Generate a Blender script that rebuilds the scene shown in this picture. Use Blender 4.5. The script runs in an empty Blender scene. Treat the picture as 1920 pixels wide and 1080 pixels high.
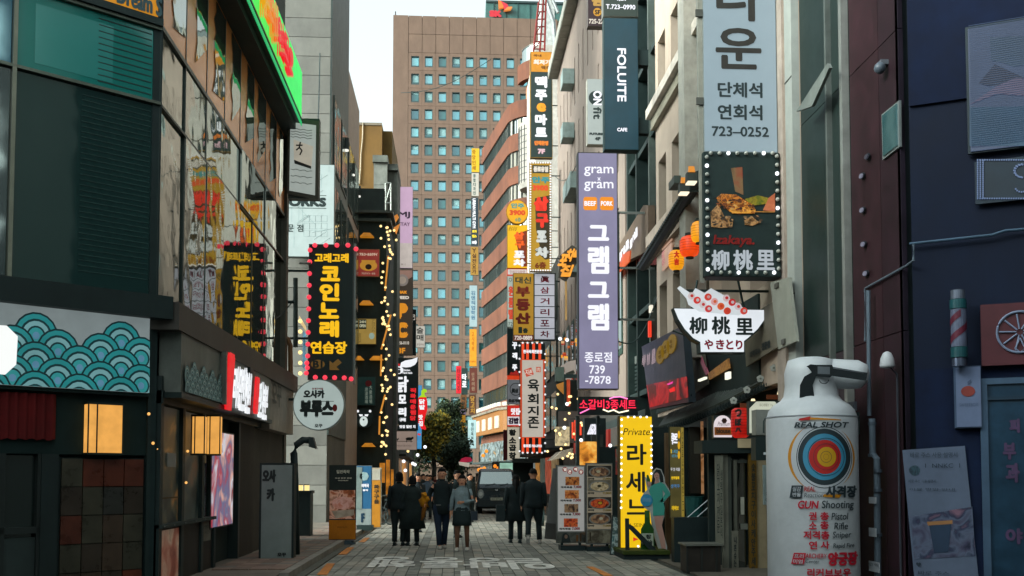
import bpy, bmesh, math, random
from mathutils import Vector, Matrix
R = math.radians
random.seed(7)
S = bpy.context.scene
COL = S.collection

# ------------------------------------------------------------------ camera, sky, sun, exposure
CAM_H, FPX, YAW, TILT, SHY = 1.62, 1900.0, R(3.31), R(3.0), 253 / 1920
cd = bpy.data.cameras.new('camera'); cam = bpy.data.objects.new('camera', cd); COL.objects.link(cam)
cd.sensor_width = 36; cd.lens = FPX / 1920 * 36; cd.shift_y = SHY; cd.clip_start = .1; cd.clip_end = 3000
cam.location = (0, 0, CAM_H); cam.rotation_euler = (R(90) + TILT, 0, -YAW); S.camera = cam
EXPO = .8
S.view_settings.view_transform = 'Standard'; S.view_settings.look = 'None'
S.view_settings.exposure = EXPO; S.view_settings.gamma = 1
S.view_settings.use_curve_mapping = False
S.cycles.max_bounces = 5; S.cycles.diffuse_bounces = 3; S.cycles.glossy_bounces = 4
S.cycles.sample_clamp_indirect = 4; S.cycles.use_denoising = True
SUN_EL, SUN_AZ = R(24), R(-112)      # low sun to the left and slightly behind the camera (az from +Y towards +X)
W = bpy.data.worlds.new('World'); S.world = W; W.use_nodes = True
nt = W.node_tree; nt.nodes.clear()
o_ = nt.nodes.new('ShaderNodeOutputWorld'); bg = nt.nodes.new('ShaderNodeBackground'); sk = nt.nodes.new('ShaderNodeTexSky')
hs = nt.nodes.new('ShaderNodeHueSaturation')
sk.sky_type = 'NISHITA'; sk.sun_disc = False; sk.sun_elevation = SUN_EL; sk.sun_rotation = SUN_AZ
sk.air_density = 1.0; sk.dust_density = 6.0; sk.ozone_density = 1.0
hs.inputs['Saturation'].default_value = .12; hs.inputs['Value'].default_value = 1.85
bg.inputs['Strength'].default_value = .15
tn = nt.nodes.new('ShaderNodeMix'); tn.data_type = 'RGBA'; tn.blend_type = 'MULTIPLY'; tn.inputs[0].default_value = 1; tn.inputs[7].default_value = (.9, 1, .99, 1)
nt.links.new(sk.outputs[0], hs.inputs['Color']); nt.links.new(hs.outputs[0], tn.inputs[6]); nt.links.new(tn.outputs[2], bg.inputs[0]); nt.links.new(bg.outputs[0], o_.inputs[0])
sl = bpy.data.lights.new('sun', 'SUN'); sl.energy = 0.7; sl.angle = R(12); sl.color = (1, .87, .74)
sun = bpy.data.objects.new('sun', sl); COL.objects.link(sun)
sd = Vector((math.sin(SUN_AZ) * math.cos(SUN_EL), math.cos(SUN_AZ) * math.cos(SUN_EL), math.sin(SUN_EL)))
sun.rotation_euler = sd.to_track_quat('Z', 'Y').to_euler(); sun.location = (-30, 0, 60)

# ------------------------------------------------------------------ pixel -> world measuring helpers
_M = Matrix.Rotation(-YAW, 3, 'Z') @ Matrix.Rotation(R(90) + TILT, 3, 'X')
C0 = Vector((0, 0, CAM_H))
def ray(u, v): return _M @ Vector(((u - 960) / FPX, -(v - 793) / FPX, -1))
def at(u, v, Y): d = ray(u, v); return C0 + d * (Y / d.y)
def atX(u, v, X): d = ray(u, v); return C0 + d * (X / d.x)
def atZ(u, v, z=0.): d = ray(u, v); return C0 + d * ((z - CAM_H) / d.z)

# ------------------------------------------------------------------ materials
def lin(h):
    if isinstance(h, str): h = [int(h[i:i + 2], 16) / 255 for i in (0, 2, 4)]
    return tuple((c / 12.92 if c <= .04045 else ((c + .055) / 1.055) ** 2.4) for c in h)
_mc = {}
def mat(h, rough=.7, metal=0, var=.18, scale=3., bump=0., spec=.3, stretch=None, name='surface', shadow_lift=1.):
    """a plain painted / mineral surface: base colour with soft grime and fine relief"""
    k = ('m', h, rough, metal, var, scale, bump, spec, stretch, shadow_lift)
    if k in _mc: return _mc[k]
    m = bpy.data.materials.new(name + '_' + str(h)); m.use_nodes = True; t = m.node_tree; N = t.nodes; L = t.links
    p = N['Principled BSDF']; c = lin(h); f_ = shadow_lift * max(0., 1 - max(c) * 14)      # teal lift put into dark colours in place of lifted shadow tones
    c = tuple(x + y * f_ for x, y in zip(c, (.010, .022, .021)))
    p.inputs['Roughness'].default_value = rough; p.inputs['Metallic'].default_value = metal
    p.inputs['Specular IOR Level'].default_value = spec
    p.inputs['Base Color'].default_value = (*c, 1)
    if var or bump:
        tc = N.new('ShaderNodeTexCoord'); mp = N.new('ShaderNodeMapping'); L.new(tc.outputs['Object'], mp.inputs[0])
        if stretch: mp.inputs['Scale'].default_value = stretch
        n = N.new('ShaderNodeTexNoise'); n.inputs['Scale'].default_value = scale; n.inputs['Detail'].default_value = 6; n.inputs['Roughness'].default_value = .65
        L.new(mp.outputs[0], n.inputs['Vector'])
        mr = N.new('ShaderNodeMapRange'); mr.inputs[1].default_value = .3; mr.inputs[2].default_value = .7
        mr.inputs[3].default_value = 1 - var * 1.3; mr.inputs[4].default_value = 1 + var * .8
        L.new(n.outputs[0], mr.inputs[0])
        oi = N.new('ShaderNodeObjectInfo'); m2 = N.new('ShaderNodeMapRange'); m2.inputs[3].default_value = 1 - var * .35; m2.inputs[4].default_value = 1 + var * .35
        L.new(oi.outputs['Random'], m2.inputs[0])
        mu = N.new('ShaderNodeMath'); mu.operation = 'MULTIPLY'; L.new(mr.outputs[0], mu.inputs[0]); L.new(m2.outputs[0], mu.inputs[1])
        ge = N.new('ShaderNodeNewGeometry'); mp3 = N.new('ShaderNodeMapping'); mp3.inputs['Scale'].default_value = (1, 1, .35); L.new(ge.outputs['Position'], mp3.inputs[0])
        n3 = N.new('ShaderNodeTexNoise'); n3.inputs['Scale'].default_value = .9; n3.inputs['Detail'].default_value = 7; n3.inputs['Roughness'].default_value = .7; L.new(mp3.outputs[0], n3.inputs['Vector'])
        m4 = N.new('ShaderNodeMapRange'); m4.inputs[1].default_value = .32; m4.inputs[2].default_value = .68; m4.inputs[3].default_value = 1 - min(.3, var * 1.3); m4.inputs[4].default_value = 1 + min(.2, var * .7); L.new(n3.outputs[0], m4.inputs[0])
        mu2 = N.new('ShaderNodeMath'); mu2.operation = 'MULTIPLY'; L.new(mu.outputs[0], mu2.inputs[0]); L.new(m4.outputs[0], mu2.inputs[1]); mu = mu2
        vm = N.new('ShaderNodeVectorMath'); vm.operation = 'SCALE'; vm.inputs[0].default_value = c
        L.new(mu.outputs[0], vm.inputs['Scale']); L.new(vm.outputs[0], p.inputs['Base Color'])
        rr = N.new('ShaderNodeMapRange'); rr.inputs[3].default_value = max(.02, rough - .12); rr.inputs[4].default_value = min(1, rough + .15)
        L.new(n.outputs[0], rr.inputs[0]); L.new(rr.outputs[0], p.inputs['Roughness'])
        if bump:
            n2 = N.new('ShaderNodeTexNoise'); n2.inputs['Scale'].default_value = scale * 9; n2.inputs['Detail'].default_value = 4
            L.new(mp.outputs[0], n2.inputs['Vector'])
            b = N.new('ShaderNodeBump'); b.inputs['Strength'].default_value = bump; b.inputs['Distance'].default_value = .02
            L.new(n2.outputs[0], b.inputs['Height']); L.new(b.outputs[0], p.inputs['Normal'])
    _mc[k] = m; return m
def lit(h, k=1., base=.25, var=.12, scale=2.5):
    """a lamp or a back-lit sign face; k=1 shows about the given colour"""
    key = ('e', h, k, base, var)
    if key in _mc: return _mc[key]
    m = bpy.data.materials.new('lit_' + str(h)); m.use_nodes = True; t = m.node_tree; N = t.nodes; L = t.links
    p = N['Principled BSDF']; c = lin(h)
    p.inputs['Base Color'].default_value = (*[x * base for x in c], 1); p.inputs['Roughness'].default_value = .45
    p.inputs['Emission Color'].default_value = (*c, 1); st = k / 2 ** EXPO
    p.inputs['Emission Strength'].default_value = st
    if var:
        tc = N.new('ShaderNodeTexCoord'); n = N.new('ShaderNodeTexNoise'); n.inputs['Scale'].default_value = scale; n.inputs['Detail'].default_value = 3
        n.inputs['Roughness'].default_value = .6; n.inputs['Detail'].default_value = 5; L.new(tc.outputs['Object'], n.inputs['Vector']); mr = N.new('ShaderNodeMapRange')
        mr.inputs[1].default_value = .3; mr.inputs[2].default_value = .7; mr.inputs[3].default_value = st * (1 - var * 1.7); mr.inputs[4].default_value = st * (1 + var)
        L.new(n.outputs[0], mr.inputs[0]); L.new(mr.outputs[0], p.inputs['Emission Strength'])
    _mc[key] = m; return m
def glass(h='0c1a1b', refl=.5, rough=.03, wav=.012, tint='c8d4d2'):
    key = ('g', h, refl, rough, wav, tint)
    if key in _mc: return _mc[key]
    m = bpy.data.materials.new('glass_' + h); m.use_nodes = True; t = m.node_tree; N = t.nodes; L = t.links
    p = N['Principled BSDF']; p.inputs['Base Color'].default_value = (*lin(h), 1); p.inputs['Roughness'].default_value = rough
    p.inputs['Specular IOR Level'].default_value = .8
    g = N.new('ShaderNodeBsdfGlossy'); g.inputs['Roughness'].default_value = rough; g.inputs['Color'].default_value = (*lin(tint), 1)
    mx = N.new('ShaderNodeMixShader'); mx.inputs[0].default_value = refl
    tc = N.new('ShaderNodeTexCoord'); oi = N.new('ShaderNodeObjectInfo'); av = N.new('ShaderNodeVectorMath'); av.operation = 'ADD'
    L.new(tc.outputs['Object'], av.inputs[0]); sc = N.new('ShaderNodeMath'); sc.operation = 'MULTIPLY'; sc.inputs[1].default_value = 40
    L.new(oi.outputs['Random'], sc.inputs[0]); L.new(sc.outputs[0], av.inputs[1])
    n = N.new('ShaderNodeTexNoise'); n.inputs['Scale'].default_value = 1.1; n.inputs['Detail'].default_value = 2; L.new(av.outputs[0], n.inputs['Vector'])
    b = N.new('ShaderNodeBump'); b.inputs['Strength'].default_value = 1; b.inputs['Distance'].default_value = wav
    L.new(n.outputs[0], b.inputs['Height']); L.new(b.outputs[0], g.inputs['Normal']); L.new(b.outputs[0], p.inputs['Normal'])
    L.new(p.outputs[0], mx.inputs[1]); L.new(g.outputs[0], mx.inputs[2]); L.new(mx.outputs[0], N['Material Output'].inputs[0])
    _mc[key] = m; return m
def photo(cols, scale=6., emit=0., seed=0, det=4, dist=.6):
    """printed photograph: mottled colours"""
    key = ('p', tuple(cols), scale, emit, seed)
    if key in _mc: return _mc[key]
    m = bpy.data.materials.new('print'); m.use_nodes = True; t = m.node_tree; N = t.nodes; L = t.links; p = N['Principled BSDF']
    p.inputs['Roughness'].default_value = .35
    tc = N.new('ShaderNodeTexCoord'); mp = N.new('ShaderNodeMapping'); mp.inputs['Location'].default_value = (seed * 3.1, seed * 1.7, seed)
    L.new(tc.outputs['Object'], mp.inputs[0]); n = N.new('ShaderNodeTexNoise'); n.inputs['Scale'].default_value = scale; n.inputs['Detail'].default_value = det
    n.inputs['Distortion'].default_value = dist; L.new(mp.outputs[0], n.inputs['Vector'])
    cr = N.new('ShaderNodeValToRGB'); L.new(n.outputs[0], cr.inputs[0]); e = cr.color_ramp.elements
    while len(e) < len(cols): e.new(.5)
    for i, c in enumerate(cols):
        e[i].position = .3 + .4 * i / max(1, len(cols) - 1); e[i].color = (*lin(c), 1)
    L.new(cr.outputs[0], p.inputs['Base Color'])
    if emit:
        L.new(cr.outputs[0], p.inputs['Emission Color']); p.inputs['Emission Strength'].default_value = emit / 2 ** EXPO
    _mc[key] = m; return m

# ------------------------------------------------------------------ mesh builder
class MB:
    def __init__(s): s.v = []; s.f = []
    def add(s, vs, fs):
        b = len(s.v); s.v += [tuple(x) for x in vs]; s.f += [tuple(b + i for i in f) for f in fs]; return s
    def box(s, x0, x1, y0, y1, z0, z1):
        if x0 > x1: x0, x1 = x1, x0
        if y0 > y1: y0, y1 = y1, y0
        if z0 > z1: z0, z1 = z1, z0
        return s.add([(x0, y0, z0), (x1, y0, z0), (x1, y1, z0), (x0, y1, z0), (x0, y0, z1), (x1, y0, z1), (x1, y1, z1), (x0, y1, z1)],
                     [(0, 3, 2, 1), (4, 5, 6, 7), (0, 1, 5, 4), (1, 2, 6, 5), (2, 3, 7, 6), (3, 0, 4, 7)])
    def prism(s, pts, y0, y1):
        """outline pts (x,z) in the local front plane, thickness y0..y1"""
        n = len(pts)
        ar = sum(pts[i][0] * pts[(i + 1) % n][1] - pts[(i + 1) % n][0] * pts[i][1] for i in range(n))
        if ar < 0: pts = pts[::-1]
        vs = [(x, y0, z) for x, z in pts] + [(x, y1, z) for x, z in pts]
        return s.add(vs, [tuple(range(n)), tuple(range(2 * n - 1, n - 1, -1))] + [(i, i + n, (i + 1) % n + n, (i + 1) % n) for i in range(n)])
    def tube(s, pts, r, n=8, r1=None, cap=True):
        pts = [Vector(p) for p in pts]; N = len(pts); b = len(s.v)
        rs = r if isinstance(r, (list, tuple)) else [r + ((r1 if r1 is not None else r) - r) * i / max(1, N - 1) for i in range(N)]
        for i, p in enumerate(pts):
            t = (pts[min(i + 1, N - 1)] - pts[max(i - 1, 0)]).normalized()
            up = Vector((0, 0, 1)) if abs(t.z) < .9 else Vector((1, 0, 0))
            a = t.cross(up).normalized(); c = a.cross(t)
            rr = rs[i]; ra, rb = rr if isinstance(rr, tuple) else (rr, rr)
            for k in range(n):
                q = p + a * math.cos(2 * math.pi * k / n) * ra + c * math.sin(2 * math.pi * k / n) * rb; s.v.append(tuple(q))
        for i in range(N - 1):
            for k in range(n):
                s.f.append((b + i * n + k, b + (i + 1) * n + k, b + (i + 1) * n + (k + 1) % n, b + i * n + (k + 1) % n))
        if cap: s.f.append(tuple(b + k for k in range(n))); s.f.append(tuple(b + (N - 1) * n + k for k in range(n - 1, -1, -1)))
        return s
    def lathe(s, prof, n=24, c=(0, 0, 0), sy=1.):
        b = len(s.v); m = len(prof)
        for r, z in prof:
            for k in range(n):
                a = 2 * math.pi * k / n; s.v.append((c[0] + r * math.cos(a), c[1] + r * math.sin(a) * sy, c[2] + z))
        for i in range(m - 1):
            for k in range(n): s.f.append((b + i * n + k, b + i * n + (k + 1) % n, b + (i + 1) * n + (k + 1) % n, b + (i + 1) * n + k))
        s.f.append(tuple(b + k for k in range(n - 1, -1, -1))); s.f.append(tuple(b + (m - 1) * n + k for k in range(n)))
        return s
    def ball(s, c, r, n=10, rz=None, ry=None):
        rz = rz or r; ry = ry or r; m = max(4, n // 2)
        return s.lathe([(max(1e-4, r * math.sin(math.pi * i / m)), -rz * math.cos(math.pi * i / m)) for i in range(m + 1)], n, c, ry / r)
    def disc(s, x, z, r, y0, y1, n=20, rz=None):
        rz = rz or r
        return s.prism([(x + r * math.cos(2 * math.pi * k / n), z + rz * math.sin(2 * math.pi * k / n)) for k in range(n)], y0, y1)
    def mesh(s, name, m, smooth=False):
        me = bpy.data.meshes.new(name); me.from_pydata(s.v, [], s.f); me.update()
        if m: me.materials.append(m)
        if smooth:
            for p in me.polygons: p.use_smooth = True
        return me

def link(name, me, parent=None, loc=None):
    o = bpy.data.objects.new(name, me); COL.objects.link(o)
    if parent is not None: o.parent = parent.e if isinstance(parent, Thing) else parent
    if loc is not None: o.location = loc
    return o
class Thing:
    """an Empty at the thing's base; local x runs to the right as seen from the street, y into the thing, z up"""
    def __init__(s, name, label, cat, O=(0, 0, 0), a=0., group=None, kind=None):
        s.e = bpy.data.objects.new(name, None); COL.objects.link(s.e); s.O = Vector(O); s.a = a
        s.e.location = s.O; s.e.rotation_euler = (0, 0, a); s.e.empty_display_size = .2
        s.e['label'] = label; s.e['category'] = cat
        if group: s.e['group'] = group
        if kind: s.e['kind'] = kind
        s.ex = Vector((math.cos(a), math.sin(a), 0)); s.ey = Vector((-math.sin(a), math.cos(a), 0))
    def p(s, u, v, y=0.):
        d = ray(u, v); o = s.O + s.ey * y; t = (o - C0).dot(s.ey) / d.dot(s.ey); P = C0 + d * t
        return (P - o).dot(s.ex), P.z - s.O.z
    def part(s, name, mb, m, parent=None, smooth=False, label=None, kind=None):
        if not mb.v: return None
        o = link(name, mb.mesh(name, m, smooth), parent or s)
        if label: o['label'] = label
        if kind: o['kind'] = kind
        return o
    def rect(s, name, u0, v0, u1, v1, m, y0=-.01, y1=0., parent=None, label=None):
        x0, _ = s.p(u0, (v0 + v1) / 2); x1, _ = s.p(u1, (v0 + v1) / 2); _, z0 = s.p((u0 + u1) / 2, v0); _, z1 = s.p((u0 + u1) / 2, v1)
        return s.part(name, MB().box(x0, x1, y0, y1, z1, z0), m, parent, label=label)
    def poly(s, name, pts, m, y0=-.01, y1=0., parent=None):
        return s.part(name, MB().prism([s.p(*q) for q in pts], y0, y1), m, parent)
def single(name, label, cat, mb, m, O=(0, 0, 0), a=0, group=None, kind=None, smooth=False):
    o = link(name, mb.mesh(name, m, smooth), None, O); o.rotation_euler = (0, 0, a)
    if label: o['label'] = label
    if cat: o['category'] = cat
    if group: o['group'] = group
    if kind: o['kind'] = kind
    return o
def insts(name, me, parent, locs, rot=None, objs=None):
    out = []
    for i, l in enumerate(locs):
        o = link(name, me, parent, l)
        if rot: o.rotation_euler = rot
        out.append(o)
    return out

# ------------------------------------------------------------------ lettering
_gc = {}
def preload(keys):
    """all strings set in one text object, one per line, then cut apart (much faster than one object each)"""
    c = bpy.data.curves.new('glyphs', 'FONT'); c.body = '\n'.join(keys); c.size = 1; c.space_line = 3; c.resolution_u = 3
    o = bpy.data.objects.new('glyphs', c); m = bpy.data.meshes.new_from_object(o)
    V = [(v.co.x, v.co.y) for v in m.vertices]; b = {}
    import collections
    step = None; k1 = bpy.data.curves.new('g1', 'FONT'); k1.body = 'l\nl'; k1.size = 1; k1.space_line = 3; o1 = bpy.data.objects.new('g1', k1); m1 = bpy.data.meshes.new_from_object(o1)
    ys = sorted(v.co.y for v in m1.vertices); step = max(ys) - max(y for y in ys if y < (max(ys) + min(ys)) / 2)
    for p in m.polygons:
        vs = tuple(p.vertices); yc = sum(V[i][1] for i in vs) / len(vs); b.setdefault(round((.35 - yc) / step), []).append(vs)
    for r, t in enumerate(keys):
        fs = b.get(r, [])
        if not fs: continue
        ids = sorted({i for f in fs for i in f}); mp = {i: j for j, i in enumerate(ids)}; P = [V[i] for i in ids]
        x0 = min(v[0] for v in P); x1 = max(v[0] for v in P); y0 = min(v[1] for v in P); y1 = max(v[1] for v in P)
        _gc[t] = ([((x - x0) / max(1e-6, x1 - x0), (y - y0) / max(1e-6, y1 - y0)) for x, y in P], [tuple(mp[i] for i in f) for f in fs])
    for x in (o, o1): bpy.data.objects.remove(x)
    for x in (c, k1): bpy.data.curves.remove(x)
    for x in (m, m1): bpy.data.meshes.remove(x)
def glyph(t):
    if t in _gc: return _gc[t]
    c = bpy.data.curves.new('glyphs', 'FONT'); c.body = t; c.size = 1; c.resolution_u = 3 if len(t) < 9 else 2
    o = bpy.data.objects.new('glyphs', c); m = bpy.data.meshes.new_from_object(o)
    vs = [(v.co.x, v.co.y) for v in m.vertices]; fs = [tuple(p.vertices) for p in m.polygons]
    bpy.data.objects.remove(o); bpy.data.curves.remove(c); bpy.data.meshes.remove(m)
    if not vs: vs = [(0, 0), (1, 1)]; fs = []
    x0 = min(v[0] for v in vs); x1 = max(v[0] for v in vs); y0 = min(v[1] for v in vs); y1 = max(v[1] for v in vs)
    r = ([((x - x0) / max(1e-6, x1 - x0), (y - y0) / max(1e-6, y1 - y0)) for x, y in vs], fs); _gc[t] = r; return r
preload(["!", "& (", "-7878", "01", "1", "1  NNKC  1", "10층", "24H", "3900", "3F", "4,5F", "4F", "6층", "7,000", "72", "720-0889", "723–0252", "725-22", "739", "7F", "82 4716", "ARCHERY", "B1", "BEEF", "BOBBY N", "C", "CAFE", "Center", "Chicken", "Dream S", "F", "FOLUITE", "FUTURE", "G", "GUN", "Hand made", "Izakaya.", "LA SEINE", "LEGUME", "MAX", "MJ", "O", "ON", "OPEN", "ORKS", "P", "PORK", "PREMIUM", "Pistol", "Premium", "Premium Cafe & Dining", "Private", "REAL", "REAL SHOT", "Rapid Fire", "Reaction", "Rifle", "SF", "SK", "SPEED", "STAY", "SWEETBOX", "Shooting", "Sniper", "T.723–0990", "T.8656-0110", "URBAN MULTI GYM", "Y", "a", "blouse", "e", "fit", "g", "gram", "m", "r", "x", "~", "~~", "℄", "♥", "おいしい店", "き", "つ", "と", "の", "ぼ", "や", "り", "ア", "アルコールカクテイ", "アルマイト・ホル", "カ", "ス", "セ", "タ", "ツ", "ハ", "ム", "メ", "八", "合", "吉", "場", "大", "柳", "桃", "浪", "漫", "眞", "眞삼", "眞삼거리", "肉", "衆", "酒", "里", "가", "가락국수", "갈비탕", "감", "객", "거", "고", "고래고래", "곱", "과", "구", "구이", "국내", "권", "그", "김", "김밥", "꼬", "꾸", "노", "느", "는", "니", "단체모임환영", "단체석", "단체예약환영합니다", "단체환영", "닭", "당", "대신", "동", "디", "라", "라이브", "래", "램", "로", "루", "루브르", "룸", "르", "리", "리커브보우", "마", "맛", "맛집", "맛집 일번 지", "매", "맥", "맥주", "면", "모", "무 한 리필", "문", "미엄", "미역국", "민혁", "바", "바로 주스", "바로 주스 사용 설명서", "반동", "발", "방", "별", "본", "부", "부루스", "분", "불", "브", "사", "사격장", "산", "삼", "생", "생맥주", "성", "세", "세트메뉴", "소", "소갈비3종세트", "쇄", "수", "숙성 한우 전문", "술", "숯", "슈", "스페셜", "시", "시간", "식", "실", "실감", "실내", "안", "안주", "안주일체", "앙", "앤", "야", "양궁장", "얼", "업", "연", "연습장", "연회석", "영업", "오꾸", "오사", "오사카", "옥", "요", "요가", "운", "원", "육", "음", "의", "이", "이슬", "이용 방법 안내", "인", "일", "일판족락", "자", "장", "저격총", "전", "전문점", "점", "정식", "제육볶음", "조개구이집", "존", "종", "종로유일", "종로점", "종로점 723-3722", "주", "중", "지", "지존", "직", "진", "집", "찜", "차", "참", "창", "창쉬슬", "천", "청", "총", "최저가", "층", "치", "치과", "카", "케", "코", "크", "큰", "타", "테", "텔", "통", "트", "특", "포", "포장마차", "프리", "피", "학", "한", "한국육회전문점", "합", "해", "행", "헬스", "혼", "화", "황", "회"])
def letters(mb, t, x0, x1, z0, z1, y=-.02, bold=0., shear=0., rot=0, wrap=None):
    """fit the string t into the local rectangle; bold = stroke growth in metres; rot 90 turns it clockwise, 180 upside down"""
    vs, fs = glyph(t); w = x1 - x0; h = z1 - z0
    offs = [(0, 0)] if not bold else [(math.cos(k * math.pi / 3) * bold, math.sin(k * math.pi / 3) * bold) for k in range(6)] + [(0, 0)]
    x0 += bold; z0 += bold; w -= 2 * bold; h -= 2 * bold
    for i, (dx, dz) in enumerate(offs):
        out = []
        for a, b in vs:
            if rot == 90: a, b = b, 1 - a
            elif rot == 180: a, b = 1 - a, 1 - b
            X = x0 + w * a + dx + shear * h * (b - .5); Z = z0 + h * b + dz; Yv = y - i * .0004
            out.append(wrap(X, Yv, Z) if wrap else (X, Yv, Z))
        mb.add(out, fs)
    return mb
def words(T, m, items, y=-.02, bold=0., parent=None, shear=0., name='lettering', label=None):
    """items: (text, u0, v0, u1, v1[, rot]) in pixels of the photograph on the thing's front plane"""
    mb = MB()
    for it in items:
        t, u0, v0, u1, v1 = it[:5]; x0, _ = T.p(u0, (v0 + v1) / 2); x1, _ = T.p(u1, (v0 + v1) / 2); um = (u0 + u1) / 2
        _, za = T.p(um, v1); _, zb = T.p(um, v0)
        letters(mb, t, x0, x1, za, zb, y, bold, shear, it[5] if len(it) > 5 else 0)
    return T.part(name, mb, m, parent, label=label)
def col(t, u0, u1, v0, v1, gap=.12):
    n = len(t); h = (v1 - v0) / n; g = h * gap
    return [(c, u0, v0 + i * h + g / 2, u1, v0 + (i + 1) * h - g / 2) for i, c in enumerate(t) if c != ' ']
def sign(name, label, u0, v0, u1, v1, Y=None, face=None, case=None, th=.22, bd=1.5, a=0., X=None, cat='sign', group=None, brk=None):
    O = at((u0 + u1) / 2, v1, Y) if Y else atX((u0 + u1) / 2, v1, X)
    T = Thing(name, label, cat, O, a, group)
    case = case or mat('2c3230', .5, .4)
    x0, _ = T.p(u0, (v0 + v1) / 2); x1, _ = T.p(u1, (v0 + v1) / 2); _, z1 = T.p((u0 + u1) / 2, v0)
    s = abs((x1 - x0) / (u1 - u0)); b = bd * s
    T.w = (x0, x1); T.h = z1; T.s = s
    T.part('casing', MB().box(x0, x1, 0, th, 0, z1), case)
    T.face = T.part('sign_face', MB().box(x0 + b, x1 - b, -.012, 0, b, z1 - b), face or mat('808080')) if face else None
    if brk is not None:                      # arms to the wall on the right (x of the wall) or left
        arm = MB()
        for f in (.12, .5, .88):
            arm = MB().box(x1 if brk > x1 else brk, brk if brk > x1 else x0, th * .4, th * .4 + .05, z1 * f, z1 * f + .05)
            T.part('bracket', arm, mat('3a403e', .5, .5))
    return T
_bm = {}
def bulbs(T, m, pts, r=.05, y=-.04, name='bulb', n=8):
    key = (id(m), r, n)
    if key not in _bm: _bm[key] = MB().ball((0, 0, 0), r, n).mesh('bulb', m, True)
    for u, v in pts:
        x, z = T.p(u, v); link(name, _bm[key], T, (x, y, z))
def run(u0, v0, u1, v1, n): return [(u0 + (u1 - u0) * i / (n - 1), v0 + (v1 - v0) * i / (n - 1)) for i in range(n)]

# ================================================================== THE SETTING
def structure(name, mb, m, label=None): return single(name, label, None, mb, m, kind='structure')
structure('ground', MB().add([(-900, -200, -.12), (900, -200, -.12), (900, 1800, -.12), (-900, 1800, -.12)], [(0, 1, 2, 3)]), mat('3a3c38', .9, var=.2, scale=.3))
XL, XR = -4.1, 5.5
road = structure('road', MB().box(-2.55, 5.5, -20, 130, -.1, -.018), mat('3e403a', .85, var=.3, scale=1.2, bump=.3))
# granite setts: rows run across the lane; the nearest three hundred are parts, the rest one joined part
PM = [mat(h, .72, var=.22, scale=5, bump=.25) for h in ('96958a', '8a8c82', '9e998c', '787a72')]
cols_n = 31; CW = .2; RL = .42
_pm = [MB().box(-CW / 2 + .007, CW / 2 - .007, -RL / 2 + .008, RL / 2 - .008, -.08, 0).mesh('paver', m) for m in PM]
rest = [MB() for _ in PM]; npv = 0
for r in range(0, 118):
    Y = 15.9 + r * RL
    for c in range(cols_n):
        X = -2.28 + c * CW; k = random.choices((0, 1, 2, 3), (4, 4, 2, 2))[0]
        yy = Y + (RL / 2 if c % 2 else 0); zz = random.uniform(-.004, .002)
        if c in (8, 13, 20, 25): k = 3; zz -= .006
        if npv < 300 and abs((X - 0) / Y) < .25:
            link('paver', _pm[k], road, (X, yy, zz)); npv += 1
        else: rest[k].box(X - CW / 2 + .007, X + CW / 2 - .007, yy - RL / 2 + .008, yy + RL / 2 - .008, -.08, zz)
for m, b in zip(PM, rest):
    o = link('paver_field', b.mesh('paver_field', m), road); o['kind'] = 'stuff'
far_road = structure('far_road', MB().box(-2.3, 3.95, 65.9, 130, -.05, 0), mat('77756a', .75, var=.2, scale=3))
# left pavement with kerb
pave = structure('pavement', MB().box(-6.5, -2.72, 15, 130, -.1, .085), mat('6d665c', .85, var=.2, scale=2))
kb = MB().box(-.075, .075, -.49, .49, 0, .125).mesh('kerbstone', mat('87847a', .8, bump=.3))
for i in range(34): link('kerbstone', kb, pave, (-2.64, 16.6 + i, -.015))
ptm = [MB().box(-.145, .145, -.145, .145, 0, .02).mesh('tile', mat(h, .85, bump=.2)) for h in ('806c60', '75655a', '8c7a6c', '6f6c64')]
for i in range(4):
    for j in range(52): link('tile', random.choice(ptm), pave, (-2.88 - i * .3, 17 + j * .3, .085 + random.uniform(0, .004)))
gut = structure('gutter', MB().box(-2.56, -2.4, 15, 90, -.06, .004), mat('5b5c54', .85, bump=.3))
pr_ = structure('pavement_right', MB().box(3.97, 5.6, 15, 130, -.1, .012), mat('5e5a50', .85, var=.25, bump=.3))
# paint
OM = mat('c87a28', .6, var=.3, scale=9)
for (u0, v0, u1, v1, du) in ((594, 1077, 613, 1056, 15), (634, 1039, 652, 1026, 12), (672, 1016, 684, 1008, 9), (1150, 1079, 1112, 1062, 13)):
    P = [atZ(u0, v0, .012), atZ(u0 + du * 1.3 * (1 if u0 < 1000 else -1), v0, .012), atZ(u1 + du * (1 if u0 < 1000 else -1), v1, .012), atZ(u1, v1, .012)]
    if u0 > 1000: P = P[::-1]
    mb = MB().add([(p.x, p.y, .010) for p in P] + [(p.x, p.y, .004) for p in P], [(0, 1, 2, 3), (0, 4, 5, 1), (1, 5, 6, 2), (2, 6, 7, 3), (3, 7, 4, 0)])
    o = link('road_marking', mb.mesh('road_marking', OM)); o['kind'] = 'structure'
WM = mat('d8d8d0', .7, var=.3, scale=7)
for t, u0, u1, v0, v1 in (('행', 690, 776, 1045, 1064), ('통', 786, 868, 1046, 1065), ('방', 873, 953, 1047, 1066), ('일', 959, 1046, 1048, 1068)):
    vm = (v0 + v1) / 2; A = atZ(u0, v1, 0); B = atZ(u1, v1, 0); Yn = A.y; Yf = atZ(u0, v0, 0).y; mb = MB(); vs, fs = glyph(t)
    for i, (dx, dy) in enumerate(((0, 0), (.03, .05), (-.03, -.05), (.03, -.05), (-.03, .05))):
        mb.add([(A.x + (B.x - A.x) * (1 - a) * .97 + dx, Yn + (Yf - Yn) * (1 - b) + dy, .008 + i * .0004) for a, b in vs], fs)
    o = link('road_lettering', mb.mesh('road_lettering', WM)); o['kind'] = 'structure'
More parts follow.
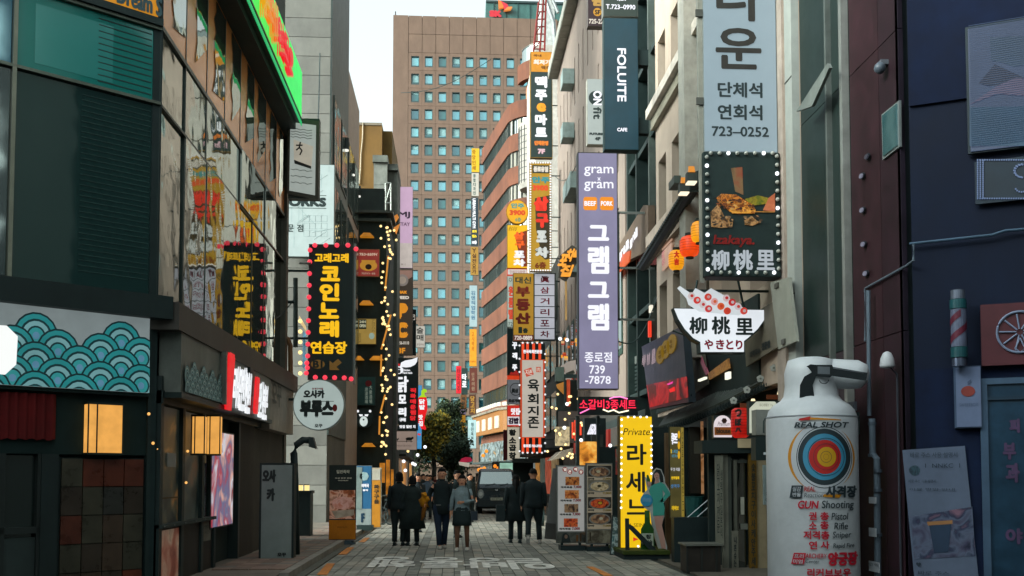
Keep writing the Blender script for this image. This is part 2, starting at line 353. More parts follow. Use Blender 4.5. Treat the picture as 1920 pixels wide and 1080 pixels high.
P = [atZ(863, 1071), atZ(880, 1071), atZ(884, 1100), atZ(862, 1100)]
o = link('road_arrow', MB().box(P[0].x, P[1].x, P[2].y, P[0].y, .004, .009).mesh('road_arrow', WM)); o['kind'] = 'structure'

# ------------------------------------------------------------------ left glass building
GL = glass('2a3534', .5, .03, .009, 'b8bfb6'); DK = mat('1f2927', .6, .2, var=.25); DKM = mat('232b29', .45, .6)
FR = mat('3a4340', .4, .7)
T = gb = Thing('glass_building', 'corner building with mirror glass curtain wall above the dark cafe and a green lit eave', 'building', (XL, 14.1, 0), R(90))
L = 10.4; ncol = 8; cw = L / ncol; H1, H2, H3, H4 = 4.05, 6.78, 7.88, 9.8
T.part('wall', MB().box(0, L, .1, 6, 0, 13.2), mat('1c2523', .8))
pane_defs = {}
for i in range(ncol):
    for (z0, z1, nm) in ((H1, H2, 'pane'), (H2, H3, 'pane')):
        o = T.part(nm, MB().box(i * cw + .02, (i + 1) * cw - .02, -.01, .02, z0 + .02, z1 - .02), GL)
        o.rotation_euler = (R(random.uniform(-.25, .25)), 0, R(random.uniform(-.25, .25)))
    o = T.part('orange_reflection', MB().box(i * cw + .02, (i + 1) * cw - .02, -.01, .04, H3 + .03, H4), glass('c9824a', .14, .2, .004, 'f0c090'), label='pane with a warm reflection painted in orange')  # warm reflection in the glass is put into the pane colour
    a = i * cw + cw * random.uniform(.3, .45); b = (i + 1) * cw - .08; n = 9
    pts = [(a + random.uniform(-.06, .12), H3 + .25 + (H4 - H3 - .3) * k / n) for k in range(n + 1)] + [(b, H4 - .06), (b, H3 + random.uniform(.35, .8))]
    T.part('pane', MB().prism(pts, -.025, -.012), GL)
for i in range(ncol + 1): T.part('mullion', MB().box(i * cw - .018, i * cw + .018, -.018, .05, H1, H4), FR)
for z, w in ((H2, .02), (H3, .035), (H1, .05)): T.part('transom', MB().box(0, L, -.03, .03, z - w, z + w), FR)
T.part('fascia', MB().box(-.1, L + .1, -.35, .1, 3.62, 4.0), mat('4a4640', .6, var=.2))
T.part('soffit', MB().box(0, L + .1, -.35, .1, H4 + .02, H4 + .2), DK)
T.part('green_eave', MB().box(-.5, 9.65, -.5, -.05, 9.98, 11.15), lit('14e860', 1.0, var=.1), label='bright green lit eave sign band')
T.part('eave_trim', MB().box(-.5, 9.66, -.53, .1, H4 + .2, 9.96), DKM)
led = MB()
for i in range(120):
    x = .2 + i * .078; led.box(x, x + .03, -.53, -.51, H4 + .02, H4 + .12)
T.part('light_strip', led, lit('28c070', .8, var=0), kind='stuff')
T.part('upper_wall', MB().box(-.5, L, 0.05, 6, 11.2, 16), mat('2a3331', .7))
T.part('end_post', MB().box(L - .12, L + .18, -.08, .4, 0, 11), mat('53534a', .6, .3))
# big 3D channel letters on the green band
for t, u0, v0, u1, v1, h in (('수', 488, -55, 506, 32, 'd8a018'), ('테', 504, -8, 520, 66, 'e08018'), ('이', 519, 30, 530, 95, 'e01020'), ('크', 531, 62, 541, 112, 'e01020'), ('!', 541, 90, 549, 140, 'e01828')):
    um = (u0 + u1) / 2; x0, _ = T.p(u0, v1, -.62); x1, _ = T.p(u1, v1, -.62); zt = T.p(um, v0, -.62)[1]; zb = T.p(um, v1, -.62)[1]; mb = MB()
    for k in range(4): letters(mb, t, x0, x1, zb, zt, -.53 - k * .035, .03)
    T.part('channel_letter', mb, lit(h, .85, var=0))
# side shop front under the fascia
SB = lambda n, lb, u0, v0, u1, v1, m, X=-3.78, th=.14, **k: sign(n, lb, u0, v0, u1, v1, None, m, DKM, th, 1, R(90), X, **k)
# --- wave sign on the street side
def waves(T, x0, x1, z0, z1, r, mats, y=-.016, name='wave'):
    w = x1 - x0; rows = 5
    for j in range(rows - 1, -1, -1):
        zc = z0 + r * .68 * j - r * .35
        n = int(w / (r * 2)) + 2
        for i in range(n):
            xc = x0 + (i + (.5 if j % 2 else 0)) * r * 2
            if xc < x0 + r * .2 or xc > x1 - r * .2: continue
            if j == rows - 1 and i % 2: continue
            yy = y - (rows - j) * .005
            for k, rr in enumerate((1, .92, .72, .62, .42, .34, .16)):
                R_ = r * rr; pts = []
                for q in range(19):
                    an = math.pi * 2 * q / 18; px = min(max(xc + R_ * math.cos(an), x0), x1); pz = max(zc + R_ * math.sin(an) * 1.1, z0); pts.append((px, pz))
                mats[k % len(mats)][1].prism(pts, yy - k * .0006, yy - k * .0006 + .0004)
def waveset(T, x0, x1, z0, z1, r, hexes):
    ms = [(h, MB()) for h in hexes]; waves(T, x0, x1, z0, z1, r, ms)
    for h, b in ms: T.part('wave_pattern', b, lit(h, .8, var=.1), label='printed wave pattern')
T = Thing('street_side_sign', 'street side shop sign with grey wave print and red and white brush letters', 'sign', (-3.78, 14.25, 2.9), R(90))
T.part('sign_face', MB().box(0, 6.9, 0, .3, -.12, .72), mat('6e746c', .5, var=.2))
T.part('casing', MB().box(-.05, 6.95, -.03, .3, -.2, -.121), DKM)
ms = [(h, MB()) for h in ('35585a', '6c9698', 'a8bcb8', '4a7c80', '90aaa8')]
waves(T, .1, 2.4, -.1, .6, .14, ms)
for h, b in ms: T.part('wave_pattern', b, mat(h, .5, var=.1), kind='stuff')
T.part('frame', MB().box(2.35, 2.43, -.1, 0, -.12, .74), mat('7a7a72', .4, .5))
ch = [('1', 2.55, 3.0, 'd81820', -.2, .78, .06), ('라', 3.1, 3.55, 'e8ecf0', -.12, .62, .035), ('면', 3.55, 4.05, 'e8ecf0', -.14, .66, .035), ('천', 4.05, 4.5, 'e8ecf0', -.16, .6, .035), ('1', 4.9, 5.25, 'd81820', -.12, .6, .05), ('인', 5.25, 5.7, 'e8ecf0', -.16, .56, .03), ('분', 5.7, 6.2, 'e8ecf0', -.18, .52, .03)]
for t, a, b, h, z0, z1, bo in ch:
    mb = MB()
    for k in range(2): letters(mb, t, a, b, z0, z1, -.05 - k * .03, bo, .25)
    T.part('channel_letter', mb, lit(h, .95, var=0))
T.part('small_panel', MB().box(4.55, 4.85, -.05, 0, .2, .72), mat('181c1c', .4)); 
T2 = Thing('pale_fascia_sign', 'pale weathered fascia sign with faint dark lettering at the far end of the glass building', 'sign', (-3.82, 21.3, 2.6), R(90))
T2.part('sign_face', MB().box(0, 3.1, 0, .25, 0, 1.02), mat('8b857a', .6, var=.25)); words(T2, mat('4c4a44', .6), [('오꾸', 509, 720, 526, 762)], bold=.01)
# --- street side shopfront
T = Thing('dark_shopfront', 'dark cafe shopfront with lit display windows on the street side of the glass building', 'shopfront', (-4.05, 14.15, 0), R(90))
T.part('stall_riser', MB().box(0, 3.2, 0, .2, 0, .95), mat('2c1f1a', .6, var=.3))
for i, x in enumerate((0.0, 1.15, 2.35, 3.2, 5.1)): T.part('post', MB().box(x, x + .14, -.04, .2, 0, 3.0), mat('161d1c', .5))
T.part('stair_wall', MB().box(5.24, 6.6, -.02, .2, 0, 3.0), mat('3b342c', .8, var=.3, bump=.3))
T.part('head_beam', MB().box(0, 9.9, -.06, .2, 2.62, 2.8), mat('161d1c', .5))
T.part('display_pane', MB().box(.14, 1.15, .02, .03, .95, 2.6), photo(('0c1212', '16201e', '2a2c22', '6a4a28'), 3, .5, 3), label='dark window with dim warm lights inside')
T.part('window_pane', MB().box(1.29, 2.35, .02, .03, .95, 2.6), photo(('0c1414', '1c2826', '3a3a30', '5a3a28'), 2.4, .35, 5))
T.part('window_pane', MB().box(2.49, 3.2, .02, .03, .95, 2.6), glass('0d1716', .2))
T.part('entrance', MB().box(3.34, 5.1, .5, .55, 0, 2.6), mat('0f1515', .6))
T.part('meat_poster', MB().box(.1, 1.12, -.012, 0, .0, .86), photo(('6a2a22', 'a8624e', 'c8a890', '5c3026'), 2.2, .12, 8), label='large photo of sliced meat')
T.part('far_wall', MB().box(6.6, 10.2, -.0, .2, 0, 2.6), mat('3a352d', .8, var=.3, bump=.3))
for u, v in ((279, 776), (287, 831), (296, 842), (302, 792), (352, 846), (349, 905)):
    x, z = T.p(u, v, -.0); T.part('display_lamp', MB().ball((x, 0, z), .022, 8), lit('f0b060', 1.3, var=0))
T.part('shelf', MB().box(.2, 1.1, .0, .015, 1.3, 1.32), mat('5a4a34')); T.part('plate', MB().box(.5, .95, -.0, .012, 1.75, 1.95), mat('8a8a84')); T.part('door_handle', MB().box(3.6, 3.63, .42, .45, .9, 1.5), mat('8a8c88', .3, .8)); T.part('sill', MB().box(.0, 3.2, -.08, .0, .9, .95), mat('2a322f'))
for x in (.1, .6, 1.2, 1.8, 2.4, 3.0): T.part('bolt', MB().ball((x, -.085, .925), .012, 6), mat('6a6e6a', .3, .7))
T = Thing('video_screen', 'bright colourful video screen standing in the dark cafe entrance', 'screen', atX(415, 985, -4.03), R(90))
T.rect('screen', 397, 812, 435, 985, photo(('c8ccd8', 'a83a48', '606c90', 'd8a090', 'd0d4e0', '803038'), 1.3, .75, 2, 3, .6), -.02, 0)
T.rect('casing', 395, 809, 438, 988, DKM, 0, .1)
T = Thing('notice', 'small pale paper notice on the dark post below the video screen', 'notice', atX(381, 1012, -4.1) , R(90)); T.rect('sheet', 374, 975, 388, 1014, mat('6b6a60', .8), -.06, -.05)
words(T, mat('33332f'), [('영업', 376, 984, 386, 990), ('시간', 376, 995, 386, 1001)], -.062)
# warm wall lanterns
WL = lit('f0ac54', .92, var=.14, scale=4)
def lantern(label, u0, v0, u1, v1, O, a, d=.16):
    T = Thing('wall_lantern', label, 'lantern', O, a, 'warm box lanterns on the cafe')
    x0, _ = T.p(u0, v0, -d); x1, _ = T.p(u1, v0, -d); z1 = T.p((u0 + u1) / 2, v0, -d)[1]; z0 = T.p((u0 + u1) / 2, v1, -d)[1]
    T.part('shade', MB().box(x0, x1, -d, .12, z0, z1), WL); t = .012
    T.part('frame', MB().box(x0 - t, x1 + t, -d - t, .02, z0 - .03, z0 - .001), DKM); T.part('frame', MB().box(x0 - t, x1 + t, -d - t, .02, z1 + .001, z1 + .03), DKM)
    xm = x0 + (x1 - x0) * .25
    for xx in (x0, xm, x1): T.part('rib', MB().box(xx - t / 1.5, xx + t / 1.5, -d - t, -d - .001, z0, z1), DKM)
    return T
lantern('first warm box lantern beside the street side window', 360, 781, 384, 850, atX(372, 860, -3.9), 0, .02)
lantern('second warm box lantern between the posts near the video screen', 388, 781, 413, 851, atX(400, 860, -3.85), 0, .02)

# ------------------------------------------------------------------ chamfered corner of the glass building
CA = R(40)
CO = Vector((XL, 14.1, 0))
T = cb = Thing('corner_tower_front', 'slanted dark teal glass front of the corner building over the wave patterned restaurant sign', 'building', CO, CA)
cx = lambda u, v=700: T.p(u, v)[0]
xm_ = T.p(18, 400)[0]; LL = -7.0
T.part('wall', MB().box(LL, 0, .12, .5, 0, 13.2), mat('161d1d', .8))
DG = glass('1c3c3a', .1, .05, .004, '8fb0ac'); TG = glass('1f8c82', .12, .08, .004, '8fc0b8'); BG_ = glass('135a7a', .2, .08, .004, '8fc0c8')
for (x0, x1) in ((xm_ + .03, -.1), (LL, xm_ - .03)):
    T.part('pane', MB().box(x0, x1, 0, .05, 4.08, H2 - .03), DG if x1 > -1 else glass('0c3038', .2, .08))
    T.part('pane', MB().box(x0, x1, 0, .05, H2 + .03, H3 - .07), TG if x1 > -1 else BG_, label='teal glass spandrel pane')
for z in (H2, H3 - .045): T.part('transom', MB().box(LL, 0, -.06, .06, z - .02, z + .02), mat('6c7468', .4, .5))
T.part('mullion', MB().box(xm_ - .025, xm_ + .025, -.06, .06, 4.08, 10), mat('8a8c7c', .4, .5))
T.part('corner_post', MB().box(-.1, .03, -.02, .12, 0, 12), mat('0f1a1b', .5))
T.part('gutter_beam', MB().box(LL, 0, -.1, .1, H3 - .02, H3 + .08), mat('243230', .5))
T.part('fascia', MB().box(LL, .12, -.3, .12, 3.75, 4.06), mat('141c1c', .6))
T.part('pillar', MB().box(T.p(272, 900)[0], -.05, -.05, .12, 0, 3.75), mat('141c1b', .6))
T.part('head_panel', MB().box(LL, T.p(272, 900)[0], -.0, .12, 1.9, 2.72), mat('101817', .7, spec=.1))
T.part('interior_hint', MB().box(xm_ + .25, xm_ + 1.25, -.004, -.001, H2 + .12, H2 + .9), glass('2a9a92', .14, .15, .004, '8fc0b8'))  # lighter teal area laid on the pane, hinting at the interior
bl_ = MB()
for i in range(34): z = 4.3 + i * .071; bl_.box(-1.05, -.12, -.006, -.001, z, z + .012)
for i in range(12): z = H2 + .1 + i * .085; bl_.box(-.85, -.12, -.006, -.001, z, z + .014)
T.part('blind_slats', bl_, mat('2c4c48', .5), kind='stuff')
T = Thing('orange_banner_sign', 'orange sign with old style blue grey lettering at the top of the slanted corner front', 'sign', CO + Vector((0, 0, 7.97)), CA)
T.part('sign_face', MB().box(LL, -.06, -.05, .05, 0, 1.6), lit('e89a10', .62, var=.08))
words(T, mat('4a6a70', .5), [('Dream S', 215, -14, 301, 22)], -.06, .012)
T = Thing('wave_sign', 'white restaurant sign with rows of teal wave circles on the slanted corner front', 'sign', CO + Vector((0, 0, 2.74)), CA)
x1 = T.p(271, 700)[0]
T.part('sign_face', MB().box(LL, x1, -.14, -.02, 0, 1.04), lit('98a5a6', .5, var=.1)); T.part('casing', MB().box(LL, x1 + .04, -.12, .1, -.05, -.001), DKM)
hx = ('0b3034', '2a9a9c', '0d3a3e', '84bcc0', '0d3a3e', '3aa6a8', '6aa0c0')
ms = [(h, MB()) for h in hx]; waves(T, LL, x1, 0, .9, .27, ms, -.145)
for h, b in ms: T.part('wave_pattern', b, lit(h, .5, var=.1), kind='stuff')
xw = T.p(0, 690)[0]; mb = MB()
T.part('channel_letter', MB().prism([(xw - .5, .15), (xw + .0, .12), (xw + .12, .25), (xw + .13, .6), (xw + .0, .72), (xw - .5, .7)], -.22, -.17), lit('f4f6f4', 1.0, var=0), label='rounded white lit letter cut by the frame edge')
# restaurant ground floor on the corner
T = Thing('restaurant_front', 'dark restaurant front with coloured tile wall and red door curtain under the wave sign', 'shopfront', CO, CA)
xa, xb = T.p(113, 980)[0], T.p(268, 980)[0]
T.part('wall', MB().box(xa - .03, xb + .02, .04, .12, 0, 1.86), mat('10100e', .8))
tw = (xb - xa) / 4; tm = [mat(h, .28, var=.35, scale=4, spec=.6) for h in ('562a1c', '38291d', '3c3628', '322c26', '5e2c1c', '443427')]
for j in range(5):
    for i in range(4):
        T.part('tile', MB().box(xa + i * tw + .006, xa + (i + 1) * tw - .006, 0, .04, j * .37 + .006, (j + 1) * .37 - .006), random.choice(tm))
T.part('door', MB().box(LL, xa - .25, .1, .14, 0, 1.88), glass('14201e', .12, .15))
T.part('door_panel', MB().box(T.p(8, 900)[0], T.p(84, 900)[0], .04, .06, .05, .85), mat('2b3230', .5)); 
for xx in (T.p(4, 900)[0], T.p(92, 900)[0], xa - .25): T.part('door_frame', MB().box(xx - .04, xx + .04, 0, .1, 0, 1.9), mat('1a1512', .6))
T.part('door_rail', MB().box(LL, xa - .25, .0, .1, .9, .98), mat('1a1512', .6))
T.part('corner_board', MB().box(xa - .25, xa - .04, -.02, .1, 0, 1.9), mat('121514', .6))
cu = MB(); x0c, x1c = T.p(-40, 770)[0], T.p(103, 770)[0]; n = 40; vs = []; fs = []
for i in range(n + 1):
    x = x0c + (x1c - x0c) * i / n; y = -.06 + .03 * math.sin(i * 1.3)
    vs += [(x, y, 2.08 + .01 * math.sin(i)), (x, y, 2.66)]
fs = [(2 * i, 2 * i + 2, 2 * i + 3, 2 * i + 1) for i in range(n)]
T.part('door_curtain', MB().add(vs, fs), mat('661818', .9), smooth=True, label='dark red short door curtain')
lantern('large warm box lantern on the slanted restaurant front above the tiles', 166, 759, 231, 849, CO, CA, .14)

# building mass beyond the frame edges (closes the street behind the camera)
def mass(name, label, x0, x1, y0, y1, h, m, wx=None):
    T = Thing(name, label, 'building', ((x0 + x1) / 2, y0, 0)); w = (x1 - x0) / 2
    T.part('wall', MB().box(-w, w, 0, y1 - y0, 0, h), m)
    if wx is not None:
        s = 1 if wx > 0 else -1; X = wx - (x0 + x1) / 2
        for j in range(int(h / 3.3)):
            for i in range(int((y1 - y0) / 3)):
                T.part('window', MB().box(X - .03, X + .03, .7 + i * 3, 2.5 + i * 3, 1.2 + j * 3.3, 2.8 + j * 3.3), glass('1a2628', .3))
    return T
mass('street_building', 'plain dark building on the left side behind the viewpoint', -26, -9.5, -30, 6, 14, mat('3c3f3c', .8), -9.47)
mass('street_building', 'plain dark building on the right side behind the viewpoint', 11, 26, -40, 4, 17, mat('33302e', .8), 10.97)
mass('street_building', 'grey building closing the street far behind the viewpoint', -9, 10.5, -46, -34, 14, mat('4a4846', .8))

# ------------------------------------------------------------------ grey panelled building (left)
T = gpb = Thing('panelled_building', 'tall grey stone panelled building with a lit white sign behind the glass building', 'building', (XL - .1, 34, 0))
T.part('wall', MB().box(-8, 0, .05, 5.4, 0, 30), mat('5c5c56', .8)); T.part('rear_wall', MB().box(-8, 0, 5.4, 10, 0, 17.6), mat('6a6660', .8))
gm = [mat(h, .75, var=.12, scale=1.5) for h in ('76766f', '70706a', '7b7b74', '6a6a64')]
zz = 0; rows = []
while zz < 30: rows.append((zz, min(30, zz + .66))); zz += .66
gx = [-8, -6.3, -4.6, -3.1, -1.55, 0]
for (z0, z1) in rows:
    for i in range(3, 5) if z0 > 5 or True else ():
        T.part('stone_panel', MB().box(gx[i] + .008, gx[i + 1] - .008, 0, .05, z0 + .009, z1 - .009), random.choice(gm))
T.part('corner_strip', MB().box(.0, .05, -.02, 5.4, 3, 30), mat('36413d', .5))
rm = mat('a8998c', .7, var=.12)
T.part('side_cladding', MB().box(0.0, .04, 5.4, 10, 0, 17.6), rm)
for k, (y0, y1) in enumerate(((.5, 2.4), (2.9, 4.6), (5.4, 7.0), (7.4, 9.4))):
    for z in (6.2, 9.2, 12.2):
        if k < 3 or z < 13:
            w = T.part('window', MB().box(.04, .09, y0, y1, z, z + 2.5), mat('26322e', .5))
            for q in range(3): T.part('pane', MB().box(.085, .1, y0 + .06 + q * (y1 - y0) / 3, y0 - .04 + (q + 1) * (y1 - y0) / 3, z + .08, z + 2.42), glass('55625c', .35), w)
for i, (u, v, Y) in enumerate(((649, 270, 37.9), (661, 317, 41.0), (672, 358, 44.5))):
    O = at(u, v, Y); TT = Thing('wall_downlight', ('first', 'second', 'third')[i] + ' black cylinder downlight along the side of the grey building, counted from the street corner', 'lamp', O, group='cylinder downlights')
    TT.part('housing', MB().lathe([(.11, -.22), (.11, .22)], 12), mat('101614', .5)); TT.part('lens', MB().lathe([(.1, -.27), (.1, -.221)], 12), lit('f4f4e8', 1.1, var=0)); TT.part('arm', MB().box(-.4, 0, -.03, .03, .02, .08), DKM)

# brown blocks further along the left side
T = Thing('brown_block', 'plain olive brown building block with a hanging pale cable above the bar signs', 'building', (-3.9, 54, 0))
q = lambda u: T.p(u, 300)[0]
T.part('wall', MB().box(-8, q(716), 0, 6, 0, T.p(700, 232)[1]), mat('7a5c30', .8, var=.15, scale=.8)); T.part('wing', MB().box(q(716) + .01, q(734), .5, 6, 0, T.p(725, 240)[1]), mat('665026', .8, var=.15))
T.part('rooftop_edge', MB().box(-8, q(716), -.04, 0, T.p(700, 235)[1], T.p(700, 232)[1] + .05), mat('8a8070', .7))
cp = [T.p(681, 231), T.p(680, 260), T.p(677, 290), T.p(676, 320), T.p(674, 345)]
T.part('cable', MB().tube([(x, -.06, z) for x, z in cp], .035, 6), mat('b8aa90', .7))
T = Thing('grey_annex', 'grey concrete annex with roof ledges and a steel frame beside the brown block', 'building', (-3.5, 50, 0))
q = T.p; a0, z0 = q(701, 296); a1, _ = q(727, 296)
T.part('wall', MB().box(a0, a1, 0, 3, 0, z0 - .25), mat('7c8078', .8)); T.part('ledge', MB().box(a0 - .05, a1, -.15, 3, z0 - .24, z0 + .1), mat('6f746c', .7))
a2, _ = q(745, 296); T.part('wing', MB().box(a1 + .01, a2, .3, 3, 0, q(730, 318)[1]), mat('5c625c', .8)); T.part('ledge', MB().box(a1 + .01, a2 + .02, .1, 3, q(730, 318)[1] + .01, q(730, 306)[1]), mat('565c56', .7))
for k in range(4): T.part('panel', MB().box(a0 + .02, a1 - .02, -.02, 0, z0 - .35 - (k + 1) * 1.0, z0 - .37 - k * 1.0), mat('868a82', .8))
for (A, B) in (((724, 347), (724, 400)), ((734, 347), (734, 400)), ((724, 347), (734, 347)), ((724, 384), (734, 384)), ((724, 384), (734, 350))):
    p_, q_ = q(*A), q(*B); T.part('steel_bar', MB().tube([(p_[0], -.3, p_[1]), (q_[0], -.3, q_[1])], .05, 6), mat('8a908a', .5, .5))
T = bar = Thing('bar_building', 'narrow black bar building hung with warm string lights and framed posters', 'building', (-3.6, 44.5, 0))
q = T.p; b0 = -3.0; b1 = q(724, 500)[0]; hz = q(700, 402)[1]; BK = mat('151d1c', .75, var=.3, scale=1.5)
T.part('wall', MB().box(b0, b1, 0, 9, 0, hz), BK)
T.part('ledge', MB().box(b0, b1 + .3, -.3, 2, hz + .01, hz + .12), mat('4c524c', .5)); T.part('ledge', MB().box(b0, b1 + .2, -.2, 2, hz - .35, hz - .22), mat('394038', .5))
T.part('parapet', MB().box(b0, b1 - .1, .1, .6, hz + .12, q(690, 352)[1]), mat('2c3633', .6))
for i in range(9): T.part('clapboard', MB().box(b0, b1 - .02, -.03 , 0, .5 + i * 1.25, 1.6 + i * 1.25), BK)
for i, (u, v) in enumerate(((689, 447), (688, 573), (671, 676), (707, 676), (692, 838))):
    x, z = q(u, v); T.part('lamp_hood', MB().prism([(x - .3, z), (x + .3, z), (x + .14, z + .16), (x - .14, z + .16)], -.4, -.06), lit('c88020', .8, var=.3))
wl = lit('ffd890', 1.6, var=0)
BUL = [(670, 423), (714, 424), (725, 427), (726, 435), (728, 441), (729, 449), (730, 461), (731, 468), (733, 473), (736, 477), (732, 485), (722, 558), (721, 564), (725, 584), (728, 592), (718, 595), (719, 600), (720, 604), (722, 608), (729, 611), (726, 612), (729, 618), (719, 690), (717, 695), (723, 706), (726, 712), (716, 722), (718, 728), (728, 729), (726, 734), (723, 783), (719, 792), (727, 809), (726, 816), (716, 829), (720, 833), (724, 836), (669, 523), (668, 495), (739, 432), (743, 450)]
rb_ = random.Random(12)
BUL += [(rb_.uniform(714, 740), 425 + i * 11.5 + rb_.uniform(-5, 5)) for i in range(38)]
T = Thing('string_lights', 'string of warm round bulbs zigzagging down the corner of the black bar building', 'lights', at(722, 838, 44.1))
bulbs(T, wl, BUL, .058, 0)
wire = MB(); pz = [T.p(u, v) for u, v in sorted(BUL[:37], key=lambda t: t[1])]
wire.tube([(x, .05, z) for x, z in pz], .012, 4); T.part('wire', wire, DKM)
for i, (uv) in enumerate((((733, 590), (715, 655)), ((715, 665), (714, 705)), ((722, 740), (713, 775)), ((712, 780), (711, 815)), ((728, 480), (722, 545)))):
    A, B = T.p(*uv[0]), T.p(*uv[1]); T.part('lit_tube', MB().tube([(A[0], 0, A[1]), (B[0], 0, B[1])], .04, 6), lit('d08830', .9, var=0))
# low dark terraces further along the left side
for i, (x1, y0, y1, h, c, lb) in enumerate(((-3.05, 54.1, 62, 11, '20282a', 'dark shop building behind the computer room sign'), (-3.2, 62.1, 74, 9, '2b2a27', 'dark shop building behind the black chicken sign'), (-3.4, 74.1, 88, 8, '24282a', 'low dark shop building in front of the trees'))):
    T = Thing('shop_building', lb, 'building', (x1, y0, 0)); T.part('wall', MB().box(-7, 0, 0, y1 - y0, 0, h), mat(c, .8))
    for k in range(3):
        T.part('shop_window', MB().box(0.0, .05, .8 + k * 2.6, 2.9 + k * 2.6, .8, 2.6), lit(random.choice(('c87a28', 'e0a050', '806040')), .7, var=.5, scale=2)); T.part('awning', MB().box(0, .5, .6 + k * 2.6, 3.0 + k * 2.6, 2.7, 2.8), mat('2c2f2e', .7))
    for k in range(2): T.part('window', MB().box(0, .04, 1.5 + k * 3.5, 3.5 + k * 3.5, 4, 5.5), glass('202b2d', .4))

# ------------------------------------------------------------------ far brown tower
T = tower = Thing('brown_tower', 'tall brown stone office tower with a grid of square teal windows closing the street', 'building', (at(900, 880, 203).x, 203, 0))
q = T.p; tl = q(737, 100)[0]; tr = 34; th_ = q(738, 28)[1]
TC = '756052'; bm_ = mat(TC, .8, var=.1, scale=.25); T.part('wall', MB().box(tl, tr, .6, 24, 0, th_ - .02), mat('6a584a', .85))
u0c, v0r = 778.5, 115.2; du, dv = 25.62, 33.1
x_0, z_0 = q(u0c, v0r); x_1, _ = q(u0c + du, v0r); _, z_1 = q(u0c, v0r + dv); CWX = x_1 - x_0; RH = z_0 - z_1
ww, wh = CWX * .29, RH * .31
# cell panel with a hole, shared
cell = MB(); a, b = CWX / 2 - .02, RH / 2 - .02
for (X0, X1, Z0, Z1) in ((-a, -ww, -b, b), (ww, a, -b, b), (-ww, ww, wh, b), (-ww, ww, -b, -wh)): cell.box(X0, X1, 0, .55, Z0, Z1)
cellm = cell.mesh('cladding_panel', bm_)
frm = mat('3e5050', .5); WGL = [glass('2e7480', .32, .05, .01, 'a8dce4'), glass('4a9098', .3, .08, .01, 'b8e2e8'), glass('1c4850', .2, .05, .01, '90c4cc'), glass('3c8490', .4, .06, .01, 'a8dce4'), glass('2a5a58', .12, .05, .01, '90c4cc'), glass('57a0a6', .3, .1, .01, 'b0dce0')]
fme = MB()
for (X0, X1, Z0, Z1) in ((-ww, -ww + .12, -wh, wh), (ww - .12, ww, -wh, wh), (-ww + .12, ww - .12, wh - .12, wh), (-ww + .12, ww - .12, -wh, -wh + .3)): fme.box(X0, X1, .06, .5, Z0, Z1)
fme = fme.mesh('window_frame', frm)
panes = [MB().box(-ww + .12, ww - .12, .4, .5, -wh + .3, wh - .12).mesh('pane', g) for g in WGL]
blind = [MB().box(-ww + .14, ww - .14, .34, .39, -wh + .3 + k, wh - .14).mesh('blind', mat('8ab0b0', .6)) for k in (.3, .6, 1.0, 1.4, 1.7)]
for r in range(23):
    zc = z_0 - r * RH
    if zc < 3: break
    for c in range(10):
        xc = x_0 + c * CWX
        link('cladding_panel', cellm, T, (xc, 0, zc)); w = link('window', fme, T, (xc, 0, zc)); link('pane', random.choice(panes), w)
        if random.random() < .45: link('blind', random.choice(blind), w)
ztop = z_0 + RH / 2; edge = x_0 - CWX / 2
hh = (th_ - ztop) / 2.0
for j in range(2):
    for c in range(11): T.part('cladding_panel', MB().box(edge + (c) * CWX - .0 + .04, edge + (c + 1) * CWX - .04, 0, .9, ztop + j * hh + .04, ztop + (j + 1) * hh - .04), bm_)
T.part('corner_panel', MB().box(tl, edge - .04, 0, .9, 0, th_), bm_)
T.part('aerial', MB().tube([(q(741, 24)[0], 1, th_), (q(741, 24)[0], 1, th_ + 1.2)], .12, 5), mat('403a38'))
T = Thing('teal_tower', 'teal glass office tower top with a red and orange wing logo behind the brown tower', 'building', (at(960, 880, 262).x, 262, 0))
q = T.p; a0, zt = q(911, 3); a1 = 36
T.part('glass_wall', MB().box(a0, a1, 0, 20, 0, zt), mat('3c6660', .4, spec=.5)); 
for i in range(14): T.part('fin', MB().box(a0 + 2 + i * 3.2, a0 + 2.2 + i * 3.2, -.2, 0, 90, zt), mat('284a48', .5))
T.part('parapet', MB().box(a0, a1, -.3, 0, zt - .3, zt + .3), mat('2a3a3a'))
T.poly('logo', [(934, 3), (942, 8), (945, 17), (935, 20)], lit('e88030', .85, var=0), -1.2, -.4); T.poly('logo', [(939, 6), (951, 12), (954, 20), (946, 24), (943, 14)], lit('d83040', .85, var=0), -1.3, -.5); T.poly('logo', [(944, 24), (952, 17), (960, 17), (957, 22)], lit('f09040', .85, var=0), -1.4, -.5)
words(T, lit('d82838', .85, var=0), [('SK', 917, 21, 941, 34)], -.6, .25)

# ------------------------------------------------------------------ right: rounded terracotta building
T = Thing('terracotta_building', 'rounded terracotta office building with ribbon windows standing behind the sign columns', 'building', (5.3, 101, 0))
farp = Vector((3.15, 114.2)); near = Vector((5.35, 100.6)); path = [farp, near]; dirn = (near - farp).normalized()
rad = 3.2; nrm = Vector((-dirn.y, dirn.x))   # towards +x
if nrm.x < 0: nrm = -nrm
ctr = near + nrm * rad; a0 = math.atan2(near.y - ctr.y, near.x - ctr.x)
for k in range(1, 9): path.append(ctr + rad * Vector((math.cos(a0 + R(80) * k / 8), math.sin(a0 + R(80) * k / 8))))
path.append(path[-1] + Vector((9, -.6)))
path = [Vector((p.x - 5.3, p.y - 101)) for p in path]
def offs(path, d):
    out = []
    for i, p in enumerate(path):
        t = (path[min(i + 1, len(path) - 1)] - path[max(i - 1, 0)]).normalized(); n = Vector((-t.y, t.x)); out.append(p + n * d)
    return out
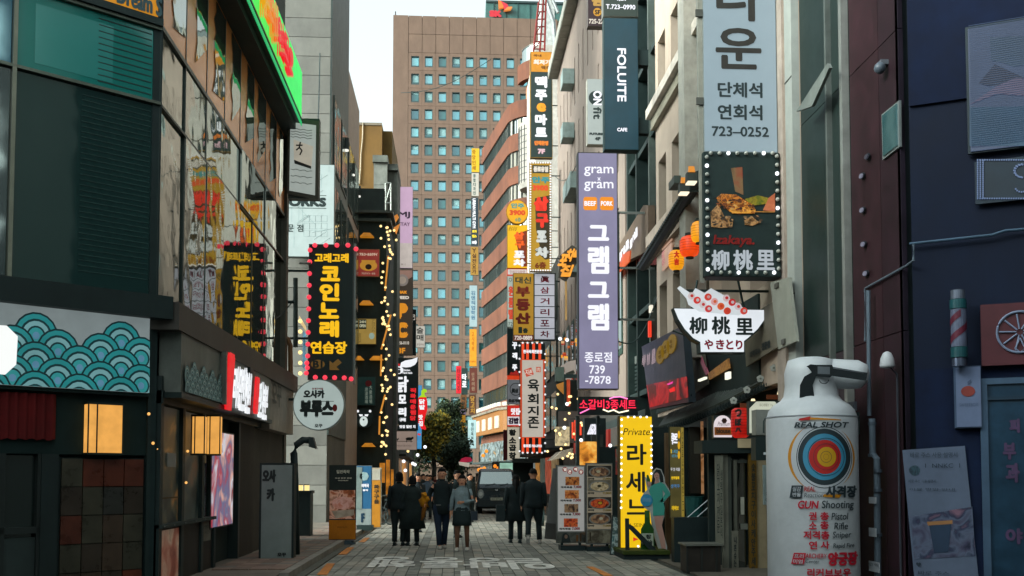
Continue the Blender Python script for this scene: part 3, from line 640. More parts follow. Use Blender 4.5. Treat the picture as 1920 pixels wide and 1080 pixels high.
def band(mb, path, d0, d1, z0, z1):
    A, B = offs(path, d0), offs(path, d1); n = len(path); vs = []
    for P, z in ((A, z0), (A, z1), (B, z1), (B, z0)): vs += [(p.x, p.y, z) for p in P]
    fs = []
    for i in range(n - 1):
        for k in range(4): fs.append((k * n + i, k * n + i + 1, ((k + 1) % 4) * n + i + 1, ((k + 1) % 4) * n + i))
    fs += [(0, n, 2 * n, 3 * n), (n - 1, 4 * n - 1, 3 * n - 1, 2 * n - 1)]
    mb.add(vs, fs)
TCm = mat('643c2a', .8, var=.2, scale=.6); wing = glass('4a5450', .4, .05, .004)
core = MB(); band(core, path, .35, 6, 0, 39); T.part('core', core, mat('2a302e', .8))
ws = [10.8 + 3.3 * k for k in range(-2, 9)]
def resample(path, d, step):
    P = offs(path, d); out = []; acc = 0
    for i in range(len(P) - 1):
        seg = (P[i + 1] - P[i]); Ls = seg.length; t = step - acc
        while t < Ls: out.append((P[i] + seg * t / Ls, math.atan2(seg.y, seg.x))); t += step
        acc = Ls - (t - step)
    return out
blm = [MB().box(-.26, .26, 0, .03, -.72, .72).mesh('blind', mat(h, .7)) for h in ('8e8b80', '7c7a70', 'a09c90')]
yl = MB().box(-.26, .26, 0, .03, -.5, .72).mesh('window_sticker', mat('c8a020', .6))
nm_ = 0
for k, zt in enumerate(ws):
    zb = zt - 1.55; nx = zt + 3.3 - 1.55
    b = MB(); band(b, path, -.02, .3, zt, nx if k < 10 else zt + 1.7); T.part('spandrel_band', b, TCm)
    g = MB(); band(g, path, .22, .3, zb, zt); T.part('window_strip', g, wing)
    for (p, an) in resample(path, .12, .62):
        if p.x < 5.2:
            mm = T.part('mullion', MB().box(p.x - .05, p.x + .05, p.y - .05, p.y + .05, zb, zt), mat('2c3230', .5)) if False else None
            nm_ += 1
    mb = MB()
    for (p, an) in resample(path, .12, .62):
        if p.x < 5.4: c_, s_ = math.cos(an), math.sin(an); mb.box(p.x - .05, p.x + .05, p.y - .05, p.y + .05, zb, zt)
    T.part('mullion_row', mb, mat('2c3230', .5), kind='stuff')
    for (p, an) in resample(path, .18, .62):
        if p.x < 5.4 and random.random() < .8:
            o = link('blind' , random.choice(blm) if not (k == 2) or random.random() < .3 else yl, T, (p.x + .31 * math.cos(an), p.y + .31 * math.sin(an), (zt + zb) / 2)); o.rotation_euler = (0, 0, an)
pent = [Vector((p.x + 1.3, p.y - .2)) for p in path[1:]]
b = MB(); band(b, pent, -.3, .3, 41.1, 42.9); T.part('penthouse_band', b, TCm); b = MB(); band(b, pent, .6, 4, 39, 41.1); T.part('penthouse_wall', b, mat('b07050', .8))
b = MB(); band(b, pent, .2, .28, 43.2, 44.6); T.part('roof_glass', b, glass('4a5654', .4)); b = MB(); band(b, pent, .15, .33, 44.6, 44.7); T.part('roof_rail', b, mat('60605a', .4, .5))
# spiral stair drum
mb = MB(); cx_, cy_ = 10.2 - 5.3 - .4, -4.6 - 0; dz0 = 31; T.part('stair_drum', MB().lathe([(1.5, 29.5), (1.6, 30), (1.6, 35.5), (1.5, 36)], 24, (2.6, -3.6, 0)), mat('8c8880', .6))
for k in range(9): T.part('drum_ring', MB().lathe([(1.63, 0), (1.63, .06)], 24, (2.6, -3.6, 30.2 + k * .62)), mat('3a3a38', .6))
for k in range(12):
    an = R(180 + k * 15); T.part('drum_bar', MB().box(2.6 + 1.62 * math.cos(an) - .03, 2.6 + 1.62 * math.cos(an) + .03, -3.6 + 1.62 * math.sin(an) - .03, -3.6 + 1.62 * math.sin(an) + .03, 30, 35.6), mat('3a3a38', .6))
# canopy storefront at its foot
T2 = Thing('corner_shop', 'corner shop with curved golden canopy and pale signs under the terracotta building', 'shopfront', (5.3, 101, 0))
b = MB(); band(b, path, -1.0, -.7, 6.0, 8.1); T2.part('canopy', b, lit('b87828', .55, var=.15)); b = MB(); band(b, path, -1.2, -.4, 8.11, 8.35); T2.part('canopy_edge', b, mat('70685a', .6))
for i, (p, an) in enumerate(resample(path, -1.25, 1.0)):
    if p.x < 2: o = T2.part('spotlight', MB().box(-.28, .28, -.1, .1, 0, .35), lit('e8e4d0', 1.0, var=0)); o.location = (p.x, p.y, 8.5); o.rotation_euler = (0, 0, an)
for i, (p, an) in enumerate(resample(path, -1.03, 3.4)):
    if p.x < 2: o = T2.part('sign_panel', MB().box(-.9, .9, -.06, .06, -.6, .6), lit('e8dcc0', .9, var=.2)); o.location = (p.x, p.y, 7.0); o.rotation_euler = (0, 0, an)
b = MB(); band(b, path, -.15, -.1, .3, 5.2); T2.part('shop_glass', b, photo(('18201f', '2c3432', '707c7c', '26302e', '8a6a40'), .9, .35, 4))
b = MB(); band(b, path, -1.4, -.2, 2.9, 3.1); T2.part('awning', b, mat('2a2e2c', .7))
# roof lattice mast on a white rooftop room
T = Thing('roof_mast', 'red steel lattice mast on the roof behind the beer sign', 'mast', at(1012, 100, 84)); q = T.p; rd = mat('7a2a26', .6)
pl = [(1000, 100, 1010, 5), (1012, 100, 1019, 0), (1021, 95, 1024, -8)]
for (a, b, c, d) in pl: A, B = q(a, b), q(c, d); T.part('mast_leg', MB().tube([(A[0], 0, A[1]), (B[0], 0, B[1])], .09, 5), rd)
for i in range(7):
    v = 92 - i * 14; A, B = q(1001 + i * 1.5, v), q(1022, v); T.part('cross_bar', MB().tube([(A[0], 0, A[1]), (B[0], 0, B[1])], .06, 5), rd)
    if i % 2 == 0: B = q(1013, v - 14); T.part('brace', MB().tube([(A[0], 0, A[1]), (B[0], 0, B[1])], .05, 5), rd)
T = Thing('rooftop_building', 'pale rounded rooftop building with silver ducts beside the lattice mast', 'building', (at(1030, 500, 86).x, 86, 0)); q = T.p
T.part('wall', MB().box(q(1004, 300)[0], 14, 0, 10, 0, q(1010, 84)[1]), mat('b4aea4', .7)); T.part('tank', MB().box(q(1016, 50)[0], q(1042, 50)[0], 1, 4, q(1010, 84)[1], q(1016, -30)[1]), mat('b8bcb8', .6, var=.3))
for (a, b, c, d, r) in ((1018, -5, 1036, 48, .22), (1036, 48, 1040, 95, .2), (1030, -5, 1045, 30, .15)): A, B = q(a, b), q(c, d); T.part('duct', MB().tube([(A[0], -.6, A[1]), (B[0], -.6, B[1])], r, 8), mat('9aa09e', .4, .6))

# ------------------------------------------------------------------ right: pale pink wall building
T = Thing('pale_wall_building', 'long pale pink plastered building with narrow slit windows and a cornice on the right side', 'building', (XR, 53, 0), R(-90))
LB = 21.0; HB = 22.9; PK = mat('86796f', .85, var=.1, scale=.6, bump=.1)
zones = [4.2, 7.6, 11, 14.4, 17.8]
T.part('wall', MB().box(0, LB, .25, 8, 0, HB), mat('8a7a70', .85))
# wall skin of storey panels, slits left open between piers
pw = 1.5; sw = .28
for j, z in enumerate([5.0, 8.4, 11.8, 15.2, 18.6]):
    T.part('spandrel', MB().box(0, LB, 0, .25, z - 1.2 if j else 3.9, z), PK)
    x = .3
    while x < LB - .2:
        x1 = min(x + pw - sw, LB); T.part('pier', MB().box(x, x1, 0, .25, z, z + 2.2), PK); 
        T.part('slit_window', MB().box(x1, min(x1 + sw, LB), .16, .2, z, z + 2.2), glass('2c3634', .3)); x = x1 + sw
T.part('spandrel', MB().box(0, LB, 0, .25, 20.8, HB), PK)
T.part('cornice', MB().box(-.1, LB, -.5, .25, HB + .01, HB + .5), mat('9a9a90', .6))
for i in range(16): T.part('cornice_panel', MB().box(-.05 + i * 1.3, 1.2 + i * 1.3, -.48, -.02, HB - .05, HB), mat('8d8e84', .6))
T.part('roof_wall', MB().box(0, LB, 1, 8, HB + .5, 27), mat('7a7066', .85))
GRN = mat('2d4238', .6)
for i in range(11): T.part('window', MB().box(.5 + i * 1.9, 1.5 + i * 1.9, -.03, -.005, 5.6, 8.8), GRN); 
for i in range(11): T.part('pane', MB().box(.6 + i * 1.9, 1.4 + i * 1.9, -.045, -.031, 5.8, 8.6), glass('39504a', .35))
T.part('shop_beam', MB().box(0, LB, -.1, .2, 3.4, 3.9), mat('3a3834', .7))
for (u, v, s_) in ((1055, 150, .5), (1055, 250, .5), (1060, 360, .6), (1062, 500, .6), (1068, 345, .7)):
    X, z = T.p(u, v, -.5); T.part('air_unit', MB().box(X - s_, X + s_, -.55, -.02, z - .35, z + .35), mat('8ea09c', .6))
# back part of the row: R5
T = Thing('shop_building', 'lower dark building with stacked signs between the terracotta building and the pale wall', 'building', (XR, 76, 0), R(-90))
T.part('wall', MB().box(0, 22.9, .1, 6, 0, 13.5), mat('3c3b36', .85)); 
for j in range(3):
    for i in range(6): T.part('window', MB().box(.8 + i * 3.7, 3.4 + i * 3.7, 0, .1, 4.2 + j * 3, 6.2 + j * 3), glass('2f3d3a', .4))
for i in range(6): T.part('shop_window', MB().box(.6 + i * 3.7, 3.8 + i * 3.7, 0, .1, .6, 2.7), lit(('c06a30', '90a0a0', 'd09040', '506058', 'c85a40', 'a08860')[i], .55, var=.6, scale=2.5))
for i in range(6): T.part('awning', MB().box(.4 + i * 3.7, 3.9 + i * 3.7, -1.0, .1, 3.0, 3.12), mat('3a3c38', .7))
# dark stair building
T = Thing('dark_recess_building', 'dark recessed stair building with vertical pipes behind the teal cafe sign', 'building', (XR + .7, 32, 0), R(-90))
DB = mat('1c2726', .7, var=.25)
T.part('wall', MB().box(0, 5, .1, 6, 0, 24), DB)
for i, x in enumerate((.3, 1.1, 1.9, 3.0, 3.9, 4.7)): T.part('column', MB().box(x, x + .16, -.5 if i % 2 else -.7, .1, 0, 24), mat(('2b3734', '5f6a64', '202b2a')[i % 3], .5, .3))
for j in range(8): T.part('floor_plate', MB().box(0, 5, -.65, .1, 4 + j * 2.4, 4.15 + j * 2.4), mat('26302f', .6))
for j in range(7): T.part('stair_flight', MB().prism([(0.4, 4.2 + j * 2.4), (.8, 4.2 + j * 2.4), (4.2, 6.4 + j * 2.4), (3.8, 6.4 + j * 2.4)], -.3, -.1), mat('6a726c', .5))
T.part('window_glow', MB().box(1.6, 2.2, -.02, .08, 13.4, 15.2), lit('d8dcd0', .8))
T.part('lit_tube', MB().box(*[T.p(1221, 640, -.7)[0] - .06, T.p(1221, 640, -.7)[0] + .06], -.78, -.7, T.p(1221, 632, -.7)[1], T.p(1221, 602, -.7)[1]), lit('f04028', 1.0, var=0), label='red light tube')
T.part('lit_tube', MB().box(*[T.p(1223, 590, -.7)[0] - .08, T.p(1223, 590, -.7)[0] + .12], -.78, -.7, T.p(1223, 586, -.7)[1], T.p(1223, 573, -.7)[1]), lit('f4ecd8', 1.0, var=0), label='white light tube')

# ------------------------------------------------------------------ right: beige building A with deep windows
T = bA = Thing('beige_building', 'beige plastered building with deep set windows and ledges carrying the big white sign', 'building', (XR, 27.0, 0), R(-90))
LA = 11.4; BE = mat('b0a090', .8, var=.12, scale=.7, bump=.15); BE2 = mat('8c8878', .8, var=.12)
T.part('wall', MB().box(0, LA, .7, 8, 0, 22), mat('6a665c', .85))
levels = [(2.9, 4.6), (6.0, 10.06 - 2.2), (8.4, 10.06), (11.9, 13.35), (15, 16.7), (18.3, 20)]
lv = [(5.0, 6.7), (8.2, 10.06), (11.7, 13.35), (15, 16.7), (18.3, 20)]
prev = 3.2
wx = [(.35, 1.3), (2.0, 3.3), (4.3, 5.6), (6.6, 7.9), (8.6, 9.6)]
for (z0, z1) in lv:
    T.part('spandrel', MB().box(0, LA, 0, .7, prev, z0), BE)
    x = 0
    for (a, b) in wx:
        T.part('pier', MB().box(x, a, 0, .7, z0, z1), BE); w = T.part('window', MB().box(a, b, .5, .56, z0, z1), glass('34463f', .35)); T.part('window_frame', MB().box((a + b) / 2 - .04, (a + b) / 2 + .04, .42, .5, z0, z1), mat('a0a090', .5), w); x = b
    T.part('pier', MB().box(x, LA, 0, .7, z0, z1), BE); prev = z1
T.part('spandrel', MB().box(0, LA, 0, .7, prev, 22), BE)
T.part('cornice', MB().box(0, 9.4, -.28, 0, 11.35, 11.6), mat('c4bcb0', .7)); T.part('cornice', MB().box(0, 9.4, -.14, -.001, 11.05, 11.34), BE2)
T.part('cornice', MB().box(0, 7, -.3, 0, T.p(1290, 380, -.3)[1] + .1, T.p(1290, 380, -.3)[1] + .4), mat('b8a898', .7)); T.part('cornice', MB().box(0, 7, -.15, -.001, T.p(1290, 400)[1] - .25, T.p(1290, 400)[1] + .0), mat('988878', .7))
xp = T.p(1478, 300)[0]; T.part('pilaster', MB().box(T.p(1487, 300)[0], LA + .0, -.12, .0, 0, 22), mat('9aa09a', .7, var=.1)); T.part('pilaster', MB().box(T.p(1459, 300)[0], T.p(1475, 300)[0], -.06, 0, 0, 22), mat('a89c90', .7))
T.part('pilaster', MB().box(T.p(1310, 300)[0], T.p(1322, 300)[0], -.45, 0, 4.2, 22), mat('a4a298', .6))
for i, z in enumerate((1.2, 4.5, 8, 11)): T.part('panel_joint', MB().box(T.p(1487, 300)[0], LA, -.13, -.121, z, z + .015), mat('50544f'))
T.part('ground_floor', MB().box(0, LA, .3, .7, 0, 3.2), mat('15191a', .7))
T.part('upper_shop', MB().box(0, 9.2, -.04, 0, 3.3, 4.9), mat('1b2423', .7))

# ------------------------------------------------------------------ maroon building on the right
MR = mat('2a1219', .42, .15, var=.15, scale=.8, spec=.5); MB1 = mat('25161d', .5, .1, var=.15); NAVY_FADE = mat('0b152a', .7, var=.2, scale=.7, spec=.15, shadow_lift=.1)  # dark blue fade over this side is put into the wall colours
T = Thing('maroon_building', 'maroon metal clad side wall with grey pipes and a small slanted window', 'building', (XR, 15.55, 0), R(-90))
LM = 3.45; T.part('wall', MB().box(0, LM, .06, 4, 0, 16), mat('10101a', .7))
pe = [0, T.p(1597, 400)[0], T.p(1652, 400)[0], T.p(1690, 400)[0], LM]
pm_ = [mat('33282e', .6, shadow_lift=.3), mat('2e161d', .6, 0, var=.35, spec=.2, shadow_lift=.15), mat('28131c', .6, 0, var=.35, spec=.2, shadow_lift=.15), mat('1c1220', .6, 0, var=.3, spec=.2, shadow_lift=.15)]  # maroon panels with the same darkening put into their colours
for j in range(4):
    zs = (0, 3.4, 7.18, 11, 16)
    for i in range(4):
        if i == 0:
            T.part('edge_panel', MB().box(.0, pe[1] - .02, .0, .06, zs[j], zs[j + 1] - .012), mat('1c2826', .4, spec=.2, shadow_lift=.25) if j else pm_[0])
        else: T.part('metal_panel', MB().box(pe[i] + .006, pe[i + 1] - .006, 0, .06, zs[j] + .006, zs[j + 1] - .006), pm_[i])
T.part('edge_post', MB().box(pe[1] - .12, pe[1] - .02, -.1, 0, 0, 16), mat('8a8e8a', .4, .5)); T.part('edge_post', MB().box(T.p(1560, 300)[0] - .03, T.p(1560, 300)[0] + .03, -.08, 0, 0, 16), mat('6e7672', .4, .5))
T.part('canopy_flap', MB().prism([T.p(1529, 210), T.p(1590, 120), T.p(1594, 128), T.p(1560, 200)], -.3, -.25), mat('7c8480', .5, .4))
pw_ = [T.p(1657, 215), T.p(1690, 188), T.p(1691, 275), T.p(1659, 300)]
w = T.part('window', MB().prism(pw_, -.03, 0), mat('8a9494', .4, .5)); cxw = sum(p[0] for p in pw_) / 4; czw = sum(p[1] for p in pw_) / 4
T.part('pane', MB().prism([(cxw + (p[0] - cxw) * .82, czw + (p[1] - czw) * .9) for p in pw_], -.045, -.031), glass('1c4a50', .3, .1, tint='a0c8cc'), w)
for i, (u, v) in enumerate(((1627, 294), (1617, 330), (1618, 394), (1620, 458), (1624, 513))):
    TT = Thing('eyeball_light', ('topmost', 'second', 'third', 'fourth', 'lowest')[i] + ' small pale round light in the column on the maroon wall', 'light', atX(u, v, XR - .03), R(-90), 'round lights on the maroon wall')
    TT.part('lens', MB().disc(0, 0, .05, -.03, 0, 12, .03), lit('787a8c' if i else '40424e', .7, var=0)); TT.part('ring', MB().disc(0, 0, .065, -.012, 0.01, 12, .045), mat('30323a', .4, .6))
T = Thing('camera_dome', 'small grey dome security camera high on the maroon wall', 'camera', atX(1664, 128, XR), R(-90)); T.part('dome', MB().ball((0, -.1, 0), .075, 12), mat('4c5660', .3), smooth=True); T.part('bracket', MB().box(-.04, .04, -.1, 0, .04, .1), mat('5a6068', .5))
T = Thing('wall_lamp', 'white conical wall lamp on a thin stalk beside the drain pipe', 'lamp', atX(1673, 690, XR), R(-90))
T.part('shade', MB().lathe([(.085, -.08), (.09, -.05), (.08, .03), (.05, .1), (.015, .12)], 16, (.22, -.16, .06)), mat('a8acb0', .5), smooth=True); T.part('stalk', MB().tube([(.22, -.14, 0), (.2, -.03, -.1), (.2, -.03, -2.6)], .014, 6), mat('30303a', .5))
T = Thing('drain_pipe', 'grey jointed drain pipe with stickers running down the maroon wall', 'pipe', atX(1648, 1070, XR - .1), R(-90)); q = T.p; GP = mat('5c6a76', .5, .3)
T.part('pipe', MB().tube([(*[q(1628, 545)[0], -.0], q(1628, 545)[1]), (q(1630, 780)[0], 0, q(1630, 780)[1])], .028, 8), GP)
T.part('pipe', MB().tube([(q(1638, 785)[0], -.02, q(1638, 785)[1]), (q(1639, 850)[0], -.02, q(1639, 850)[1]), (q(1647, 860)[0], -.02, q(1647, 860)[1]), (q(1649, 1100)[0], -.02, q(1649, 1100)[1])], .042, 10), GP)
for v in (790, 850, 880, 916, 1000): T.part('collar', MB().tube([(q(1649, v)[0] if v > 860 else q(1638, v)[0], -.02, q(1649, v)[1]), (q(1649, v)[0] if v > 860 else q(1638, v)[0], -.02, q(1649, v + 6)[1])], .052, 10), mat('4c5864', .5, .4))
for (v0, v1) in ((932, 944), (990, 1006), (1053, 1072)): T.rect('sticker', 1642, v0, 1656 if v0 < 1040 else 1662, v1, mat('a0a6ac', .7), -.09, -.085)
words(T, mat('20262c'), [('민혁', 1643, 1056, 1661, 1062)], -.095)
T = Thing('conduit', 'thin grey conduit stepping up across the maroon wall towards the screen', 'pipe', atX(1622, 540, XR - .03), R(-90)); q = T.p
pts = [q(1622, 640), q(1622, 541), q(1700, 498), q(1713, 488), q(1713, 458)]
T.part('pipe', MB().tube([(x, 0, z) for x, z in pts], .016, 8), GP)
# frontal part, navy fade put into its colours
MA = R(-27.5); MO = Vector((XR, 15.55 - 3.45, 0)); MO = atX(1710, 500, XR); MO.z = 0
T = Thing('navy_faded_building', 'building front with painted-in navy fade, large screen, citrus sign and glass door', 'building', MO, MA); q = T.p
T.part('wall', MB().box(0, 6.5, .04, 3, 0, 16), NAVY_FADE)
for i in range(5):
    for j in range(5): T.part('metal_panel', MB().box(.01 + i * 1.3, 1.29 + i * 1.3, 0, .04, j * 3.2 + 2.9 if j else 0, (j + 1) * 3.2 + 2.89 if j else 2.89), mat('0c1730', .75, .0, var=.3, scale=1.5, spec=.12, shadow_lift=.1))
T.part('pipe', MB().tube([(-.02, -.04, q(1713, 458)[1]), (q(1860, 445)[0], -.04, q(1860, 442)[1]), (q(1885, 434)[0], -.04, q(1885, 434)[1]), (3, -.04, q(1918, 434)[1])], .018, 8), mat('3c5468', .5, .3))
dx = q(1846, 900)[0]
T.part('door_frame', MB().box(dx - .03, dx + .05, -.06, 0, 0, 2.75), mat('3c5268', .5, .3)); T.part('door_frame', MB().box(dx + .05, 3, -.06, 0, 2.68, 2.75), mat('3c5268', .5, .3)); T.part('door_frame', MB().box(dx + .05, 3, -.06, 0, q(1880, 750)[1], q(1880, 744)[1]), mat('16283a', .5, .3))
T.part('glass_door', MB().box(dx + .05, 3, -.03, -.005, 0, 2.68), mat('123044', .35, .0, var=.3, spec=.3, shadow_lift=.2))
words(T, mat('40304e', .6), [('피', 1892, 785, 1912, 812), ('부', 1880, 830, 1905, 862), ('과', 1885, 868, 1912, 905), ('야', 1885, 990, 1918, 1020)], -.04, .01)
T = Thing('led_screen', 'large dim outdoor screen showing a blurred person on the navy-faded building', 'screen', MO + Vector((0, 0, 5.2)), MA); q = T.p
T.rect('casing', 1812, 40, 1985, 281, mat('0a1220', .5), -.05, 0); T.rect('screen', 1817, 45, 1980, 278, lit('3e4e6c', .62, var=.15), -.07, -.051)
T.poly('picture', [(1856, 75), (1925, 72), (1925, 125), (1900, 130), (1880, 122), (1858, 118)], lit('30475f', .6), -.074, -.0705); T.poly('picture', [(1835, 160), (1865, 125), (1920, 150), (1895, 165), (1850, 165)], lit('182440', .6, var=0), -.077, -.0745)
T.poly('picture', [(1818, 200), (1870, 165), (1905, 150), (1930, 155), (1930, 185), (1870, 180)], lit('4e4664', .6), -.08, -.0775); T.poly('picture', [(1818, 205), (1940, 203), (1940, 277), (1818, 277)], lit('254a66', .6), -.0735, -.0705)
ln = MB()
for i in range(58): _, z = q(1860, 47 + i * 4); ln.box(q(1818, 150)[0], q(1980, 150)[0], -.084, -.082, z, z + .006)
T.part('scan_lines', ln, mat('2a3c58', .5), kind='stuff')
T = Thing('dot_matrix_sign', 'dot matrix sign with pale blue dots below the large screen', 'sign', MO + Vector((0, 0, 4.6)), MA); q = T.p
T.rect('casing', 1828, 298, 1960, 378, mat('0a1428', .5), -.04, 0); dots = []
dm = MB()
def dot(u, v): x, z = q(u, v); dm.box(x - .008, x + .008, -.055, -.041, z - .008, z + .008)
for i in range(20):
    for k in range(3): dot(1833 + k * 5, 303 + i * 3.7)
for i in range(24): dot(1833 + i * 4.5, 302); dot(1833 + i * 4.5, 374)
for i in range(9): an = R(90 + i * 22); dot(1915 + 14 * math.cos(an), 322 - 12 * math.sin(an)); dot(1915 + 12 * math.cos(an + 2), 352 - 10 * math.sin(an + 2)); dot(1917 + 14 * math.cos(an), 323 - 12 * math.sin(an))
T.part('led_dots', dm, lit('5a6f94', .8, var=0), kind='stuff')
T = Thing('citrus_sign', 'dark red sign with a white citrus slice wheel beside the barber pole', 'sign', MO + Vector((0, 0, 2.8)), MA); q = T.p
T.rect('sign_face', 1839, 570, 1990, 685, mat('45161f', .5, var=.15), -.12, 0); cxx, czz = q(1911, 625)[0], q(1911, 625)[1]; r = q(1911, 587)[1] - czz; wm = mat('6c7890', .6)
ring = MB(); N_ = 40
ring.tube([(cxx + r * math.cos(2 * math.pi * k / N_), -.135, czz + r * math.sin(2 * math.pi * k / N_)) for k in range(N_ + 1)], .014, 6); T.part('wheel_rim', ring, wm)
for k in range(9): an = 2 * math.pi * k / 9 + .3; T.part('segment', MB().tube([(cxx + .15 * r * math.cos(an), -.135, czz + .15 * r * math.sin(an)), (cxx + .9 * r * math.cos(an), -.135, czz + .9 * r * math.sin(an))], .01, 6), wm)
T.part('juice_drop', MB().tube([(cxx, -.137, czz - .3 * r), (cxx - .05, -.137, czz - .8 * r), (cxx, -.137, czz - r), (cxx + .05, -.137, czz - .8 * r), (cxx, -.137, czz - .3 * r)], .01, 6), wm)
T = Thing('barber_pole', 'glass barber pole with red and white stripes and teal ends on the navy-faded wall', 'barber pole', MO + Vector((0, 0, 0)), MA); q = T.p
xx, z1 = q(1796, 550); _, z0 = q(1796, 690); rr = (q(1812, 600)[0] - q(1780, 600)[0]) / 2
def pole_seg(nm, va, vb, r_, m): _, a_ = q(1796, vb); _, b_ = q(1796, va); T.part(nm, MB().lathe([(r_, a_), (r_, b_)], 20, (xx, -.2, 0)), m, smooth=False)
pole_seg('cap', 550, 566, rr * .85, mat('5c6472', .4, .5)); pole_seg('collar', 567, 584, rr, mat('15464c', .4)); pole_seg('drum', 585, 654, rr * .92, mat('50586c', .5)); pole_seg('collar', 655, 674, rr, mat('15464c', .4)); pole_seg('foot', 675, 690, rr * .85, mat('5a6478', .3, .7))
hel = MB(); _, za = q(1796, 652); _, zb = q(1796, 586)
for s0 in (0, math.pi):
    vs = []; n = 24
    for k in range(n + 1):
        a_ = s0 + k / n * 1.6 * math.pi; z = za + (zb - za) * k / n * .8
        for dz in (0, (zb - za) * .2): vs.append((xx + (rr * .93 + .004) * math.cos(a_), -.2 + (rr * .93 + .004) * math.sin(a_), z + dz))
    hel.add(vs, [(2 * k, 2 * k + 2, 2 * k + 3, 2 * k + 1) for k in range(n)])
T.part('stripe', hel, mat('4e1428', .5)); T.part('mount', MB().box(xx - .04, xx + .04, -.15, 0, z0 + .1, z0 + .2), DKM)
T = Thing('apple_sign', 'small white box sign with an orange fruit drawing under the barber pole', 'sign', MO + Vector((0, 0, 2.0)), MA); q = T.p
T.rect('casing', 1789, 688, 1840, 803, mat('34465e', .5), -.1, 0); T.rect('sign_face', 1793, 690, 1839, 801, mat('566480', .6, var=.1), -.11, -.101)
x, z = q(1815, 735); T.part('fruit', MB().disc(x, z, .075, -.118, -.111, 20, .062), mat('74302a', .6)); T.part('leaf', MB().prism([(x, z + .07), (x + .04, z + .1), (x + .035, z + .14), (x - .005, z + .11)], -.118, -.111), mat('3c4860', .6)); words(T, mat('4a5a74'), [('SWEETBOX', 1799, 757, 1834, 763)], -.115)
T = Thing('paper_poster', 'tilted white usage poster with a street photo fixed low on the navy-faded wall', 'poster', MO + Vector((0, 0, .1)), MA); q = T.p
T.poly('sheet', [(1692, 844), (1809, 836), (1835, 1085), (1716, 1100)], mat('4c586c', .7, var=.1), -.03, -.02)
T.poly('photo', [(1709, 968), (1823, 950), (1829, 1042), (1714, 1048)], photo(('141c30', '3a3a50', '4a5468', '202840', '6a5060'), 5, 0, 11), -.036, -.031); T.poly('bin_photo', [(1742, 983), (1784, 981), (1778, 1035), (1752, 1037)], mat('16263e', .6), -.042, -.037); T.poly('bin_lid', [(1738, 978), (1786, 975), (1786, 982), (1740, 985)], mat('86603c', .6), -.044, -.0425)
x, z = q(1715, 882); T.part('portrait', MB().disc(x, z, .06, -.036, -.031), photo(('1a2438', '2c4650', '101828'), 12, 0, 2))
words(T, mat('1a2436'), [('바로 주스 사용 설명서', 1707, 848, 1795, 858), ('1  NNKC  1', 1735, 869, 1800, 877), ('바로 주스 사용 설명서', 1704, 899, 1755, 905), ('이용 방법 안내', 1706, 915, 1790, 920), ('♥', 1718, 1054, 1727, 1062), ('바로 주스', 1722, 1070, 1780, 1078)], -.047)

# ================================================================== SIGNS, LEFT SIDE
BLK = mat('14201f', .5, var=.1); YEL = lit('f5bc10', 1., var=.05); WHT = lit('eef0f4', 1.0, var=0); REDB = lit('ff4458', 1.0, var=0); CREAM = lit('e8dfd0', .8, var=.1)
T = sign('karaoke_sign', 'black sign with big yellow letters and round red bulbs around its edge', 578, 458, 662, 712, 24.9, BLK, mat('4a504c', .5, .5), .3, 1.5)
words(T, YEL, [('고래고래', 590, 475, 654, 493)], bold=.012); words(T, YEL, [('코', 601, 499, 638, 528), ('인', 599, 531, 637, 565), ('노', 598, 567, 636, 598), ('래', 599, 601, 636, 633)], bold=.03)
words(T, YEL, [('연습장', 582, 640, 651, 664)], bold=.014); dim = lit('6a4c18', .7)
x, z = T.p(596, 683); T.part('floor_badge', MB().disc(x, z, .17, -.02, -.012, 20, .11), dim); words(T, BLK, [('B1', 587, 676, 605, 690)], y=-.026, bold=.01)
T.poly('arrow', [(618, 694), (618, 676), (624, 681), (634, 673), (641, 680), (631, 688), (637, 694)], dim, -.02, -.012)
pts = run(591, 461, 653, 461, 4) + [(668, 468)] + run(582, 470, 577, 690, 11) + [(576, 681), (575, 700)] + run(592, 708, 646, 709, 4) + [(659, 711)]
bulbs(T, REDB, pts, .062, -.07)
T.part('hanger', MB().box(T.w[1], T.w[1] + .05, .1, .16, -.1, T.h + .05), mat('7d837f', .4, .6)); T.part('bracket', MB().box(-1.2, T.w[0], .1, .16, T.h * .8, T.h * .8 + .05), DKM); T.part('bracket', MB().box(-1.2, T.w[0], .1, .16, T.h * .3, T.h * .3 + .05), DKM)
T = sign('framed_box_sign', 'framed white box sign with a small dancing figure print on the glass building', 541, 222, 598, 372, 23.9, None, None, .25)
T.poly('casing', [(540, 220), (599, 228), (597, 376), (539, 364)], mat('4b4a42', .5, .3), -.03, .0); T.poly('sign_face', [(545, 230), (593, 236), (591, 367), (543, 358)], lit('a3aca6', .8, var=.06), -.045, -.031)
T.poly('print', [(551, 263), (588, 276), (584, 317), (552, 302)], lit('b4ae9e', .75), -.055, -.047); T.poly('print_strip', [(552, 301), (584, 313), (584, 318), (553, 308)], mat('2a2624'), -.06, -.056)
mb = MB()
for A, B in (((564, 268), (562, 278)), ((562, 278), (567, 284)), ((562, 278), (556, 283)), ((567, 284), (563, 292)), ((556, 274), (568, 274))): a, b = T.p(*A), T.p(*B); mb.tube([(a[0], -.062, a[1]), (b[0], -.062, b[1])], .018, 5)
T.part('dancer_print', mb, mat('2a2624')); wv = MB()
for k in range(7):
    v = 242 + k * 5 if k < 4 else 318 + (k - 4) * 12; pts = [T.p(546 + j * 4.4, v + j * .5 + 1.2 * math.sin(j * 2)) for j in range(10)]; wv.tube([(a, -.05, b) for a, b in pts], .008, 4)
T.part('wave_line', wv, mat('8a928e'), kind='stuff')
T.e['category'] = 'sign'
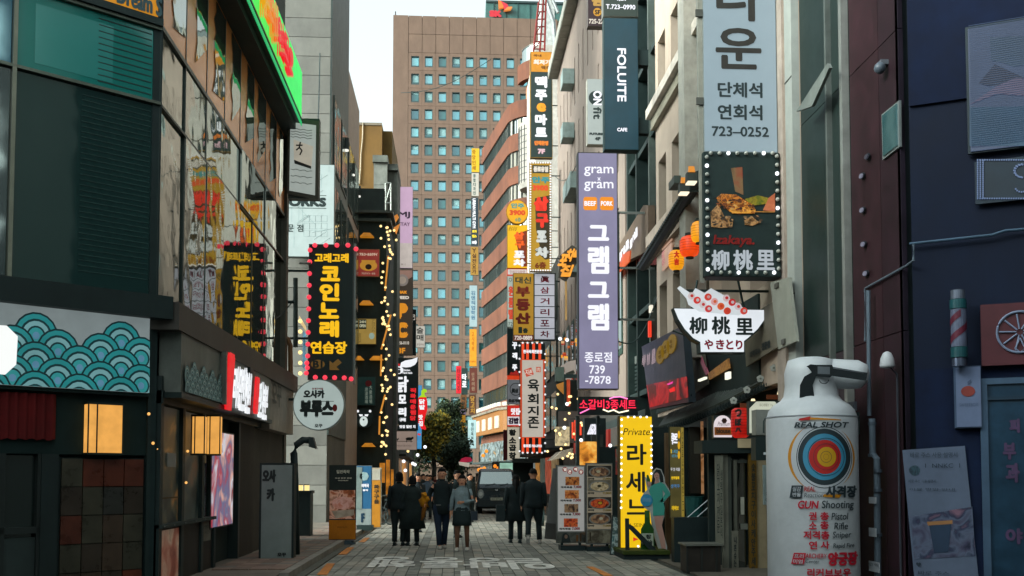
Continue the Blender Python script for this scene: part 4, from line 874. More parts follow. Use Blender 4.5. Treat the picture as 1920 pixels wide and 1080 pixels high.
T = sign('white_print_sign', 'large pale green white sign with serif capitals and faint city map print', 538, 308, 627, 482, 33.5, lit('bccfcb', .85, var=.08), mat('4a5552', .4, .5), .25, 1, brk=None)
words(T, mat('141c1c', .5), [('ORKS', 541, 370, 612, 388)], bold=.03); words(T, mat('28302e', .5), [('문', 540, 421, 551, 435), ('점', 557, 421, 569, 435)], bold=.008)
T.rect('rule', 541, 366, 612, 367, mat('28302e'), -.02, -.012); T.rect('rule', 541, 390, 612, 391, mat('28302e'), -.02, -.012)
mb = MB(); random.seed(4)
for k in range(34):
    a = T.p(545 + random.random() * 75, 320 + random.random() * 150); an = random.choice((.6, 2.3, 1.57, .2)); l = random.uniform(.3, .9)
    b = (min(max(a[0] + l * math.cos(an), T.w[0] + .05), T.w[1] - .05), min(max(a[1] + l * math.sin(an), .05), T.h - .05)); mb.tube([(a[0], -.014, a[1]), (b[0], -.014, b[1])], .007, 3)
for k in range(12):
    x, z = T.p(575 + (k % 4) * 11, 410 + (k // 4) * 14); mb.box(x - .1, x + .1, -.016, -.012, z - .1, z - .09).box(x - .1, x + .1, -.016, -.012, z + .09, z + .1).box(x - .1, x - .09, -.016, -.012, z - .1, z + .1).box(x + .09, x + .1, -.016, -.012, z - .1, z + .1)
T.part('line_print', mb, mat('8fa5a4'))
O = at(597.5, 759, 23.6); T = Thing('round_sign', 'round white sign with brush lettering hanging over the pavement', 'sign', O); r = T.p(646, 759)[0]
T.part('casing', MB().disc(0, 0, r, 0, .22, 40), mat('7f8a87', .4, .4)); T.part('sign_face', MB().disc(0, 0, r * .965, -.012, 0, 40), lit('b9c9c4', .66, var=.06))
INK = mat('1a1c1c', .5); words(T, INK, [('오사카', 569, 731, 609, 747)], bold=.014); words(T, INK, [('부루스', 562, 750, 626, 783)], bold=.03); words(T, INK, [('오꾸', 590, 795, 605, 802)], bold=.006)
words(T, mat('a02828'), [('조개구이집', 585, 727, 606, 731)], bold=.003); x, z = T.p(628, 765); T.part('lantern_print', MB().disc(x, z, .055, -.02, -.012, 14, .085), mat('8a2a28')); T.rect('rule', 598, 752, 626, 753, INK, -.02, -.012)
T.part('bracket', MB().box(-1.4, -r * .96, .08, .13, .1, .16), DKM)
T = sign('small_signboard', 'small amber signboard with dark kana letters under the grey annex', 668, 377, 706, 398, 47.5, lit('b07c1c', .8, var=.1), None, .2, 1)
words(T, mat('2a1c0c'), [('タ', 672, 381, 681, 391), ('の', 683, 381, 693, 391), ('セ', 694, 381, 703, 391)], bold=.02); words(T, mat('2a1c0c'), [('おいしい店', 676, 393, 695, 395)])
T = sign('red_poster', 'dark red framed poster with a yellow cooking pot on the black bar building', 671, 467, 712, 519, 44.2, lit('8c2c22', .75, var=.12), mat('7a6a48'), .1, 1.2)
words(T, lit('d8b8a0', .7), [('アルコールカクテイ', 674, 474, 708, 480)], bold=.012); words(T, lit('d8b8a0', .6), [('アルマイト・ホル', 678, 511, 704, 515)], bold=.004)
x, z = T.p(691, 498); T.part('pot_print', MB().disc(x, z, .38, -.02, -.013, 20, .24), lit('c08828', .75)); T.part('swirl_print', MB().disc(x, z - .06, .14, -.03, -.021, 16, .12), mat('3a1c10')); T.rect('pot_handle', 678, 488, 704, 491, lit('c08828', .75), -.028, -.0205)
T = sign('yellow_poster', 'mustard poster with dark kana columns on the black bar building', 671, 597, 706, 646, 44.2, lit('a88a40', .7, var=.1), mat('5a5236'), .1, 1.2)
T.rect('print_block', 673, 599, 687, 617, mat('2c3c34'), -.02, -.013); words(T, lit('c0c0a0', .7), [('24H', 674, 601, 686, 606), ('OPEN', 674, 608, 686, 614)], y=-.026, bold=.008)
words(T, mat('2a2412'), col('アカツハム', 697, 703, 599, 622) + col('タスハメ', 672, 677, 624, 643)); x, z = T.p(697, 630); T.part('dish_print', MB().disc(x, z, .12, -.02, -.013, 16, .14), lit('9ab0a0', .7))
T = sign('teal_poster', 'dim teal panel with small pale characters and a dark red dot', 668, 706, 704, 760, 44.15, mat('1f4644', .5, var=.2), mat('24302e'), .15, 1)
words(T, lit('8a9a8c', .7), col('浪漫酒場', 684, 690, 726, 757) + col('大衆酒場', 692, 698, 722, 757)); x, z = T.p(691, 719); T.part('dot_print', MB().disc(x, z, .14, -.02, -.013), mat('6a1c20'))
T = Thing('bear_sign', 'lit white bear face sign on the black bar building', 'sign', at(682, 784, 44.1)); q = T.p
T.part('ear', MB().disc(*q(671, 771), .055, -.05, 0, 12), WHT); T.part('ear', MB().disc(*q(694, 771), .055, -.05, 0, 12), WHT); T.part('muzzle', MB().disc(*q(682, 790), .17, -.05, 0, 20, .22), lit('cfdcd8', .95)); T.part('nose', MB().disc(*q(682, 787), .04, -.07, -.051, 10), BLK)
T.poly('brow', [(673, 777), (680, 777), (680, 780), (675, 781)], WHT, -.05, 0); T.poly('brow', [(684, 777), (691, 777), (689, 781), (684, 780)], WHT, -.05, 0); T.part('backing', MB().disc(*q(682, 784), .42, .01, .12, 24), mat('0e1515'))
for i, (a, b, c, d) in enumerate(((733, 402, 748, 420), (738, 420, 748, 436))):
    T = sign('angled_lamp_panel', ('upper', 'lower')[i] + ' tilted warm lit panel sticking out beside the pink sign', a, b, c, d, 50, None, None); T.poly('panel', [(a, b + 8), (a + 12, b), (c, b + 6), (a + 5, d + 4)], lit('c87820', .9, var=.3), -.1, -.001)
T = sign('pink_sign', 'tall pink and white sign with dark serif capitals above the computer room sign', 742, 350, 774, 503, 55, lit('caa8c4', .82, var=.05), mat('8a8a84'), .25, .6)
T.rect('lower_panel', 742, 456, 773, 502, lit('c9bdb6', .75), -.02, -.0125); words(T, mat('3c2a40'), [('MJ', 747, 397, 769, 410)], bold=.02, y=-.026); words(T, mat('8a6a84'), [('STAY', 747, 417, 769, 424)], bold=.008, y=-.026); words(T, mat('8a7a74'), [('& (', 752, 494, 761, 498)], y=-.026)
T = sign('computer_room_sign', 'brown sign with huge orange capitals reading downwards above the chicken sign', 738, 505, 774, 666, 54, lit('463a2c', .5, var=.1), mat('504a44'), .25, .8)
T.poly('upper_panel', [(739, 507), (773, 507), (773, 519), (740, 540)], lit('9a7668', .7), -.02, -.0125); x, z = T.p(754.6, 525.6); T.part('badge', MB().disc(x, z, .32, -.03, -.021), lit('8a8078', .7)); T.part('badge_core', MB().disc(x, z, .2, -.04, -.031), lit('b0a090', .6))
OR_ = lit('d88a1c', .95, var=.05); words(T, OR_, [('MAX', 746, 545, 763, 551)], bold=.02); words(T, CREAM, [('SPEED', 741, 555, 767, 561)], bold=.014); words(T, OR_, [('P', 743, 568, 765, 598), ('C', 741, 604, 765, 634)], bold=.1); words(T, CREAM, [('T.8656-0110', 739, 640, 767, 646)], bold=.004); words(T, OR_, [('3F', 746, 652, 760, 663)], bold=.02)
T = sign('chicken_sign', 'black sign with white brush letters, a white wing and a red letter column', 735, 671, 784, 807, 52, mat('0f1a1a', .5), None, .25, .8)
wing_ = [(750, 688), (752, 680), (760, 676), (772, 674), (783, 670), (782, 678), (778, 684), (770, 688), (762, 689)]
T.poly('wing_logo', wing_, WHT, -.03, -.013); x, z = T.p(747, 694); T.part('body_logo', MB().disc(x, z, .26, -.03, -.013, 18, .2), WHT); words(T, BLK, [('G', 742, 689, 751, 700)], bold=.03, y=-.035); words(T, WHT, [('Chicken', 755, 692, 769, 696), ('Hand made', 755, 697, 773, 701)], bold=.004)
x, z = T.p(748, 684); T.part('comb_logo', MB().disc(x, z, .06, -.035, -.031, 10), lit('d82020'))
words(T, WHT, [('닭', 742, 705, 766, 736), ('모', 747, 740, 762, 757), ('리', 747, 764, 762, 781), ('구이', 748, 783, 761, 791)], bold=.035); words(T, WHT, [('맛집 일번 지', 749, 797, 779, 803)], bold=.01); words(T, lit('e02028'), col('직화매운찜닭', 769, 780, 727, 789), bold=.02)
x, z = T.p(742, 797); T.part('rice_logo', MB().disc(x, z, .13, -.03, -.013), lit('c0a888', .8))
T = Thing('pepper_sign', 'red chili pepper shaped sign with white letters and a green stem', 'sign', at(792, 805, 52.2)); 
T.poly('body', [(783, 748), (787, 744), (799, 744), (801, 752), (801, 768), (797, 782), (795, 795), (799, 802), (798, 806), (790, 804), (784, 792), (782, 770)], lit('e8141c', .95, var=.05), -.1, .1)
T.poly('stem', [(785, 745), (790, 741), (790, 733), (795, 729), (800, 731), (800, 735), (796, 736), (796, 741), (800, 745)], lit('a8d820', .95, var=0), -.12, .08); words(T, WHT, col('닭발', 786, 797, 748, 769) + col('맛집', 785, 793, 777, 800), y=-.11, bold=.015)
T = sign('blue_banner', 'narrow light blue lit banner behind the pepper sign', 781, 722, 791, 842, 56, lit('4a9ad0', .85, var=.15), mat('7a9aa8'), .1, .5); words(T, lit('d84040'), [('~', 783, 812, 789, 817)], bold=.02)
T = sign('menu_plate', 'pinkish beige plate sign with two small animal silhouettes under the chicken sign', 733, 808, 782, 844, 51, lit('a89488', .6, var=.1), mat('60584f'), .1, .8)
for (cx1, cy1, s_) in ((743, 824, .10), (767, 823, .17)):
    x, z = T.p(cx1, cy1); T.part('cow_print', MB().disc(x, z, s_, -.02, -.013, 12, s_ * .5).box(x - s_ * .8, x - s_ * .6, -.02, -.013, z - s_, z).box(x + s_ * .5, x + s_ * .7, -.02, -.013, z - s_, z).disc(x + s_, z + s_ * .3, s_ * .35, -.02, -.013, 8), mat('2c2622'))
T.rect('rule', 739, 827, 774, 828, mat('50463f'), -.02, -.013); words(T, mat('6a5c52'), [('Premium Cafe & Dining', 744, 834, 771, 838)])
T = sign('cream_banner', 'small cream banner with black brush letters beside the computer room sign', 778, 611, 797, 652, 58, lit('d0ccc0', .8), mat('8a8a80'), .1, .5); words(T, INK, col('술매', 781, 794, 613, 640), bold=.01); words(T, mat('a04030'), [('포장마차', 782, 644, 795, 648)])
T = sign('dark_banner', 'thin black sign edge with faint marks between the computer room sign and the cream banner', 769, 580, 780, 666, 57, mat('141a1a'), None, .2, .5); words(T, CREAM, [('℄', 771, 590, 778, 600)])
# far thin signs at the end of the lane
def far(label, u0, v0, u1, v1, Y, face, its, ink, case=None, bold=.02): T = sign('column_sign', label, u0, v0, u1, v1, Y, face, case or mat('6a6a60'), .2, .4); words(T, ink, its, bold=bold); return T
BR = mat('4a2a10')
far('yellow section of the thin far sign column, topmost', 884, 278, 899, 323, 103, lit('e8bc10', .95), col('중앙인쇄', 885, 892, 280, 320) , mat('9a6a08'))
far('white section of the thin far sign column with grey letters', 884, 324, 898, 368, 103, lit('cfccbe', .8), col('종합디자인', 887, 892, 326, 366), mat('5a6a64'))
far('navy section of the thin far sign column with white capitals reading down', 883, 370, 897, 461, 103, lit('17303c', .8), [('URBAN MULTI GYM', 886, 372, 892, 428, 90)], WHT, bold=.02)
T = far('amber section of the thin far sign column under the navy one', 882, 463, 897, 516, 103, lit('b4882c', .8), col('Y실전요가', 885, 893, 465, 514), BR)
words(T, lit('f0d020'), [('요가', 885, 431, 894, 437), ('헬스', 885, 440, 894, 446)], bold=.03, y=-.05); words(T, WHT, [('10층', 885, 451, 894, 458)], bold=.02, y=-.05)
far('pale blue section of the thin far sign column with dark letters', 880, 535, 895, 613, 104, lit('a9c4c8', .8), col('김앤직업학원', 883, 891, 545, 600), mat('4a6a80'))
far('orange yellow section of the thin far sign column', 880, 617, 894, 687, 104, lit('e89c10', .9), col('고시학원', 884, 889, 622, 658) + [('~~', 881, 676, 892, 680)], mat('b87008'))
far('dark brown section of the thin far sign column', 880, 689, 895, 737, 104, lit('6a2c1a', .7), col('안과의원', 884, 890, 698, 733), lit('9a7a60', .7)); far('lower brown section of the thin far sign column', 879, 739, 893, 778, 104, lit('5a3418', .7), col('당고치', 882, 890, 742, 776), lit('c09030', .7))
far('bright red vertical sign at the end of the lane', 855, 686, 865, 738, 90, lit('e81028', .95), col('타로사주', 857, 863, 690, 735), lit('701018'), bold=.01)
far('black sign with white brush letters beside the bright red one', 865, 690, 877, 740, 90, mat('10201c'), col('타로', 866, 875, 700, 727), WHT, bold=.03); far('brown sign with dark letters below the red and black pair', 863, 740, 875, 766, 92, lit('7a5028', .7), col('맥타', 866, 872, 744, 760), mat('2c1808'))
far('small lilac grey sign above the plain amber one', 862, 767, 874, 777, 92, lit('8a7a90', .7), [('치과', 864, 769, 873, 774)], mat('2c2030')); far('plain amber sign below the lilac grey one', 862, 778, 873, 815, 92, lit('b07c18', .8), [('~', 864, 790, 871, 796)], BR)
far('dark green sign with faint letters, lowest of its stack', 862, 817, 873, 850, 92, mat('1c2a20'), col('한의원', 865, 871, 820, 848), lit('8a7a40', .7)); far('pale lit sign with small brush letters beside the golden canopy', 877, 787, 893, 841, 88, lit('b8dcdc', 1.0), col('청진옥본점', 883, 888, 792, 835), mat('2a4a4c'), bold=.01)
# pavement signs, left
T = sign('banner_stand', 'pale standing sign box with black brush lettering beside the cafe stairs', 486, 868, 551, 1054, 19.0, mat('7c8a86', .5, var=.1), mat('161c1c'), .3, 4)
words(T, INK, [('오사', 492, 880, 518, 905), ('카', 500, 915, 516, 940)], bold=.015); words(T, INK, [('오꾸', 520, 1036, 537, 1044)], bold=.008)
T = Thing('hook_lamp', 'black hooked lamp post bending over the pavement below the round sign', 'lamp', (at(560, 1055, 19.9).x, 19.9, 0)); q = T.p
T.part('post', MB().tube([(q(556, 1050)[0], 0, 0), (q(553, 900)[0], 0, q(553, 900)[1]), (q(551, 850)[0], 0, q(551, 850)[1]), (q(556, 834)[0], 0, q(556, 834)[1]), (q(568, 825)[0], 0, q(568, 825)[1]), (q(583, 826)[0], 0, q(583, 826)[1])], .07, 10), mat('12191a', .5), smooth=True)
T.part('head', MB().prism([q(580, 819), q(588, 820), q(594, 842), (q(580, 838)[0], q(580, 838)[1])], -.1, .1), mat('12191a', .5))
T = sign('food_banner', 'upright banner with a meat dish photo and an orange foot on a blue base', 617, 872, 667, 1012, 24.4, mat('1c2019', .5), mat('10140f'), .12, .8)
T.rect('dish_photo', 618, 919, 666, 973, photo(('5a3014', 'a85a34', 'd8a890', '7a3c1c', '3a2c14'), 5, .15, 6), -.02, -.0125); x, z = T.p(643, 943); T.part('meat_photo', MB().disc(x, z, .26, -.026, -.021, 20, .15), photo(('a8644c', 'd0a094', 'c07860'), 7, .15, 2)); T.poly('napkin_photo', [(622, 958), (664, 955), (664, 966), (630, 972)], photo(('b4a894', '8a7a68'), 5, .1, 1), -.03, -.0215)
T.rect('orange_foot', 617, 975, 667, 1011, mat('c8780c', .6), -.03, -.0126); words(T, mat('d0ccb8'), [('일판족락', 631, 881, 656, 888), ('숙성 한우 전문', 628, 895, 660, 898), ('PREMIUM', 634, 900, 653, 902)], bold=.004); words(T, mat('7a4404'), [('PREMIUM', 633, 987, 651, 990)], y=-.034)
T.part('base', MB().lathe([(.3, -.2), (.32, -.12), (.26, -.02)], 16, (0, .1, 0)), mat('16303c', .5))
T = sign('blue_banner_stand', 'blue and white standing banner between the food banner and the orange banner', 668, 873, 697, 985, 29, mat('2e6c98', .6, var=.1), mat('8a9494'), .12, .8)
T.rect('lower_panel', 668, 954, 696, 984, mat('9aa8a6', .6), -.02, -.0125); T.rect('side_panel', 668, 876, 679, 955, mat('8ea09c', .6), -.02, -.0125); words(T, mat('1c4058'), [('F', 677, 962, 684, 980)], y=-.026, bold=.02); words(T, WHT, [('미역국', 678, 907, 692, 914), ('정식', 680, 917, 690, 921)], y=-.026, bold=.006)
x, z = T.p(683, 893); T.part('flower_print', MB().disc(x, z, .13, -.02, -.0125, 7), mat('a8c8cc'))
T.part('stand_foot', MB().box(-.2, .25, -.1, .3, -.14, -.001), mat('20302f'))
T = sign('orange_banner_stand', 'orange standing banner with a rounded pale frame beyond the blue one', 695, 877, 715, 990, 31.5, mat('c08020', .6), mat('a8a494'), .14, 1.6); words(T, mat('3a2408'), col('화구구음', 701, 711, 908, 945), bold=.01); T.rect('top_panel', 696, 879, 713, 900, mat('b8b4a4', .6), -.02, -.0125)
T = Thing('planter_box', 'dark planter box with two small square lamps beside the grey building', 'planter', (at(572, 985, 26).x, 26, .085)); q = T.p; a, b = q(548, 950)[0], q(582, 950)[0]
T.part('box', MB().box(a, b, 0, .5, 0, q(565, 925)[1]), mat('141c1d', .6)); T.part('rim', MB().box(a - .03, b + .03, -.03, .53, q(565, 925)[1], q(565, 920)[1]), mat('0f1616', .6))
for i, u in enumerate((563, 575)):
    TT = Thing('square_lamp', ('left hand' if not i else 'right hand') + ' small square lamp of the pair on the dark planter box', 'lamp', (at(u, 920, 26.1).x, 26.15, at(u, 920, 26.1).z), 0, 'square lamps on the planter'); TT.part('shade', MB().box(-.055, .055, -.05, .05, .0, .14), lit('f8dc90', 1.2, var=0)); TT.part('cap', MB().box(-.065, .065, -.06, .06, .141, .16), DKM)
T = Thing('bicycle', 'dark parked bicycle beyond the orange banner, half hidden', 'bicycle', (at(724, 1000, 34).x, 34, 0)); q = T.p
for u in (716, 732):
    x, z = q(u, 983); mb = MB(); mb.tube([(x + .2 * math.cos(2 * math.pi * k / 20), -.0 + .25 * math.sin(2 * math.pi * k / 20) * .4, .3 + .28 * math.sin(2 * math.pi * k / 20)) for k in range(21)], .02, 5); T.part('wheel', mb, mat('101414'))
T.part('frame', MB().tube([(-.2, 0, .3), (0, 0, .75), (.25, 0, .3), (-.2, 0, .3)], .02, 5), mat('3a4040', .4, .5)); T.part('handlebar', MB().tube([(-.2, 0, .95), (.1, 0, 1.0)], .02, 5), mat('30302c')); T.part('seat', MB().box(-.05, .2, -.06, .06, .8, .86), mat('141414'))
# wall pipes at the end of the glass building
T = Thing('pipe_cluster', 'brown curved pipe and grey conduit between the glass building and the black karaoke sign', 'pipe', at(545, 720, 24.7)); q = T.p
T.part('pipe', MB().tube([(q(529, 630)[0], 0, q(529, 630)[1]), (q(540, 636)[0], 0, q(540, 636)[1]), (q(544, 648)[0], 0, q(544, 648)[1]), (q(545, 720)[0], 0, q(545, 720)[1])], .06, 8), mat('6a4a28', .5)); T.part('post', MB().tube([(q(553, 520)[0], .1, q(553, 520)[1]), (q(553, 650)[0], .1, q(553, 650)[1])], .06, 6), DKM)
T.part('conduit', MB().tube([(q(560, 492)[0], .1, q(560, 492)[1]), (q(582, 492)[0], .1, q(582, 492)[1])], .03, 6), mat('7a807c')); T.part('conduit', MB().tube([(q(536, 565)[0], .1, q(536, 565)[1]), (q(552, 565)[0], .1, q(552, 565)[1])], .04, 6), DKM)
T = Thing('edge_lamps', 'column of small warm bulbs beside a striped board behind the karaoke sign', 'lights', at(568, 700, 25.5)); bulbs(T, wl, run(563, 602, 563, 700, 6), .055, 0); T.part('striped_board', MB().prism([T.p(568, 620), T.p(573, 625), T.p(572, 695), T.p(567, 688)], 0, .1), lit('6a9ab0', .8, var=.5, scale=9)); T.part('lit_arm', MB().prism([T.p(561, 592), T.p(573, 612), T.p(573, 620), T.p(560, 602)], 0, .1), lit('e8c890', .9))

# ================================================================== SIGNS, RIGHT SIDE
T = sign('purple_sign', 'tall lilac lit sign with white Latin and Hangul letters and two orange squares', 1084, 286, 1159, 730, 27.5, lit('8a86a4', .85, var=.12, scale=.7), mat('3a3c40', .5, .4), .35, 1.6)
LW = lit('f2f2fc', 1.0, var=0); words(T, LW, [('gram', 1095, 313, 1150, 331), ('x', 1120, 333, 1126, 339), ('gram', 1095, 341, 1150, 359)], bold=.004); words(T, LW, [('그', 1102, 422, 1142, 452), ('램', 1102, 461, 1142, 514), ('그', 1102, 528, 1142, 559), ('램', 1102, 569, 1142, 620)], bold=.035)
for u, t in ((1093, 'BEEF'), (1124, 'PORK')): x, z = T.p(u + 13.7, 382); T.part('orange_badge', MB().prism([(x + sx * .19 + c * .0, z + sz * .185) for sx, sz, c in ((-1, -.75, 0), (-.8, -1, 0), (.8, -1, 0), (1, -.75, 0), (1, .75, 0), (.8, 1, 0), (-.8, 1, 0), (-1, .75, 0))], -.02, -.0125), lit('f09018', .9, var=0)); words(T, LW, [(t, u + 2.5, 377.5, u + 24.5, 386.5)], y=-.028, bold=.006)
words(T, LW, [('종로점', 1096, 660, 1147, 680), ('739', 1105, 685, 1134, 701), ('-7878', 1097, 705, 1145, 720)], bold=.005)
for v in (397, 501, 598): _, z = T.p(1190, v); T.part('bracket', MB().box(T.w[1], T.p(1229, v)[0], .1, .15, z - .03, z + .03), mat('8a9490', .4, .6))
T.part('bracket_post', MB().box(T.w[1] + .01, T.w[1] + .06, .1, .15, T.p(1160, 600)[1], T.p(1160, 397)[1]), mat('6a726e', .4, .6))
T = sign('big_white_sign', 'big pale blue white sign with huge dark brown Hangul and a phone number', 1318, -70, 1456, 286, 16.5, lit('9fb4be', .62, var=.04), mat('8f9794', .5, .3), .42, 1.5)
words(T, mat('2c221e', .6), [('타', 1342, -58, 1430, 41), ('운', 1341, 53, 1427, 131)], bold=.02); IK = mat('20282c', .6); words(T, IK, [('단체석', 1345, 155, 1429, 184), ('연회석', 1345, 197, 1429, 226)], bold=.009); words(T, IK, [('723–0252', 1334, 238, 1441, 257)], bold=.006)
T.part('side_rail', MB().box(T.w[0] - .07, T.w[0] - .002, .02, .1, -2.2, T.h), mat('9c9c90', .5, .3))
for v in (25, 190): T.part('hinge', MB().box(T.w[0] - .12, T.w[0] - .0, -.02, .02, T.p(1318, v)[1] - .06, T.p(1318, v)[1] + .06), mat('5a5c56', .5, .5))
T.part('bracket', MB().box(T.w[1], T.w[1] + .25, .05, .4, T.p(1470, 100)[1] - .5, T.p(1470, 100)[1]), mat('101818'))
T = sign('izakaya_sign', 'black square sign with grilled skewer photo, red letters and a border of round bulbs', 1320, 286, 1463, 519, 16.4, mat('0e1717', .5, var=.1), mat('1a2020'), .35, 1)
T.rect('food_photo', 1331, 296, 1452, 372, mat('131d1c', .5), -.02, -.0125); T.poly('bottle_photo', [(1370, 316), (1391, 314), (1393, 366), (1378, 360)], photo(('4a2a1c', '7a6040', '8a2a1c'), 4, .15, 2), -.026, -.021)
FD = photo(('2a1408', '7a3c12', 'c87a28', '5a2c10', 'e0a050'), 16, .28, 3); FD2 = photo(('1a1a12', '6a4a28', 'b88a58', '3a3020'), 14, .25, 8)
T.poly('skewer_photo', [(1342, 372), (1352, 364), (1380, 366), (1395, 376), (1412, 386), (1416, 398), (1385, 402), (1368, 398), (1350, 380)], FD, -.03, -.014); T.poly('skewer_photo', [(1362, 390), (1400, 388), (1416, 394), (1414, 401), (1372, 401)], photo(('a85a1c', 'e0a040', 'c87820'), 18, .3, 4), -.036, -.031)
T.poly('vegetable_photo', [(1332, 398), (1345, 384), (1352, 396), (1358, 408), (1374, 412), (1372, 426), (1350, 428), (1333, 426)], FD2, -.029, -.0135); T.poly('vegetable_photo', [(1395, 414), (1408, 406), (1418, 414), (1424, 418), (1410, 424), (1396, 422)], FD2, -.029, -.0135)
T.poly('greens_photo', [(1396, 374), (1420, 367), (1440, 372), (1444, 382), (1410, 386)], photo(('4a5a14', '8a7a1c', '3a3c18'), 9, .2, 5), -.0275, -.0132); T.poly('hand_photo', [(1430, 395), (1440, 372), (1452, 363), (1452, 398)], photo(('a8583a', 'c87850'), 7, .2, 5), -.033, -.0132); T.rect('stick_photo', 1412, 397, 1452, 399, mat('b07838'), -.034, -.03)
words(T, mat('8c1c18', .5), [('Izakaya.', 1337, 441, 1415, 464)], bold=.008, shear=.2); words(T, lit('b4bcc4', .75, var=0), [('柳', 1333, 469, 1367, 507), ('桃', 1374, 469, 1411, 507), ('里', 1418, 469, 1452, 507)], bold=.011)
rf = random.Random(5)
for i in range(95):
    f = rf.random(); u = 1345 + 68 * f; v = 366 + 26 * f * .6 + rf.uniform(0, 22)
    if i > 60: u = rf.uniform(1334, 1376); v = 428 - rf.uniform(0, 40) * (1 - (u - 1334) / 60)
    if i > 82: u = rf.uniform(1395, 1424); v = rf.uniform(408, 422)
    x, z = T.p(u, v); T.part('food_piece', MB().disc(x, z, rf.uniform(.018, .04), -.038 - i * .0004, -.0375 - i * .0004, 7, rf.uniform(.012, .025)), lit(rf.choice(('c88434', '8a4a1c', 'e0a858', '5a2c10', 'a8641c', '3a1c0c', 'b87838') if i < 61 else ('8a6a48', '5a4430', 'b89060', '2c2418', 'a87c50')), .55, var=.3, scale=20))
OFFB = mat('a8aca4', .3, var=0); ONB = lit('f4f8ff', 1.8, var=0)
top = run(1331.4, 288.7, 1447, 288.7, 8); lf = run(1324, 296, 1326, 506, 14); rt = run(1455, 294.5, 1458.5, 504.5, 14); bt = run(1334, 512, 1450, 512, 8)
on = {('t', 2), ('t', 6), ('l', 1), ('l', 5), ('l', 9), ('l', 13), ('r', 2), ('r', 6), ('r', 10), ('b', 3), ('b', 7)}
for k, ps in (('t', top), ('l', lf), ('r', rt), ('b', bt)):
    for i, pt in enumerate(ps): bulbs(T, ONB if (k, i) in on else OFFB, [pt], .034, -.045, n=10)
# bowl sign
T = Thing('bowl_sign', 'white bowl shaped lit sign with skewers on top and black and red characters', 'sign', at(1352, 661, 17.2)); q = T.p
bowl = [(1264, 579), (1440, 582), (1432, 600), (1420, 617), (1404, 632), (1394, 640), (1394, 660), (1314, 660), (1313, 641), (1300, 634), (1284, 617), (1272, 598)]
T.poly('casing', [(1263, 577)] + [(u + (2 if u > 1352 else -2), v + 2) for u, v in bowl[1:]], mat('1a2422', .5), .0, .22); T.poly('sign_face', bowl, lit('e4eaf0', .95, var=.05), -.03, -.001)
T.poly('skewer_backing', [(1269, 541), (1274, 537), (1296, 552), (1303, 541), (1320, 550), (1332, 541), (1352, 552), (1385, 572), (1399, 583), (1384, 592), (1310, 585), (1290, 572), (1286, 560)], lit('d4dce0', .85, var=.05), -.04, -.0305)
words(T, mat('121a1a', .5), [('柳', 1291, 595, 1325, 627), ('桃', 1333, 594, 1368, 628), ('里', 1378, 597, 1411, 629)], y=-.045, bold=.011); words(T, mat('a01030', .5), [('や', 1319, 637, 1336, 656), ('き', 1341, 637, 1357, 656), ('と', 1360, 637, 1374, 656), ('り', 1378, 638, 1391, 656)], y=-.045, bold=.008)
for (cx0, cy0, cx1, cy1, hs_) in ((1295, 556, 1327, 580, ('d0c4c4', 'd83830', 'd0c8c8', 'c83838')), (1326, 558, 1362, 584, ('d04030', 'd8a0a0', 'd86030', 'd04028')), (1360, 560, 1393, 584, ('d0bcbc', 'c83030', 'd0c4c8', 'd84438'))):
    for i, h in enumerate(hs_):
        u = cx0 + (cx1 - cx0) * i / 3; v = cy0 + (cy1 - cy0) * i / 3; x, z = q(u, v); T.part('skewer_piece', MB().disc(x, z, .062, -.07, -.041, 12), lit(h, .8, var=.1)); T.part('skewer_centre', MB().disc(x + .005, z, .028, -.08, -.071, 8), lit(hs_[(i + 1) % 4], .7, var=.2))
for u in (1300, 1398): x, z = q(u, 577); T.part('hanger', MB().tube([(x, .1, z), (x + (.1 if u < 1350 else -.1), .1, z + .5)], .02, 6), DKM)
T.part('hanger_beam', MB().box(q(1290, 548)[0], q(1475, 548)[0], .1, .15, q(1350, 545)[1], q(1350, 541)[1]), mat('2a3230', .5, .4))
T = sign('teal_cafe_sign', 'tall dark teal lit sign with white capitals reading downwards', 1133, 34, 1197, 281, 27.9, lit('1c4654', .75, var=.3, scale=.6), mat('1c2c2e'), .35, 1)
words(T, LW, [('FOLUITE', 1157, 91, 1174, 191, 90)], bold=.01); words(T, LW, [('CAFE', 1157, 240, 1176, 247)], bold=.006)
for v in (98, 226): _, z = T.p(1200, v); T.part('bracket', MB().box(T.w[1], T.w[1] + 1.1, .05, .3, z - .35, z + .1), mat('131c1c'))
T = sign('phone_number_sign', 'dark grey green sign with a white phone number on top of the teal cafe sign', 1131, -40, 1196, 31, 28.1, lit('3a4a44', .6, var=.1), mat('7a7c74', .4, .5), .35, 1); words(T, LW, [('T.723–0990', 1136, 9, 1191, 18)], bold=.004); words(T, LW, [('4,5F', 1153, -6, 1177, 3)], bold=.006)
T = sign('white_rotated_sign', 'white sign with black rotated letters partly behind the teal cafe sign', 1101, 148, 1137, 271, 33, lit('b0bab6', .7, var=.06), mat('8a8a80'), .3, .8)
x, z = T.p(1117, 184); T.part('circle_logo', MB().disc(x, z, .24, -.02, -.0125, 24), INK); words(T, LW, [('ON', 1112, 171, 1128, 198, 90)], y=-.03, bold=.015); words(T, INK, [('fit', 1112, 201, 1128, 224, 90), ('4F', 1115, 257, 1126, 264), ('FUTURE', 1105, 249, 1131, 254)], bold=.012)
